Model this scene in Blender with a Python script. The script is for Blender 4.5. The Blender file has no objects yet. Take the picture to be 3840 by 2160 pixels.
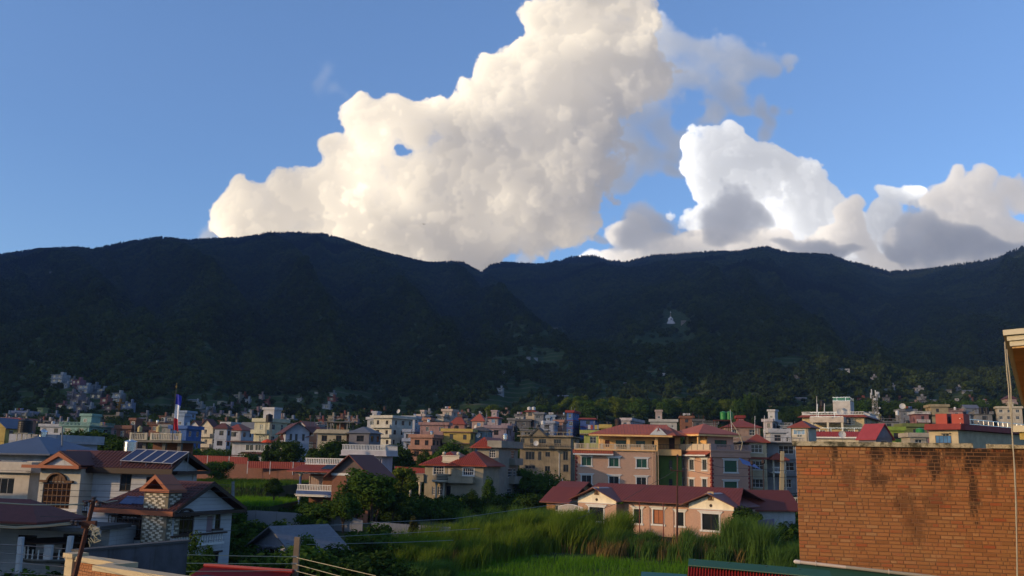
import bpy, math, random
import numpy as np
from mathutils import Matrix, Vector
rnd = random.Random(7)
nrng = np.random.default_rng(11)
C = bpy.context.scene.collection
SC = bpy.context.scene
R = math.radians
# ------------------------------------------------------------------ camera
FPX = 3430.0; CAMZ = 10.5; PITCH = R(10.56); ROLL = R(1.15)
cam_d = bpy.data.cameras.new('camera'); cam = bpy.data.objects.new('camera', cam_d); C.objects.link(cam)
cam_d.sensor_width = 36; cam_d.lens = 36*FPX/3840; cam_d.clip_end = 60000; cam_d.clip_start = 0.3
CM = Matrix.Rotation(math.pi/2+PITCH, 3, 'X') @ Matrix.Rotation(ROLL, 3, 'Z')
cam.matrix_world = Matrix.Translation((0, 0, CAMZ)) @ CM.to_4x4()
SC.camera = cam
# ------------------------------------------------------------------ exposure
SC.view_settings.view_transform = 'Standard'; SC.view_settings.look = 'None'
SC.view_settings.gamma = 1; SC.view_settings.use_curve_mapping = False
SC.view_settings.exposure = 0.2
SC.cycles.use_denoising = True
SC.cycles.max_bounces = 4; SC.cycles.diffuse_bounces = 2; SC.cycles.transparent_max_bounces = 6
# ------------------------------------------------------------------ sun
SUN_EL = R(15.0); SUN_AZ = R(23.0)          # to the left (-x), a little behind the camera
SDIR = Vector((-math.cos(SUN_EL)*math.cos(SUN_AZ), -math.cos(SUN_EL)*math.sin(SUN_AZ), math.sin(SUN_EL)))
sl = bpy.data.lights.new('sun', 'SUN'); sl.energy = 4.3; sl.angle = R(0.5); sl.color = (1.0, 0.66, 0.33)
so = bpy.data.objects.new('sun', sl); C.objects.link(so)
so.rotation_euler = SDIR.to_track_quat('Z', 'Y').to_euler(); so.location = (-200, -100, 200)
# ------------------------------------------------------------------ pixel -> world (places things measured in the photo)
def ray(px, py):
    return CM @ Vector(((px-1920)/FPX, -(py-1080)/FPX, -1.0))
def P(px, py, Y):
    v = ray(px, py); t = Y/v.y
    return Vector((v.x*t, Y, CAMZ+v.z*t))
CMT = CM.transposed()
def pix(p):
    v = CMT @ (Vector(p)-Vector((0, 0, CAMZ)))
    return 1920-FPX*v.x/v.z, 1080+FPX*v.y/v.z
# ------------------------------------------------------------------ world: sky and clouds
world = bpy.data.worlds.new('World'); SC.world = world; world.use_nodes = True
nt = world.node_tree; nt.nodes.clear()
class G:
    """small helper for node trees"""
    def __init__(s, tree): s.t = tree
    def n(s, kind, **kw):
        x = s.t.nodes.new(kind)
        for k, v in kw.items():
            if k[0] == 'i' and k[1:].isdigit(): s.put(x.inputs[int(k[1:])], v)
            elif k.startswith('in_'): s.put(x.inputs[k[3:].replace('_', ' ')], v)
            else: setattr(x, k, v)
        return x
    def put(s, sock, v):
        if isinstance(v, bpy.types.NodeSocket): s.t.links.new(v, sock)
        elif isinstance(v, bpy.types.Node): s.t.links.new(v.outputs[0], sock)
        else: sock.default_value = v
    def m(s, op, a, b=None, c=None, clamp=False):
        x = s.t.nodes.new('ShaderNodeMath'); x.operation = op; x.use_clamp = clamp
        s.put(x.inputs[0], a)
        if b is not None: s.put(x.inputs[1], b)
        if c is not None: s.put(x.inputs[2], c)
        return x.outputs[0]
    def vm(s, op, a, b=None, sc=None):
        x = s.t.nodes.new('ShaderNodeVectorMath'); x.operation = op
        s.put(x.inputs[0], a)
        if b is not None: s.put(x.inputs[1], b)
        if sc is not None: s.put(x.inputs['Scale'], sc)
        return x.outputs[1] if op in ('LENGTH', 'DOT_PRODUCT', 'DISTANCE') else x.outputs[0]
    def mix(s, f, a, b, blend='MIX', clamp=False):
        x = s.t.nodes.new('ShaderNodeMix'); x.data_type = 'RGBA'; x.blend_type = blend; x.clamp_factor = True
        s.put(x.inputs[0], f); s.put(x.inputs[6], a); s.put(x.inputs[7], b)
        return x.outputs[2]
    def ss(s, v, a, b, lo=0.0, hi=1.0):
        x = s.t.nodes.new('ShaderNodeMapRange'); x.interpolation_type = 'SMOOTHSTEP'
        s.put(x.inputs[0], v); x.inputs[1].default_value = a; x.inputs[2].default_value = b
        x.inputs[3].default_value = lo; x.inputs[4].default_value = hi
        return x.outputs[0]
    def noise(s, vec, scale, detail=5, rough=0.55, dist=0.0, color=False):
        x = s.t.nodes.new('ShaderNodeTexNoise'); s.put(x.inputs['Vector'], vec)
        x.inputs['Scale'].default_value = scale; x.inputs['Detail'].default_value = detail
        x.inputs['Roughness'].default_value = rough; x.inputs['Distortion'].default_value = dist
        return x.outputs['Color' if color else 'Fac']
def uv(px, py):
    v = ray(px, py); return v.x/v.y, v.z/v.y
# clouds: small density volumes (smooth unions of puffs plus billowy noise) are marched here, first towards the sun, then towards
# the viewer; the result is a patch of sky seen in direction space (x/y, z/y), laid over the Sky Texture of the world.
CU0, CU1, CV0, CV1, CST = -0.74, 0.78, 0.12, 0.66, 0.00092
CNU = int((CU1-CU0)/CST); CNV = int((CV1-CV0)/CST)
def vnoise(shape, cells, seed):
    """smooth value noise on a (v, u, w) grid; cells = number of noise cells along each axis"""
    r = np.random.default_rng(seed).random([int(math.ceil(c))+2 for c in cells]).astype(np.float32)
    for ax in (2, 0, 1):
        t = np.linspace(0, cells[ax], shape[ax], endpoint=False, dtype=np.float32)
        i = t.astype(np.int32); f = t-i; f = f*f*(3-2*f)
        sh = [1, 1, 1]; sh[ax] = -1; f = f.reshape(sh)
        a = np.take(r, i, axis=ax); b = np.take(r, i+1, axis=ax)
        r = a+(b-a)*f
    return r
def cloud_layer(out, puffs, sun, amb, edge, k=0.3, billow=0.5, rough=0.35, dens=1.0, depth=0.16, nw=30, seed=1, aniso=1.0, yoff=0.0, tau0=0.0, soft=0.42):
    P_ = []
    for b in puffs:
        u, v = uv(b[0]*1.4907, b[1]*1.4907)
        P_.append((u, v, b[2]*1.4907/FPX, b[3]*1.4907/FPX, R(b[4]) if len(b) > 4 else 0.0, b[5] if len(b) > 5 else 0.0))
    m = 0.035
    i0 = max(0, int((min(p[0]-max(p[2:4]) for p in P_)-m-CU0)/CST)); i1 = min(CNU, int((max(p[0]+max(p[2:4]) for p in P_)+m-CU0)/CST))
    j0 = max(0, int((min(p[1]-max(p[2:4]) for p in P_)-m-CV0)/CST)); j1 = min(CNV, int((max(p[1]+max(p[2:4]) for p in P_)+m-CV0)/CST))
    NU, NV = i1-i0, j1-j0
    u = (CU0+(np.arange(i0, i1)+0.5)*CST).astype(np.float32)[None, :, None]
    v = (CV0+(np.arange(j0, j1)+0.5)*CST).astype(np.float32)[:, None, None]
    w = np.linspace(-depth/2, depth/2, nw, dtype=np.float32)[None, None, :]
    def nz(freq, sd, zf=1.0):     # freq in cells per unit of direction space
        return vnoise((NV, NU, nw), (NV*CST*freq, NU*CST*freq, depth*freq*zf), sd)
    wu = (vnoise((NV, NU, 1), (NV*CST*16, NU*CST*16, 1), seed+90)-0.5)*0.030+(vnoise((NV, NU, 1), (NV*CST*45, NU*CST*45, 1), seed+91)-0.5)*0.016
    wv_ = (vnoise((NV, NU, 1), (NV*CST*16, NU*CST*16, 1), seed+92)-0.5)*0.030+(vnoise((NV, NU, 1), (NV*CST*45, NU*CST*45, 1), seed+93)-0.5)*0.016
    uu, vv = u+wu, v+wv_
    acc = np.zeros((NV, NU, nw), np.float32)
    K = 6.5
    for (cu, cw, ru, rv, rot, wd) in P_:
        ru += 0.0015; rv += 0.0015
        du = uu-cu; dv = vv-cw; c, s_ = math.cos(rot), math.sin(rot)
        a = (c*du+s_*dv)/ru; b = (-s_*du+c*dv)/rv
        rw = min(depth*0.42, 0.9*min(ru, rv)+0.012)
        d2 = a*a+b*b
        if rw:
            f = np.sqrt(d2+((w-wd*depth)/rw)**2)
        acc = np.maximum(acc, 0)+0
        acc += np.exp(np.clip(K*(1-f), -12, 6)).astype(np.float32)
    S = np.log(acc+1e-6)/K
    del acc
    n = np.zeros_like(S)
    for o, (fr, am) in enumerate(((11, 1.15), (25, 0.8), (55, 0.42), (120, 0.22), (250, 0.11))):
        x = nz(fr, seed+o); n += am*(np.abs(2*x-1)-0.36)
    S += billow*n*(1-0.84*np.clip(S*2.6, 0, 1))
    n = nz(22, seed+20)*0.40; n += nz(48, seed+21)*0.28; n += nz(105, seed+22)*0.22; n += nz(230, seed+23)*0.16
    S += rough*(n-0.53)*2*(1-0.82*np.clip(S*2.4, 0, 1)); del n
    dn = np.clip((S)/edge, 0, 1); dn = dn*dn*(3-2*dn); dn *= dens
    # light: march from the sun side; slice by slice along +u with a slow drift in v and w
    tau = np.zeros((NV, nw), np.float32)+tau0; T = np.empty_like(dn)
    sv, sw = 0.34, -0.10         # the sun stands above and a little on the viewer's side
    dwc = depth/nw
    av = sv*1.0; aw = sw*CST/dwc
    for i in range(NU):
        T[:, i, :] = tau
        t = tau+dn[:, i, :]*0.5
        # shift: light arriving at the next slice comes from higher v and nearer w
        t1 = np.empty_like(t); t1[:-1] = t[1:]*av+t[:-1]*(1-av); t1[-1] = t[-1]*(1-av)
        t2 = np.empty_like(t1); t2[:, 1:] = t1[:, 1:]*(1+aw)-aw*t1[:, :-1]; t2[:, 0] = t1[:, 0]*(1+aw)
        tau = t2*0.9985+dn[:, i, :]*0.5
    k1 = 0.16
    cs = np.cumsum(T, axis=0); h = 9
    TB = T.copy(); TB[h:-h] = (cs[2*h:]-cs[:-2*h])/(2*h)
    cs = np.cumsum(TB, axis=1); T2 = TB.copy(); T2[:, h:-h] = (cs[:, 2*h:]-cs[:, :-2*h])/(2*h); del cs, TB
    T2 = 0.45*T2+0.55*T2.mean(axis=2, keepdims=True)
    L = 0.30*np.exp(-T*k1)+0.50*np.exp(-T2*k1*0.20)+0.50*np.exp(-T2*k1*0.045)
    L *= 0.30+1.20*vnoise((NV, NU, 1), (NV*CST*9, NU*CST*9, 1), seed+60)*(0.6+0.8*vnoise((NV, NU, 1), (NV*CST*24, NU*CST*24, 1), seed+61))  # broad shade across the cloud is put in as noise
    # ambient: more open towards the cloud's edges
    open_ = 1-0.45*np.clip(S, 0, 1)
    alpha = 1-np.exp(-dn*0.55*(depth/nw)/0.0045)
    tr = np.ones((NV, NU), np.float32); rgb = np.zeros((NV, NU, 3), np.float32)
    sun = np.array(sun, np.float32); amb = np.array(amb, np.float32)
    for q in range(nw):
        a = alpha[:, :, q]*tr
        rgb += (a*L[:, :, q])[..., None]*sun+(a*open_[:, :, q])[..., None]*amb
        tr *= 1-alpha[:, :, q]
    al = 1-tr; cr = rgb
    def bx(a, h):
        for ax in (0, 1):
            c_ = np.cumsum(a, axis=ax); r_ = a.copy()
            if ax == 0: r_[h+1:-h] = (c_[2*h+1:]-c_[:-2*h-1])/(2*h+1)
            else: r_[:, h+1:-h] = (c_[:, 2*h+1:]-c_[:, :-2*h-1])/(2*h+1)
            a = r_
        return a
    if soft:
        k_ = bx(bx(al, 4), 4)[..., None]+1e-4; sm_ = bx(bx(rgb, 4), 4)/k_*al[..., None]
        rgb = rgb*(1-soft)+sm_*soft
    o = out[j0:j1, i0:i1]
    o[..., :3] = o[..., :3]*tr[..., None]+rgb
    o[..., 3] = 1-(1-o[..., 3])*tr
cl = np.zeros((CNV, CNU, 4), np.float32)
WHITE = [(1832,318,36,34),(1790,352,44,34),(1752,392,40,26),(1850,370,70,60),(1905,400,70,60),(1820,430,66,60),(1880,470,90,80),(1960,450,80,66),(2035,485,64,52),(1790,500,52,60),(2085,530,56,50),(1950,540,150,80),(2130,570,50,50),(1745,590,40,52),(1860,600,150,60),(1462,634,30,16),(1440,650,44,18),(2235,500,34,26),(2215,560,46,60),(2290,500,40,56,-30),(2250,620,80,50),(2080,620,140,50),(2500,600,60,30)]
MAIN = [(1010,372,56,26),(1010,356,60,38),(1040,346,60,26),(1040,316,60,28),(1000,335,56,24),(1085,330,30,20),(566,500,22,36),(580,550,46,60),(650,545,84,46,6),(620,590,80,60),(735,520,100,50,14),(800,470,60,40,25),(830,510,80,60),(880,440,60,80),(850,372,34,30),(905,300,52,46),(880,275,26,22),(930,350,60,70),(965,290,66,50),(1005,262,42,34),(1040,290,46,42),(985,318,66,36),(1085,286,26,18,30),
 (890,560,150,90),(1000,470,110,60),(1050,442,70,34),(975,430,50,26),(1115,400,44,36),(935,380,44,50),(1125,405,46,36),(1140,350,46,44),(1150,320,60,60),(1175,250,40,40),(1210,300,80,80),(1240,200,50,50),(1290,230,70,80),(1320,140,50,60),(1330,60,36,40),(1370,60,50,50),(1390,140,90,80),(1440,40,46,46),(1480,20,70,50),(1560,10,90,60),(1620,60,60,70),(1500,-40,150,60),
 (1450,120,140,110),(1420,220,150,120,-20),(1560,160,120,120),(1380,340,170,140,-20),(1500,300,90,110),(1320,450,170,120,-20),(1440,430,80,90),(1180,430,140,90),(1130,540,190,90),(1320,550,120,70),(1210,640,80,60),(1080,620,200,70),(960,620,300,70),(740,590,150,50),(1350,580,60,40),(1250,400,120,100)]
WISP = [(1640,110,60,60),(1720,120,80,60),(1800,130,100,60,-10),(1880,150,80,56),(1640,200,110,70),(1750,190,90,50),(1860,185,60,36),(1930,165,50,40),(1975,150,24,26),(1985,175,16,20),(1590,290,90,90,30),(1570,370,60,80),(1650,330,44,50),(1540,450,70,70,20),(1620,420,40,60),(1480,520,70,50,30),(1420,590,50,40),
 (1830,240,60,50),(1790,290,44,50,20),(1870,270,50,30),(1935,270,36,50),(1960,310,22,40),(1975,270,20,26),(1950,350,20,30),(1690,400,60,32),(1680,350,40,34),(1690,440,50,26),(1590,470,40,30),(1340,620,40,24),(1310,660,50,30),(2540,500,60,24,20),(2165,500,24,18),(1700,360,50,40)]
THIN = [(822,180,26,40,-30),(850,215,26,26)]
WISP2 = [(590,600,60,34),(545,575,30,44),(1500,600,30,10)]
GREYC = [(1612,550,60,40),(1580,570,44,30),(1650,590,70,44),(1600,630,100,30),(1700,620,70,40),(1780,600,90,50),(1860,600,110,50),(1990,630,150,40),(2140,560,46,70),(2120,620,80,50),(2150,510,34,30),(2350,490,56,52),(2370,440,26,22),(2420,490,60,50),(2470,470,50,40),(2440,550,120,70),(2340,590,90,60),(2250,650,120,40),(2500,530,60,40),(2560,510,60,26,-25),(2640,520,80,40),(2560,620,150,60),(2420,640,160,50),(2700,620,150,70),(2760,540,120,80)]
DARK = [(1610,545,62,46),(1650,575,56,44),(1820,548,74,52),(1870,545,60,44),(1590,585,40,26),(1800,540,58,40),(1850,560,60,40),(1870,520,40,22),(1780,580,44,34),(1830,600,60,26),(1930,540,44,22),(1990,606,56,22),(2050,620,60,22),(2120,640,70,20),(2330,590,64,50),(2370,620,80,40),(2440,600,90,44),(2290,640,80,26),(2540,630,110,40)]
HI, LO = (1.16, 0.96, 0.65), (0.215, 0.22, 0.245)
DARK = [(b[0], b[1], b[2]*1.25, b[3]*1.25)+tuple(b[4:]) for b in DARK]
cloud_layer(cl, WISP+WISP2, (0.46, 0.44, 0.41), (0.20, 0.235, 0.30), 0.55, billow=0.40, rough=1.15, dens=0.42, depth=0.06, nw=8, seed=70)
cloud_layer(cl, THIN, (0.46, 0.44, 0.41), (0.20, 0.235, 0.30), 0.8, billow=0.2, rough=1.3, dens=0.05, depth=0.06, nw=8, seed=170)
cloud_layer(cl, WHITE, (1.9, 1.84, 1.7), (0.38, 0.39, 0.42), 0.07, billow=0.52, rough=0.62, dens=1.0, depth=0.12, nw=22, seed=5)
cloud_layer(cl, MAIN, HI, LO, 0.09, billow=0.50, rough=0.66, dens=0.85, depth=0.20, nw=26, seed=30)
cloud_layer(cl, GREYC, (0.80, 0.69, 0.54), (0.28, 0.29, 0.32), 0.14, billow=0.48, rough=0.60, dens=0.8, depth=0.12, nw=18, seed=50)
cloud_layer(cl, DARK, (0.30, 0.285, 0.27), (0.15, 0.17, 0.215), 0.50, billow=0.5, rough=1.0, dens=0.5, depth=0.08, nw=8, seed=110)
cimg = bpy.data.images.new('cloud_patch', CNU, CNV, alpha=True, float_buffer=True, is_data=True)
cimg.pixels.foreach_set(cl.ravel()); cimg.update(); cimg.pack()
del cl
g = G(nt)
tc = g.n('ShaderNodeTexCoord'); D = tc.outputs['Generated']
sx = g.n('ShaderNodeSeparateXYZ', i0=D)
yy = g.m('MAXIMUM', sx.outputs[1], 0.02)
cu = g.m('DIVIDE', g.m('SUBTRACT', g.m('DIVIDE', sx.outputs[0], yy), CU0), CU1-CU0)
cw = g.m('DIVIDE', g.m('SUBTRACT', g.m('DIVIDE', sx.outputs[2], yy), CV0), CV1-CV0)
ci = g.n('ShaderNodeTexImage', interpolation='Cubic', extension='CLIP'); ci.image = cimg
g.put(ci.inputs[0], g.n('ShaderNodeCombineXYZ', i0=cu, i1=cw))
sky = g.n('ShaderNodeTexSky', sky_type='NISHITA', sun_disc=False)
sky.sun_elevation = SUN_EL; sky.sun_rotation = -math.pi/2-SUN_AZ; sky.altitude = 800; sky.air_density = 1.0; sky.dust_density = 3.0; sky.ozone_density = 2.2
SKYK = 0.15
skyc = g.vm('MULTIPLY', sky, (SKYK*1.08, SKYK*1.27, SKYK*1.52))
inv = g.m('MULTIPLY', g.m('SUBTRACT', 1.0, ci.outputs['Alpha']), 1.0)
front = g.m('GREATER_THAN', sx.outputs[1], 0.02)
ca = g.m('MULTIPLY', ci.outputs['Alpha'], front)
fin = g.vm('ADD', g.vm('SCALE', skyc, sc=g.m('SUBTRACT', 1.0, ca)), g.vm('SCALE', ci.outputs['Color'], sc=g.m("MULTIPLY", front, 0.98)))
g.n('ShaderNodeOutputWorld', i0=g.n('ShaderNodeBackground', i0=fin, i1=1.0))
world.cycles.sampling_method = 'MANUAL'; world.cycles.sample_map_resolution = 512
# ================================================================== helpers
def setp(o, label=None, cat=None, group=None, kind=None):
    if label: o['label'] = label
    if cat: o['category'] = cat
    if group: o['group'] = group
    if kind: o['kind'] = kind
    return o
def thing(name, label, cat, loc=(0, 0, 0), rot=0.0, group=None):
    o = bpy.data.objects.new(name, None); C.objects.link(o); o.empty_display_size = 0.5
    o.location = loc; o.rotation_euler = (0, 0, rot)
    return setp(o, label, cat, group)
def link(name, me, parent=None, loc=(0, 0, 0), rot=None, scale=None):
    o = bpy.data.objects.new(name, me); C.objects.link(o); o.parent = parent; o.location = loc
    if rot is not None: o.rotation_euler = rot if not isinstance(rot, (int, float)) else (0, 0, rot)
    if scale is not None: o.scale = scale
    return o
class MB:
    """collects faces; build() links them as ONE mesh object"""
    def __init__(s): s.v = []; s.f = []; s.m = []; s.mi = 0
    def face(s, *pts):
        i = len(s.v); s.v.extend([tuple(p) for p in pts]); s.f.append(tuple(range(i, i+len(pts)))); s.m.append(s.mi); return s
    def box(s, x0, y0, z0, x1, y1, z1):
        if x0 > x1: x0, x1 = x1, x0
        if y0 > y1: y0, y1 = y1, y0
        if z0 > z1: z0, z1 = z1, z0
        i = len(s.v)
        s.v += [(x0, y0, z0), (x1, y0, z0), (x1, y1, z0), (x0, y1, z0), (x0, y0, z1), (x1, y0, z1), (x1, y1, z1), (x0, y1, z1)]
        for q in ((0, 3, 2, 1), (4, 5, 6, 7), (0, 1, 5, 4), (1, 2, 6, 5), (2, 3, 7, 6), (3, 0, 4, 7)):
            s.f.append(tuple(i+k for k in q)); s.m.append(s.mi)
        return s
    def prism(s, poly, off):
        """closed polygon (list of 3D points) swept by off"""
        off = Vector(off); a = [Vector(p) for p in poly]; b = [p+off for p in a]; n = len(a)
        i = len(s.v); s.v += [tuple(p) for p in a]+[tuple(p) for p in b]
        s.f.append(tuple(i+k for k in range(n-1, -1, -1))); s.m.append(s.mi)
        s.f.append(tuple(i+n+k for k in range(n))); s.m.append(s.mi)
        for k in range(n):
            s.f.append((i+k, i+(k+1) % n, i+n+(k+1) % n, i+n+k)); s.m.append(s.mi)
        return s
    def tube(s, p0, p1, r0, r1=None, n=6, cap=True):
        r1 = r0 if r1 is None else r1
        p0, p1 = Vector(p0), Vector(p1); d = (p1-p0)
        if d.length < 1e-6: return s
        q = d.to_track_quat('Z', 'Y'); i = len(s.v)
        for p, r in ((p0, r0), (p1, r1)):
            for k in range(n):
                a = 2*math.pi*k/n; s.v.append(tuple(p+q @ Vector((r*math.cos(a), r*math.sin(a), 0))))
        for k in range(n): s.f.append((i+k, i+(k+1) % n, i+n+(k+1) % n, i+n+k)); s.m.append(s.mi)
        if cap:
            s.f.append(tuple(i+n-1-k for k in range(n))); s.m.append(s.mi); s.f.append(tuple(i+n+k for k in range(n))); s.m.append(s.mi)
        return s
    def path(s, pts, r, n=5):
        for a, b in zip(pts[:-1], pts[1:]): s.tube(a, b, r, r, n, False)
        return s
    def lathe(s, x, y, prof, n=12):
        """prof = [(r, z)...] round a vertical axis"""
        i = len(s.v)
        for r, z in prof:
            for k in range(n):
                a = 2*math.pi*k/n; s.v.append((x+r*math.cos(a), y+r*math.sin(a), z))
        for j in range(len(prof)-1):
            for k in range(n):
                s.f.append((i+j*n+k, i+j*n+(k+1) % n, i+(j+1)*n+(k+1) % n, i+(j+1)*n+k)); s.m.append(s.mi)
        s.f.append(tuple(i+n-1-k for k in range(n))); s.m.append(s.mi)
        j = len(prof)-1; s.f.append(tuple(i+j*n+k for k in range(n))); s.m.append(s.mi)
        return s
    def mesh(s, name, mats):
        me = bpy.data.meshes.new(name); me.from_pydata(s.v, [], s.f)
        mats = mats if isinstance(mats, (list, tuple)) else [mats]
        for m in mats: me.materials.append(m)
        if len(mats) > 1: me.polygons.foreach_set('material_index', s.m)
        me.update(); return me
    def build(s, name, mats, parent=None, **kw): return link(name, s.mesh(name, mats), parent, **kw)
def npmesh(name, verts, quads, mats, smooth=False, midx=None):
    """verts (n,3), quads (m,k) numpy arrays -> mesh"""
    me = bpy.data.meshes.new(name); n = len(verts); m, k = quads.shape
    me.vertices.add(n); me.vertices.foreach_set('co', np.ascontiguousarray(verts, np.float32).ravel())
    me.loops.add(m*k); me.loops.foreach_set('vertex_index', np.ascontiguousarray(quads, np.int32).ravel())
    me.polygons.add(m); me.polygons.foreach_set('loop_start', np.arange(0, m*k, k, dtype=np.int32))
    me.polygons.foreach_set('loop_total', np.full(m, k, np.int32))
    if smooth: me.polygons.foreach_set('use_smooth', np.ones(m, bool))
    for x in (mats if isinstance(mats, (list, tuple)) else [mats]): me.materials.append(x)
    if midx is not None: me.polygons.foreach_set('material_index', midx.astype(np.int32))
    me.update(calc_edges=True); return me
# ------------------------------------------------------------------ materials
_M = {}
ALB = 0.66     # scales plaster colours down evenly so shaded walls come out darker
def newmat(name):
    m = bpy.data.materials.new(name); m.use_nodes = True; t = m.node_tree; b = t.nodes['Principled BSDF']
    b.inputs['Specular IOR Level'].default_value = 0.25
    return m, G(t), b
def sc3(c, k): return (min(c[0]*k, 1), min(c[1]*k, 1), min(c[2]*k, 1), 1)
def paint(c, rough=0.8, var=0.22, dirt=0.45, scale=1.0):
    """weathered painted plaster: blotches, rain streaks, fine grain"""
    c = tuple(x*ALB for x in c); key = ('paint', c, rough, var, dirt, scale)
    if key in _M: return _M[key]
    m, g, b = newmat('plaster'); tc = g.n('ShaderNodeTexCoord').outputs['Object']
    n1 = g.noise(tc, 0.7*scale, 6, 0.6); n2 = g.noise(g.vm('MULTIPLY', tc, (3, 3, 0.22)), 1.3*scale, 5, 0.65)
    n3 = g.noise(tc, 26*scale, 3, 0.6)
    col = g.mix(g.ss(n1, 0.3, 0.75), sc3(c, 1-var), sc3(c, 1+var*0.5))
    col = g.mix(g.m('MULTIPLY', g.ss(n2, 0.52, 0.78), dirt*1.6), col, (c[0]*0.35+0.02, c[1]*0.33+0.018, c[2]*0.3+0.014, 1))
    g.put(b.inputs['Base Color'], col); b.inputs['Roughness'].default_value = rough
    g.put(b.inputs['Normal'], g.n('ShaderNodeBump', in_Strength=0.25, in_Distance=0.02, in_Height=n3))
    _M[key] = m; return m
def plain(name, c, rough=0.6, metal=0.0, var=0.12, scale=3.0, spec=0.3):
    if not metal: c = tuple(x*0.75 for x in c)
    key = (name, c, rough, metal)
    if key in _M: return _M[key]
    m, g, b = newmat(name); tc = g.n('ShaderNodeTexCoord').outputs['Object']; n = g.noise(tc, scale, 5, 0.6)
    g.put(b.inputs['Base Color'], g.mix(n, sc3(c, 1-var), sc3(c, 1+var)))
    b.inputs['Roughness'].default_value = rough; b.inputs['Metallic'].default_value = metal; b.inputs['Specular IOR Level'].default_value = spec
    _M[key] = m; return m
def brickmat(c1, c2, mortar, bw=0.24, bh=0.075, var=0.35):
    c1, c2, mortar = [tuple(x*0.75 for x in q) for q in (c1, c2, mortar)]; key = ('brick', c1, c2, mortar, bw)
    if key in _M: return _M[key]
    m, g, b = newmat('brickwork'); tc = g.n('ShaderNodeTexCoord').outputs['Object']; s = g.n('ShaderNodeSeparateXYZ', i0=tc)
    v = g.n('ShaderNodeCombineXYZ', i0=g.m('ADD', s.outputs[0], s.outputs[1]), i1=s.outputs[2])
    br = g.n('ShaderNodeTexBrick'); g.put(br.inputs['Vector'], v)
    br.inputs['Color1'].default_value = (*c1, 1); br.inputs['Color2'].default_value = (*c2, 1); br.inputs['Mortar'].default_value = (*mortar, 1)
    br.inputs['Scale'].default_value = 1; br.inputs['Brick Width'].default_value = bw; br.inputs['Row Height'].default_value = bh
    br.inputs['Mortar Size'].default_value = 0.012; br.inputs['Bias'].default_value = -0.1
    n1 = g.noise(tc, 0.8, 6, 0.65)
    col = g.mix(g.ss(n1, 0.35, 0.7, 0, var), br.outputs[0], sc3(mortar, 0.75))
    g.put(b.inputs['Base Color'], col); b.inputs['Roughness'].default_value = 0.88
    g.put(b.inputs['Normal'], g.n('ShaderNodeBump', in_Strength=0.5, in_Distance=0.02, in_Height=g.m('SUBTRACT', 1.0, br.outputs['Fac'])))
    _M[key] = m; return m
def glassmat(c=(0.012, 0.016, 0.02), rough=0.12):
    key = ('glass', c, rough)
    if key in _M: return _M[key]
    m, g, b = newmat('window_glass'); tc = g.n('ShaderNodeTexCoord').outputs['Object']
    n = g.noise(tc, 0.9, 3, 0.5); g.put(b.inputs['Base Color'], g.mix(n, sc3(c, 0.4), sc3(c, 1.7)))
    b.inputs['Roughness'].default_value = rough; b.inputs['Specular IOR Level'].default_value = 0.5
    _M[key] = m; return m
def leafmat(c, name='foliage', hv=0.25, tr=0.25):
    key = (name, c)
    if key in _M: return _M[key]
    m = bpy.data.materials.new(name); m.use_nodes = True; t = m.node_tree; t.nodes.clear(); g = G(t)
    ge = g.n('ShaderNodeNewGeometry'); oi = g.n('ShaderNodeObjectInfo')
    r = g.m('ADD', g.m('MULTIPLY', ge.outputs['Random Per Island'], 0.65), g.m('MULTIPLY', oi.outputs['Random'], 0.35))
    n = g.noise(g.n('ShaderNodeTexCoord').outputs['Object'], 0.55, 4, 0.6)
    r = g.m('ADD', g.m('MULTIPLY', r, 0.55), g.m('MULTIPLY', g.ss(n, 0.3, 0.7), 0.45))
    col = g.mix(r, (c[0]*(1-hv*1.6), c[1]*(1-hv*1.2), c[2]*(1-hv), 1), (c[0]*(1+hv*2.2), c[1]*(1+hv*1.6), c[2]*(1+hv*0.4), 1))
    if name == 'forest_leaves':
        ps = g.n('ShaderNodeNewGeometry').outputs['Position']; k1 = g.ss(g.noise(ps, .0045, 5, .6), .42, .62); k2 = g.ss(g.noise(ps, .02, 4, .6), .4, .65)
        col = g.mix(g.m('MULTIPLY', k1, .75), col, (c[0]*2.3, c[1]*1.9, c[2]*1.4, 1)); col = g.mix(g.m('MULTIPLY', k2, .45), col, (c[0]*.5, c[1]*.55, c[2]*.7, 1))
    d = g.n('ShaderNodeBsdfDiffuse', i0=col); tl = g.n('ShaderNodeBsdfTranslucent', i0=g.mix(1.0, col, (1.1, 1.25, 0.5, 1), 'MULTIPLY'))
    mx = g.n('ShaderNodeMixShader', i0=tr, i1=d, i2=tl); g.n('ShaderNodeOutputMaterial', i0=mx)
    _M[key] = m; return m
WHITEP = paint((0.62, 0.64, 0.66)); CREAMP = paint((0.66, 0.60, 0.46)); TRIM = plain('white_trim', (0.66, 0.66, 0.64), 0.6)
CONC = paint((0.22, 0.21, 0.19), dirt=0.7, var=0.3); DARKC = paint((0.10, 0.10, 0.10), dirt=0.6, var=0.3)
GLASS = glassmat(); GLASSG = glassmat((0.01, 0.05, 0.035)); GLASSB = glassmat((0.05, 0.13, 0.26))
BROWN = plain('brown_wood', (0.10, 0.040, 0.015), 0.6); DKBROWN = plain('dark_wood', (0.035, 0.018, 0.012), 0.6)
STEEL = plain('steel', (0.55, 0.55, 0.55), 0.25, 1.0, 0.1); RUST = plain('rusty_iron', (0.09, 0.030, 0.018), 0.8, 0.0, 0.4, 8)
BLACKP = plain('black_plastic', (0.012, 0.012, 0.013), 0.5); GREYM = plain('grey_metal', (0.20, 0.21, 0.22), 0.5)
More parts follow.
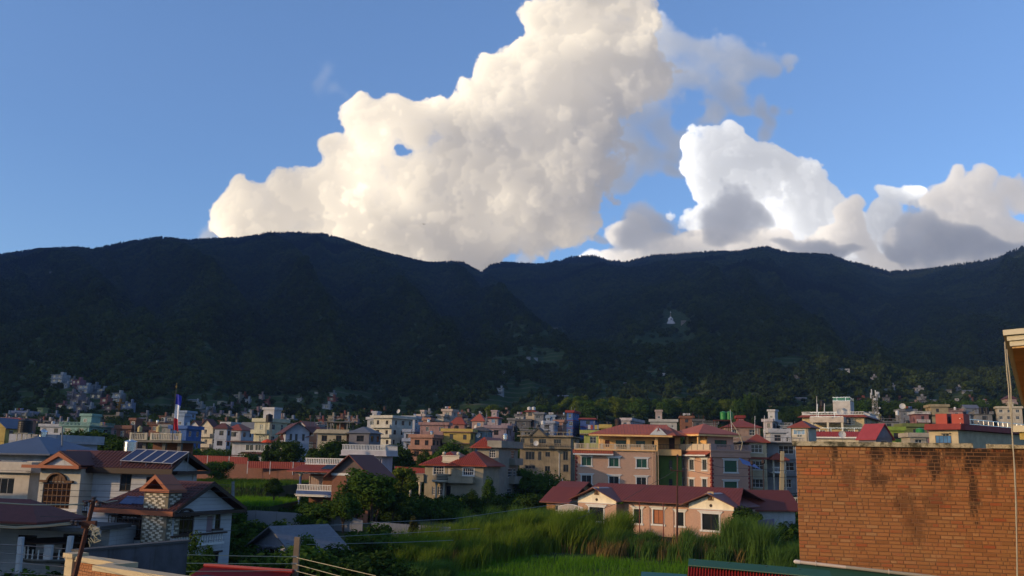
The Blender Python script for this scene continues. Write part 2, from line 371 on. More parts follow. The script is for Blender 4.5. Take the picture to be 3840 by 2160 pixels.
# ================================================================== terrain
SKL = [(-400,650),(-150,640),(0,643),(100,632),(190,626),(232,632),(300,618),(400,603),(470,610),(540,606),(604,604),(680,590),(750,590),(815,594),(860,607),(920,628),(970,642),(1020,655),(1080,667),(1130,664),(1165,664),(1190,680),(1213,688),(1230,672),(1260,664),(1300,665),(1350,667),(1400,660),(1440,648),(1495,645),(1530,658),(1580,661),(1640,645),(1700,643),(1780,637),(1850,637),(1905,628),(1930,626),(1980,640),(2030,643),(2090,645),(2130,660),(2180,672),(2240,687),(2320,684),(2380,674),(2450,664),(2500,657),(2540,640),(2576,625),(2650,590),(2760,560),(3000,560)]
_u, _t = [], []
for a, b in SKL:
    v = ray(a*1.4907, (b+3)*1.4907); _u.append(v.x/v.y); _t.append(v.z/v.y)
Y0 = 430.0
def lat2(x, y, sd):
    """cheap smooth lattice noise for numpy arrays, 0..1"""
    r = np.random.default_rng(sd).random((64, 64)); xi = np.floor(x).astype(int); yi = np.floor(y).astype(int)
    fx = x-xi; fy = y-yi; fx = fx*fx*(3-2*fx); fy = fy*fy*(3-2*fy)
    a = r[yi % 64, xi % 64]; b = r[yi % 64, (xi+1) % 64]; c = r[(yi+1) % 64, xi % 64]; d = r[(yi+1) % 64, (xi+1) % 64]
    return (a*(1-fx)+b*fx)*(1-fy)+(c*(1-fx)+d*fx)*fy
GP = ((-100, 0.0), (84, 0.0), (97, 1.4), (104, 2.1), (165, 2.6), (215, 6.5), (312, 12.5), (450, 27.0))
GPY, GPZ = [q[0] for q in GP], [q[1] for q in GP]
def zt(x, Y):
    x = np.asarray(x, float); Y = np.asarray(Y, float); u = x/np.maximum(Y, 1.0)
    rg = 2900+350*np.sin(u*7.1+0.6)+180*np.sin(u*17.0)
    T = np.interp(u, _u, _t); zr = CAMZ+T*rg
    s = np.clip((Y-Y0)/(rg-Y0), 0, 1.35)
    q = np.where(s < 1, s**1.22, 1-(s-1)*1.6)
    zb = 25.0; z = zb+(zr-zb)*q
    k = np.sin(np.pi*np.clip(s, 0, 1))
    spur = (1-np.abs(2*lat2(u*9.0+3.1+s*1.2, s*1.6+0.3, 3)-1))*95-48
    spur2 = (1-np.abs(2*lat2(u*26.0+1.7+s*2.0, s*4.0, 4)-1))*38-19
    sm = lat2(u*90, s*22, 5)*9-4.5
    z = z+k*(spur+spur2)+np.sqrt(np.clip(k, 0, 1))*sm
    # spur carrying the stupa
    us, ss_ = (2515-1920)/FPX*1.0, 0.50
    z = z+26*np.exp(-((u-0.205)/0.035)**2-((s-0.47)/0.07)**2)
    return np.where(Y < Y0, np.interp(Y, GPY, GPZ), np.maximum(z, 0.0))
def ztf(x, Y): return float(zt(x, Y))
def hit(px, py):
    """where the photo's line of sight meets the hillside"""
    v = ray(px, py); Ys = np.arange(60.0, 4200.0, 4.0); t = Ys/v.y
    zz = CAMZ+v.z*t; hz = zt(v.x*t, Ys); k = np.nonzero(hz >= zz)[0]
    Y = Ys[k[0]] if len(k) else 2500.0
    return P(px, py, float(Y))
def groundmat():
    m, g, b = newmat('ground_soil'); tc = g.n('ShaderNodeTexCoord').outputs['Object']
    n1 = g.noise(tc, 0.02, 6, 0.6); n2 = g.noise(tc, 0.3, 6, 0.65)
    c = g.mix(g.ss(n1, 0.4, 0.6), (0.018, 0.040, 0.010, 1), (0.040, 0.046, 0.018, 1))
    g.put(b.inputs['Base Color'], g.mix(g.ss(n2, 0.3, 0.8), c, (0.015, 0.022, 0.010, 1))); b.inputs['Roughness'].default_value = 0.95
    return m
def hillmat():
    m, g, b = newmat('hill_forest_floor'); tc = g.n('ShaderNodeTexCoord').outputs['Object']
    n1 = g.noise(tc, 0.006, 6, 0.6); n2 = g.noise(tc, 0.05, 6, 0.7)
    s = g.n('ShaderNodeSeparateXYZ', i0=tc)
    terr = g.m('SINE', g.m('ADD', g.m('MULTIPLY', s.outputs[2], 1.4), g.m('MULTIPLY', n2, 6.0)))
    c = g.mix(g.ss(n1, 0.42, 0.62), (0.024, 0.044, 0.017, 1), (0.038, 0.058, 0.024, 1))
    c = g.mix(g.m('MULTIPLY', g.ss(terr, 0.55, 0.9), 0.45), c, (0.10, 0.095, 0.075, 1))
    c = g.mix(g.ss(n2, 0.45, 0.75), c, (0.020, 0.036, 0.016, 1))
    g.put(b.inputs['Base Color'], c); b.inputs['Roughness'].default_value = 1.0; b.inputs['Specular IOR Level'].default_value = 0.0
    return m
def build_terrain():
    ys = np.array([-3000, -20, 30, 60, 80, 84, 86, 90, 94, 97, 100, 104, 110, 130, 150, 165, 180, 200, 215, 240, 280, 312, 350, 400, 450, 470]); xs = np.linspace(-4000, 4000, 81)
    GX, GY = np.meshgrid(xs, ys); GZ = np.interp(GY, GPY, GPZ); idx = np.arange(GX.size).reshape(GX.shape)
    q = np.stack([idx[:-1, :-1], idx[:-1, 1:], idx[1:, 1:], idx[1:, :-1]], -1).reshape(-1, 4)
    setp(link('ground', npmesh('ground', np.stack([GX, GY, GZ], -1).reshape(-1, 3), q, groundmat())), kind='structure')
    us = np.linspace(-0.95, 0.95, 420); ss = np.concatenate([np.linspace(0, 0.35, 120, endpoint=False), np.linspace(0.35, 1.3, 190)])
    U, S_ = np.meshgrid(us, ss); rg = 2900+350*np.sin(U*7.1+0.6)+180*np.sin(U*17.0)
    Y = Y0+S_*(rg-Y0); X = U*Y; Z = zt(X, Y)-0.02; Z[0] = 10
    n, m_ = U.shape; idx = np.arange(n*m_).reshape(n, m_)
    q = np.stack([idx[:-1, :-1], idx[:-1, 1:], idx[1:, 1:], idx[1:, :-1]], -1).reshape(-1, 4)
    me = npmesh('mountain', np.stack([X, Y, Z], -1).reshape(-1, 3), q, hillmat(), True)
    setp(link('mountain', me), kind='structure')
build_terrain()
# ------------------------------------------------------------------ leaf clusters and trees
def quads_from(cen, nor, size, rng, aspect=1.7, curl=0.0):
    """one leaf-shaped quad per centre"""
    n = len(cen); r = rng.normal(size=(n, 3)); t = np.cross(nor, r); t /= np.linalg.norm(t, axis=1, keepdims=True)+1e-9
    b = np.cross(nor, t); s = size[:, None]
    v = np.stack([cen-t*s*aspect*0.5, cen-b*s*0.5+t*s*0.1, cen+t*s*aspect*0.5, cen+b*s*0.5+t*s*0.1], 1).reshape(-1, 3)
    return v, np.arange(n*4).reshape(n, 4)
def crown_pts(n, rx, rz, clumps, rng, cr=0.32, low=0.0, cone=False):
    k = rng.normal(size=(clumps, 3)); k /= np.linalg.norm(k, axis=1, keepdims=True)
    k *= (0.35+0.65*rng.random((clumps, 1))**0.6)*0.78
    if cone:
        h = rng.random(clumps)**0.9; a = rng.random(clumps)*6.283; rr = (1-h)*0.85*(0.5+0.5*rng.random(clumps))+0.06
        k = np.stack([np.cos(a)*rr, np.sin(a)*rr, h*2-1], 1)
    w = cr*(0.6+0.8*rng.random(clumps))
    if cone: w *= (1.25-0.5*(k[:, 2]+1)/2)*0.8
    c = rng.integers(0, clumps, n); d = rng.normal(size=(n, 3)); d /= np.linalg.norm(d, axis=1, keepdims=True)
    rad = rng.random((n, 1))**0.45
    p = k[c]+d*rad*w[c][:, None]*np.array([1, 1, 0.8])
    nor = d+rng.normal(size=(n, 3))*0.55+np.array([0, 0, 0.35]); nor /= np.linalg.norm(nor, axis=1, keepdims=True)
    return p*np.array([rx, rx, rz]), nor, k*np.array([rx, rx, rz])
LEAFD = leafmat((0.030, 0.055, 0.014)); LEAFM = leafmat((0.045, 0.085, 0.018)); LEAFY = leafmat((0.085, 0.115, 0.020)); LEAFB = leafmat((0.050, 0.050, 0.018))
BARK = plain('bark', (0.07, 0.05, 0.035), 0.9, 0.0, 0.35, 6)
_TREES = {}
def tree_proto(kind, seed, leaf):
    key = (kind, seed, leaf.name)
    if key in _TREES: return _TREES[key]
    rng = np.random.default_rng(seed*17+5); H = 10.0
    spec = dict(broad=(3.4, 3.6, 34, 5200, 0.34, 0.27), tall=(2.4, 4.2, 34, 5000, 0.34, 0.25), bush=(3.6, 3.2, 30, 5000, 0.42, 0.27), cone=(2.3, 4.6, 44, 5000, 0.34, 0.24), round=(3.0, 3.0, 30, 5000, 0.40, 0.24))[kind]
    rx, rz, cl_, n, cr, ls = spec
    cz = H-rz*1.02 if kind != 'bush' else rz*0.95
    p, nor, kc = crown_pts(n, rx, rz, cl_, rng, cr, cone=(kind == 'cone'))
    if kind == 'bush': p[:, 2] = np.where(p[:, 2] < -cz, -cz+0.1, p[:, 2])
    v, q = quads_from(p+np.array([0, 0, cz]), nor, ls*(0.7+0.6*rng.random(n)), rng)
    crown = npmesh('crown', v, q, leaf)
    mb = MB(); base = max(0.8, cz-rz*0.75)
    pts = [Vector((0, 0, -0.4))]; 
    for i in range(1, 5): pts.append(Vector((rng.normal()*0.12, rng.normal()*0.12, (cz+rz*0.4)*i/4)))
    for i in range(4): mb.tube(pts[i], pts[i+1], 0.22*(1-i*0.2), 0.22*(1-(i+1)*0.2), 7, False)
    for j in range(min(12, cl_)):
        e = Vector(kc[j])*0.92+Vector((0, 0, cz)); s0 = pts[min(4, 1+j % 3)]; mid = (s0+e)/2+Vector((0, 0, 0.3))
        mb.tube(s0, mid, 0.075, 0.05, 5, False); mb.tube(mid, e, 0.05, 0.02, 5, False)
    _TREES[key] = (crown, mb.mesh('trunk', BARK)); return _TREES[key]
def tree(kind, seed, leaf, label, loc, h, w=1.0, group=None, name='tree', cat='tree', trunk=True):
    cm, tm = tree_proto(kind, seed, leaf); t = thing(name, label, cat, loc, rnd.uniform(0, 6.28), group)
    s = h/(6.3 if kind == 'bush' else 10.0); t.scale = (s*w, s*w, s)
    link('crown', cm, t)
    if trunk: link('trunk', tm, t)
    return t
def gtree(kind, seed, leaf, label, px, pytop, pybase, Y, w=1.0, **kw):
    """tree whose top and foot are seen at these photo heights, at distance Y"""
    top = P(px, pytop, Y); z0 = max(ztf(top.x, Y), 0.0) if pybase is None else P(px, pybase, Y).z
    return tree(kind, seed, leaf, label, (top.x, Y, z0), max(top.z-z0, 1.0), w, **kw)
# forest on the mountain: too many trees to count, scattered over the slopes by geometry nodes
def forest_tree(kind, seed):
    rng = np.random.default_rng(seed)
    if kind == 'cone': n, rx, rz, cz, ls, c = 210, 2.4, 5.6, 6.0, 1.25, 18
    else: n, rx, rz, cz, ls, c = 260, 4.2, 3.8, 4.6, 1.5, 14
    p, nor, _ = crown_pts(n, rx, rz, c, rng, 0.42, cone=(kind == 'cone'))
    v, q = quads_from(p+np.array([0, 0, cz]), nor, ls*(0.7+0.6*rng.random(n)), rng, 1.3)
    return v, q
CLEAR = [(1985,1250,150,30),(1990,1340,140,40),(1970,1470,110,34),(1880,1510,60,22),(2500,1270,130,36),(2460,1290,150,22),(2700,1260,60,18),(2600,1440,80,10),(1330,1490,90,20),(2950,1360,90,16),(770,1500,90,24),(600,1520,60,20),(1060,1500,80,18)]
def W(*c): return paint(c)
def WV(*c): return paint(tuple(x*.72 for x in c), dirt=.5, var=.3)  # village wall colours muted here to stand in for haze
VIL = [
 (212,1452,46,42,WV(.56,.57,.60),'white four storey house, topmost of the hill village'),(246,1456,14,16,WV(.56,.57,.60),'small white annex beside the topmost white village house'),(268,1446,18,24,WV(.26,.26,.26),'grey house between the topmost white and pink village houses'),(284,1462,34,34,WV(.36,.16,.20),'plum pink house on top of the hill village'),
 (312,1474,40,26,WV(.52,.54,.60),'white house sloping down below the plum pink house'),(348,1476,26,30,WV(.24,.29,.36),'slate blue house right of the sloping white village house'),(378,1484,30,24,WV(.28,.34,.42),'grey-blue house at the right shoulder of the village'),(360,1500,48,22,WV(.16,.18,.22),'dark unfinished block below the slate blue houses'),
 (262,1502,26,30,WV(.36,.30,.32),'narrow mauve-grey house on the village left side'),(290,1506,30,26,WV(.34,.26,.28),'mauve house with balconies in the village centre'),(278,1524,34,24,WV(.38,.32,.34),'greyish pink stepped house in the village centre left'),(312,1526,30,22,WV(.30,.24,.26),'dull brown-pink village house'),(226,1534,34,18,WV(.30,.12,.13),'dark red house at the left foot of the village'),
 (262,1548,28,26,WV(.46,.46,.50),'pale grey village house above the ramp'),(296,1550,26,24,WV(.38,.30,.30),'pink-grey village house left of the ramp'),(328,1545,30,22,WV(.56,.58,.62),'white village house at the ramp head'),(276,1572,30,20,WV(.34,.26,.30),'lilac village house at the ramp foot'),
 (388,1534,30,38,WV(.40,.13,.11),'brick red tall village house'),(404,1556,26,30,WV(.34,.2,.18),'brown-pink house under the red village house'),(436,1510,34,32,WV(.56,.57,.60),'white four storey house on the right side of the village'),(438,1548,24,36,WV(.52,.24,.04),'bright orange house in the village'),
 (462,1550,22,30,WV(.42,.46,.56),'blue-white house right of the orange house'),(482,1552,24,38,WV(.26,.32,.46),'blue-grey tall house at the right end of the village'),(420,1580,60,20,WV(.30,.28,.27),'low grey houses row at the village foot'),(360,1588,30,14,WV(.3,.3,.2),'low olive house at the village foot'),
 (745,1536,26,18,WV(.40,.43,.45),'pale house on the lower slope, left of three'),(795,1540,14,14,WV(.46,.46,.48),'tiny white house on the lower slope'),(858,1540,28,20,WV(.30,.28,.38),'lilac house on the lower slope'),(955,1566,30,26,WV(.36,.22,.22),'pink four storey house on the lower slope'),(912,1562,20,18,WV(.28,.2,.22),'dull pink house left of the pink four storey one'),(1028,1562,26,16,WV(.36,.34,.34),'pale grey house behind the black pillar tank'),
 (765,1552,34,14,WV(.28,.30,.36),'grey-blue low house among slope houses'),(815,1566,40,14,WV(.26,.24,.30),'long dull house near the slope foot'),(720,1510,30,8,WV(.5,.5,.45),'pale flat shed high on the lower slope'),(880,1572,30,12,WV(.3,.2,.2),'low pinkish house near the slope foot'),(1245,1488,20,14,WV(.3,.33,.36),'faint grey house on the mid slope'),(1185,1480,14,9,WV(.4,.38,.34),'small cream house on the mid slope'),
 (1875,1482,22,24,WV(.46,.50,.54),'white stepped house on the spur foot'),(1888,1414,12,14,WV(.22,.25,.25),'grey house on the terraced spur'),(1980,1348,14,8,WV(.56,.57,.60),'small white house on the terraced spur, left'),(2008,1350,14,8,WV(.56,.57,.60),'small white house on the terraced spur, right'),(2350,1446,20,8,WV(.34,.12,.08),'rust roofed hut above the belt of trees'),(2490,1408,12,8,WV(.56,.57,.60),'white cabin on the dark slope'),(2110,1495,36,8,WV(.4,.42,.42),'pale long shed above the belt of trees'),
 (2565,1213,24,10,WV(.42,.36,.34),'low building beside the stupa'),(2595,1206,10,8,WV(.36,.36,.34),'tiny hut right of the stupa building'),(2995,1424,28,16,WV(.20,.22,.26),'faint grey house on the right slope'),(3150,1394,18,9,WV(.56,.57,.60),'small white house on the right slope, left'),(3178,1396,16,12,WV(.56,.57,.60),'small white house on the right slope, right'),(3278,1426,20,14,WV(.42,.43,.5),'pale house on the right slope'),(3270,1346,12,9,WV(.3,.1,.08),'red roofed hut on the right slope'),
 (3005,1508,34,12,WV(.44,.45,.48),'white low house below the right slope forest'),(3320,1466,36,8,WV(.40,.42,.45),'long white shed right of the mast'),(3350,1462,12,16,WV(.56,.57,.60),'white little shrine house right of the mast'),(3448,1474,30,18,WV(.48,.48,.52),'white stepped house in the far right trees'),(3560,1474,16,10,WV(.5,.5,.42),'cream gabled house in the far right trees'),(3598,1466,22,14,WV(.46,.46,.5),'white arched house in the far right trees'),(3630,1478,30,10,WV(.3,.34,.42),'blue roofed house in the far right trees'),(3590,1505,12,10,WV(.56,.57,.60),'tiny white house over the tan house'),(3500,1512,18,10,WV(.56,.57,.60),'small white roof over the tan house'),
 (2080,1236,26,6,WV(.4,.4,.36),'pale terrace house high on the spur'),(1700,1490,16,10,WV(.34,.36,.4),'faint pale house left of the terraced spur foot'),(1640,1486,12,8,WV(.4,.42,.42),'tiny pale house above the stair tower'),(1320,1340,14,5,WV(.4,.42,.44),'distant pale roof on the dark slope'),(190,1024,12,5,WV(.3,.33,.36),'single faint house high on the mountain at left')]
CLEAR += [(v[0], v[1]+3, v[2]*.5+7, v[3]*.62+9) for v in VIL]+[(2530,1205,60,34),(2515,1190,34,44),(2530,1230,70,16)]
def build_forest():
    rng = np.random.default_rng(42); pts = []
    N = 330000; U = rng.uniform(-0.74, 0.74, N); S_ = rng.uniform(0.0, 1.03, N)**0.80
    rg = 2900+350*np.sin(U*7.1+0.6)+180*np.sin(U*17.0); Y = Y0+S_*(rg-Y0); X = U*Y
    keep = rng.random(N) < np.clip((Y/3100), 0.30, 1)**0.9
    Z = zt(X, Y)
    A = np.stack([X, Y, Z-CAMZ], 1) @ np.array(CM)
    PX = 1920-FPX*A[:, 0]/A[:, 2]; PY = 1080+FPX*A[:, 1]/A[:, 2]
    dn = np.ones(N)
    for cx, cy, rx, ry in CLEAR:
        d = ((PX-cx)/rx)**2+((PY-cy)/ry)**2; dn *= np.clip((d-0.75)*2.2, 0.13, 1)
    low = np.clip((1545-PY)/150, 0.20, 1); 
    patch = np.clip(lat2(X/60, Y/60, 21)*2.2-0.25, 0.15, 1); dn *= np.where(PY > 1250, np.minimum(1, low+patch*0.4), 1)
    keep &= rng.random(N) < dn; keep &= (PX > -250) & (PX < 4100)
    X, Y, Z, S_ = X[keep], Y[keep], Z[keep], S_[keep]
    kd = np.where((S_ > 0.95) | ((S_ > 0.6) & (lat2(X/220, Y/220, 9) > 0.75)), 2, rng.integers(0, 2, len(X)))
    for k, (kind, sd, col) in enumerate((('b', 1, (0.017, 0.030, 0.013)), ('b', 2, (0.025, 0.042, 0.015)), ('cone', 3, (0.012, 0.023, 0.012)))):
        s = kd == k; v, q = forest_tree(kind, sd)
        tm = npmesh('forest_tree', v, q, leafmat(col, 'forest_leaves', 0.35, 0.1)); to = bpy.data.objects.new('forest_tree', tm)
        me = bpy.data.meshes.new('forest'); n = int(s.sum()); me.vertices.add(n)
        me.vertices.foreach_set('co', np.stack([X[s], Y[s], Z[s]-0.6], 1).astype(np.float32).ravel())
        a = me.attributes.new('sc', 'FLOAT', 'POINT'); a.data.foreach_set('value', ((0.62+0.75*rng.random(n)**1.5)*np.interp(Y[s], [430, 1300], [0.55, 1.0])).astype(np.float32))
        r = me.attributes.new('rz', 'FLOAT_VECTOR', 'POINT'); rr = np.zeros((n, 3), np.float32); rr[:, 2] = rng.random(n)*6.28; r.data.foreach_set('vector', rr.ravel())
        me.update(); ob = link('forest', me); setp(ob, kind='stuff', label=['dark broadleaf forest covering the mountain slopes', 'mid green broadleaf forest covering the mountain slopes', 'dark conifers along the mountain crest and gullies'][k], cat='forest')
        ng = bpy.data.node_groups.new('scatter', 'GeometryNodeTree')
        ng.interface.new_socket('Geometry', in_out='INPUT', socket_type='NodeSocketGeometry'); ng.interface.new_socket('Geometry', in_out='OUTPUT', socket_type='NodeSocketGeometry')
        N_ = ng.nodes; L_ = ng.links; i_ = N_.new('NodeGroupInput'); o_ = N_.new('NodeGroupOutput')
        io = N_.new('GeometryNodeObjectInfo'); io.inputs[0].default_value = to; io.inputs['As Instance'].default_value = True
        ip = N_.new('GeometryNodeInstanceOnPoints'); a1 = N_.new('GeometryNodeInputNamedAttribute'); a1.data_type = 'FLOAT'; a1.inputs[0].default_value = 'sc'
        a2 = N_.new('GeometryNodeInputNamedAttribute'); a2.data_type = 'FLOAT_VECTOR'; a2.inputs[0].default_value = 'rz'
        L_.new(i_.outputs[0], ip.inputs['Points']); L_.new(io.outputs['Geometry'], ip.inputs['Instance'])
        L_.new(a2.outputs[0], ip.inputs['Rotation']); L_.new(a1.outputs[0], ip.inputs['Scale']); L_.new(ip.outputs[0], o_.inputs[0])
        md = ob.modifiers.new('scatter', 'NODES'); md.node_group = ng
        print('forest', k, n)
build_forest()
def build_shade_ridge():
    """unseen ridge added left of the frame: it keeps the low sun off the mountain"""
    n, m_ = 90, 60; a = np.linspace(0, 1, n); c = np.linspace(-1, 1, m_); A, B = np.meshgrid(a, c, indexing='ij')
    cx = -2700-500*A; cy = -900+4700*A; h = 1720*np.clip((A-.02)/0.12, 0, 1)**0.8*np.clip((1.08-A)/0.2, 0, 1)
    X = cx+B*1000; Y = cy+B*150; Z = h*(1-np.abs(B)**1.3)+(lat2(X/180, Y/180, 31)-0.5)*110*(1-np.abs(B))-2
    idx = np.arange(n*m_).reshape(n, m_); q = np.stack([idx[:-1, :-1], idx[1:, :-1], idx[1:, 1:], idx[:-1, 1:]], -1).reshape(-1, 4)
    setp(link('mountain', npmesh('mountain', np.stack([X, Y, Z], -1).reshape(-1, 3), q, bpy.data.materials['hill_forest_floor'], True)), kind='structure')  # unseen ridge added as a shade caster, not the mountain in view
build_shade_ridge()
def build_haze():
    mb = MB(); mb.box(-5200, -2500, -3, 7000, 4400, 1900)
    m = bpy.data.materials.new('haze'); m.use_nodes = True; t = m.node_tree; t.nodes.clear(); g = G(t)
    v = g.n('ShaderNodeVolumePrincipled'); v.inputs['Color'].default_value = (0.30, 0.50, 0.95, 1); v.inputs['Density'].default_value = HAZE; v.inputs['Anisotropy'].default_value = 0.0
    o = g.n('ShaderNodeOutputMaterial'); t.links.new(v.outputs[0], o.inputs['Volume'])
    setp(mb.build('haze', m), kind='stuff')
    SC.cycles.volume_bounces = 0; SC.cycles.volume_max_steps = 32
HAZE = 0.000072
build_haze()
# ================================================================== buildings
def Tm(x, y, z, rz=0.0): return Matrix.Translation((x, y, z)) @ Matrix.Rotation(rz, 4, 'Z')
_C = {}
def wmesh(w, h, nx, nz, t, fm, pm, simple):
    k = ('w', round(w, 1), round(h, 1), nx, nz, t, fm.name, pm.name, simple)
    if k in _C: return _C[k]
    w, h = max(round(w, 1), .2), max(round(h, 1), .2)
    mb = MB(); a, b = 0.07, 0.13
    mb.box(0, a, 0, w, b, t); mb.box(0, a, h-t, w, b, h); mb.box(0, a, t, t, b, h-t); mb.box(w-t, a, t, w, b, h-t)
    for i in range(1, nx): x = w*i/nx; mb.box(x-t*.4, a+.005, t, x+t*.4, b-.005, h-t)
    for i in range(1, nz): z = h*i/nz; mb.box(t, a+.012, z-t*.3, w-t, b-.012, z+t*.3)
    pb = MB() if not simple else mb
    if simple: mb.mi = 1
    pb.box(t, a+.02, t, w-t, a+.035, h-t)
    _C[k] = (mb.mesh('window', [fm, pm] if simple else fm), None if simple else pb.mesh('pane', pm)); return _C[k]
def trimmesh(w, h, kind, tm):
    k = ('t', round(w, 1), round(h, 1), kind, tm.name)
    if k in _C: return _C[k]
    w, h = max(round(w, 1), .2), max(round(h, 1), .2); mb = MB(); p = -0.06
    if kind == 'hood':      # flared lintel, side boards, sill
        mb.box(-.16, p, 0, 0, .1, h); mb.box(w, p, 0, w+.16, .1, h); mb.box(-.30, p-.05, -.20, w+.30, .1, 0)
        mb.prism([(-.20, p-.02, h), (w+.20, p-.02, h), (w+.42, p-.02, h+.22), (-.42, p-.02, h+.22)], (0, .12, 0))
        mb.box(-.50, p-.10, h+.22, w+.50, .1, h+.34)
    elif kind == 'box':
        t = .13; mb.box(-t, p, -t, 0, .1, h+t); mb.box(w, p, -t, w+t, .1, h+t); mb.box(0, p, h, w, .1, h+t); mb.box(0, p, -t, w, .1, 0)
    elif kind == 'sill': mb.box(-.12, p-.04, -.10, w+.12, .06, 0)
    elif kind == 'lintel':
        mb.box(-.25, p-.05, -.14, w+.25, .06, 0); mb.box(-.25, p-.08, h+.02, w+.25, .06, h+.14)
    elif kind == 'arch':
        n = 10; r = w*.30; cx = w/2; pts = []
        mb.box(-.25, -.25, h-.02, cx-r, .05, h+.16); mb.box(cx+r, -.25, h-.02, w+.25, .05, h+.16)
        for i in range(n):
            a0, a1 = math.pi*i/n, math.pi*(i+1)/n
            q = [(cx+rr*math.cos(a), -.25, h+.05+rr*.75*math.sin(a)) for rr, a in ((r, a0), (r, a1), (r+.16, a1), (r+.16, a0))]
            mb.prism(q, (0, .30, 0))
        mb.box(-.1, -.1, -.16, w+.1, .05, 0)
        mb.prism([(cx+r*math.cos(math.pi*i/n), -.03, h+.05+r*.75*math.sin(math.pi*i/n)) for i in range(n+1)], (0, .05, 0))
        for i in (-1, 0, 1): mb.box(cx+i*r*.45-.04, -.06, h, cx+i*r*.45+.04, -.035, h+r*.6)
    _C[k] = mb.mesh(kind if kind in ('sill', 'lintel') else 'window_trim', tm); return _C[k]
class Spec:
    def __init__(s, fm=None, pm=None, nx=2, nz=2, t=.07, trim=None, tm=None, simple=False, extra=None):
        s.fm = fm or TRIM; s.pm = pm or GLASS; s.nx = nx; s.nz = nz; s.t = t; s.trim = trim; s.tm = tm or TRIM; s.simple = simple; s.extra = extra
W_SIMPLE = Spec(simple=True); W_DARK = Spec(fm=DKBROWN, simple=True, nx=2, nz=1); W_BRN = Spec(fm=BROWN, simple=True, nx=2, nz=2)
W_W22 = Spec(); W_W32 = Spec(nx=3, nz=2)
class Blk:
    """one box-shaped volume of a building, in its own frame: x along the front, y into depth"""
    def __init__(s, root, A, yaw):
        s.root = root; s.M = Tm(A[0], A[1], A[2], yaw); s.rel = (Tm(*root.location, root.rotation_euler[2])).inverted() @ s.M
        s.yaw = yaw; s.h = {'F': [], 'R': [], 'L': [], 'B': []}; s.W = s.D = 1.0
    def fr(s, face):
        return {'F': ((0, 0, 0), (1, 0, 0), (0, -1, 0)), 'R': ((s.W, 0, 0), (0, 1, 0), (1, 0, 0)), 'L': ((0, s.D, 0), (0, -1, 0), (-1, 0, 0)), 'B': ((s.W, s.D, 0), (-1, 0, 0), (0, 1, 0))}[face]
    def at(s, px, py, face='F', off=0.0):
        O, U, N = [Vector(q) for q in s.fr(face)]; O = O+N*off
        R3 = s.M.to_3x3(); Ow = s.M @ O; Uw = R3 @ U; Nw = R3 @ N; r = ray(px, py); cp = Vector((0, 0, CAMZ))
        t = (Ow-cp).dot(Nw)/r.dot(Nw); p = cp+r*t-Ow
        return p.dot(Uw), p.z
    def rect(s, x0, y0, x1, y1, face='F', off=0.0):
        xm, ym = (x0+x1)/2, (y0+y1)/2
        a, b = s.at(x0, ym, face, off)[0], s.at(x1, ym, face, off)[0]; c, d = s.at(xm, y1, face, off)[1], s.at(xm, y0, face, off)[1]
        return min(a, b), c, abs(b-a), d-c
    def put(s, mb, name, mats, T=None, parent=None):
        me = mb.mesh(name, mats) if isinstance(mb, MB) else mb
        o = bpy.data.objects.new(name, me); C.objects.link(o); o.parent = parent or s.root
        o.matrix_local = (s.rel @ T) if (T is not None and parent is None) else (T if parent else s.rel.copy()); return o
    def ft(s, face, x, z, off=0.0):
        O, U, N = [Vector(q) for q in s.fr(face)]; p = O+U*x+N*off+Vector((0, 0, z))
        return Matrix(((U.x, -N.x, 0, p.x), (U.y, -N.y, 0, p.y), (0, 0, 1, p.z), (0, 0, 0, 1)))
    def win(s, face, x, z, w, h, sp, off=0.0, hole=True, name='window', label=None):
        w, h = max(round(w, 1), .2), max(round(h, 1), .2)
        if hole: s.h[face].append((x, z, w, h))
        fm, pm = wmesh(w, h, sp.nx, sp.nz, sp.t, sp.fm, sp.pm, sp.simple)
        o = s.put(fm, name, None, s.ft(face, x, z, off))
        if pm: link('pane', pm, o)
        if sp.trim: 
            tmn = trimmesh(w, h, sp.trim, sp.tm); link(tmn.name.split('.')[0], tmn, o)
        if sp.extra: sp.extra(o, w, h)
        if label: o['label'] = label
        return o
    def pwin(s, face, x0, y0, x1, y1, sp, off=0.0, **kw):
        x, z, w, h = s.rect(x0, y0, x1, y1, face, off); return s.win(face, x, z, w, h, sp, off, **kw)
    def facade(s, mb, face, z0, z1, dep=0.2, wd=None):
        O, U, N = [Vector(q) for q in s.fr(face)]; W = wd or (s.W if face in 'FB' else s.D)
        hs = [(max(x, .02), max(z, z0+.02), min(x+w, W-.02), min(z+h, z1-.02)) for x, z, w, h in s.h[face] if x < W-.1 and x+w > .1 and z < z1-.1 and z+h > z0+.1]
        xs = sorted({0.0, W} | {q[0] for q in hs} | {q[2] for q in hs}); zs = sorted({z0, z1} | {q[1] for q in hs} | {q[3] for q in hs})
        def p(x, z, d=0.0): return O+U*x+Vector((0, 0, z))-N*d
        for j in range(len(zs)-1):
            i = 0
            while i < len(xs)-1:
                zc = (zs[j]+zs[j+1])/2
                def solid(k): xc = (xs[k]+xs[k+1])/2; return not any(a < xc < c and b < zc < d for a, b, c, d in hs)
                if not solid(i): i += 1; continue
                k = i
                while k < len(xs)-1 and solid(k): k += 1
                mb.face(p(xs[i], zs[j]), p(xs[k], zs[j]), p(xs[k], zs[j+1]), p(xs[i], zs[j+1])); i = k
        for a, b, c, d in hs:
            mb.face(p(a, b), p(a, b, dep), p(a, d, dep), p(a, d)); mb.face(p(c, b), p(c, d), p(c, d, dep), p(c, b, dep))
            mb.face(p(a, b), p(c, b), p(c, b, dep), p(a, b, dep)); mb.face(p(a, d), p(a, d, dep), p(c, d, dep), p(c, d))
            mb.face(p(a, b, dep), p(c, b, dep), p(c, d, dep), p(a, d, dep))
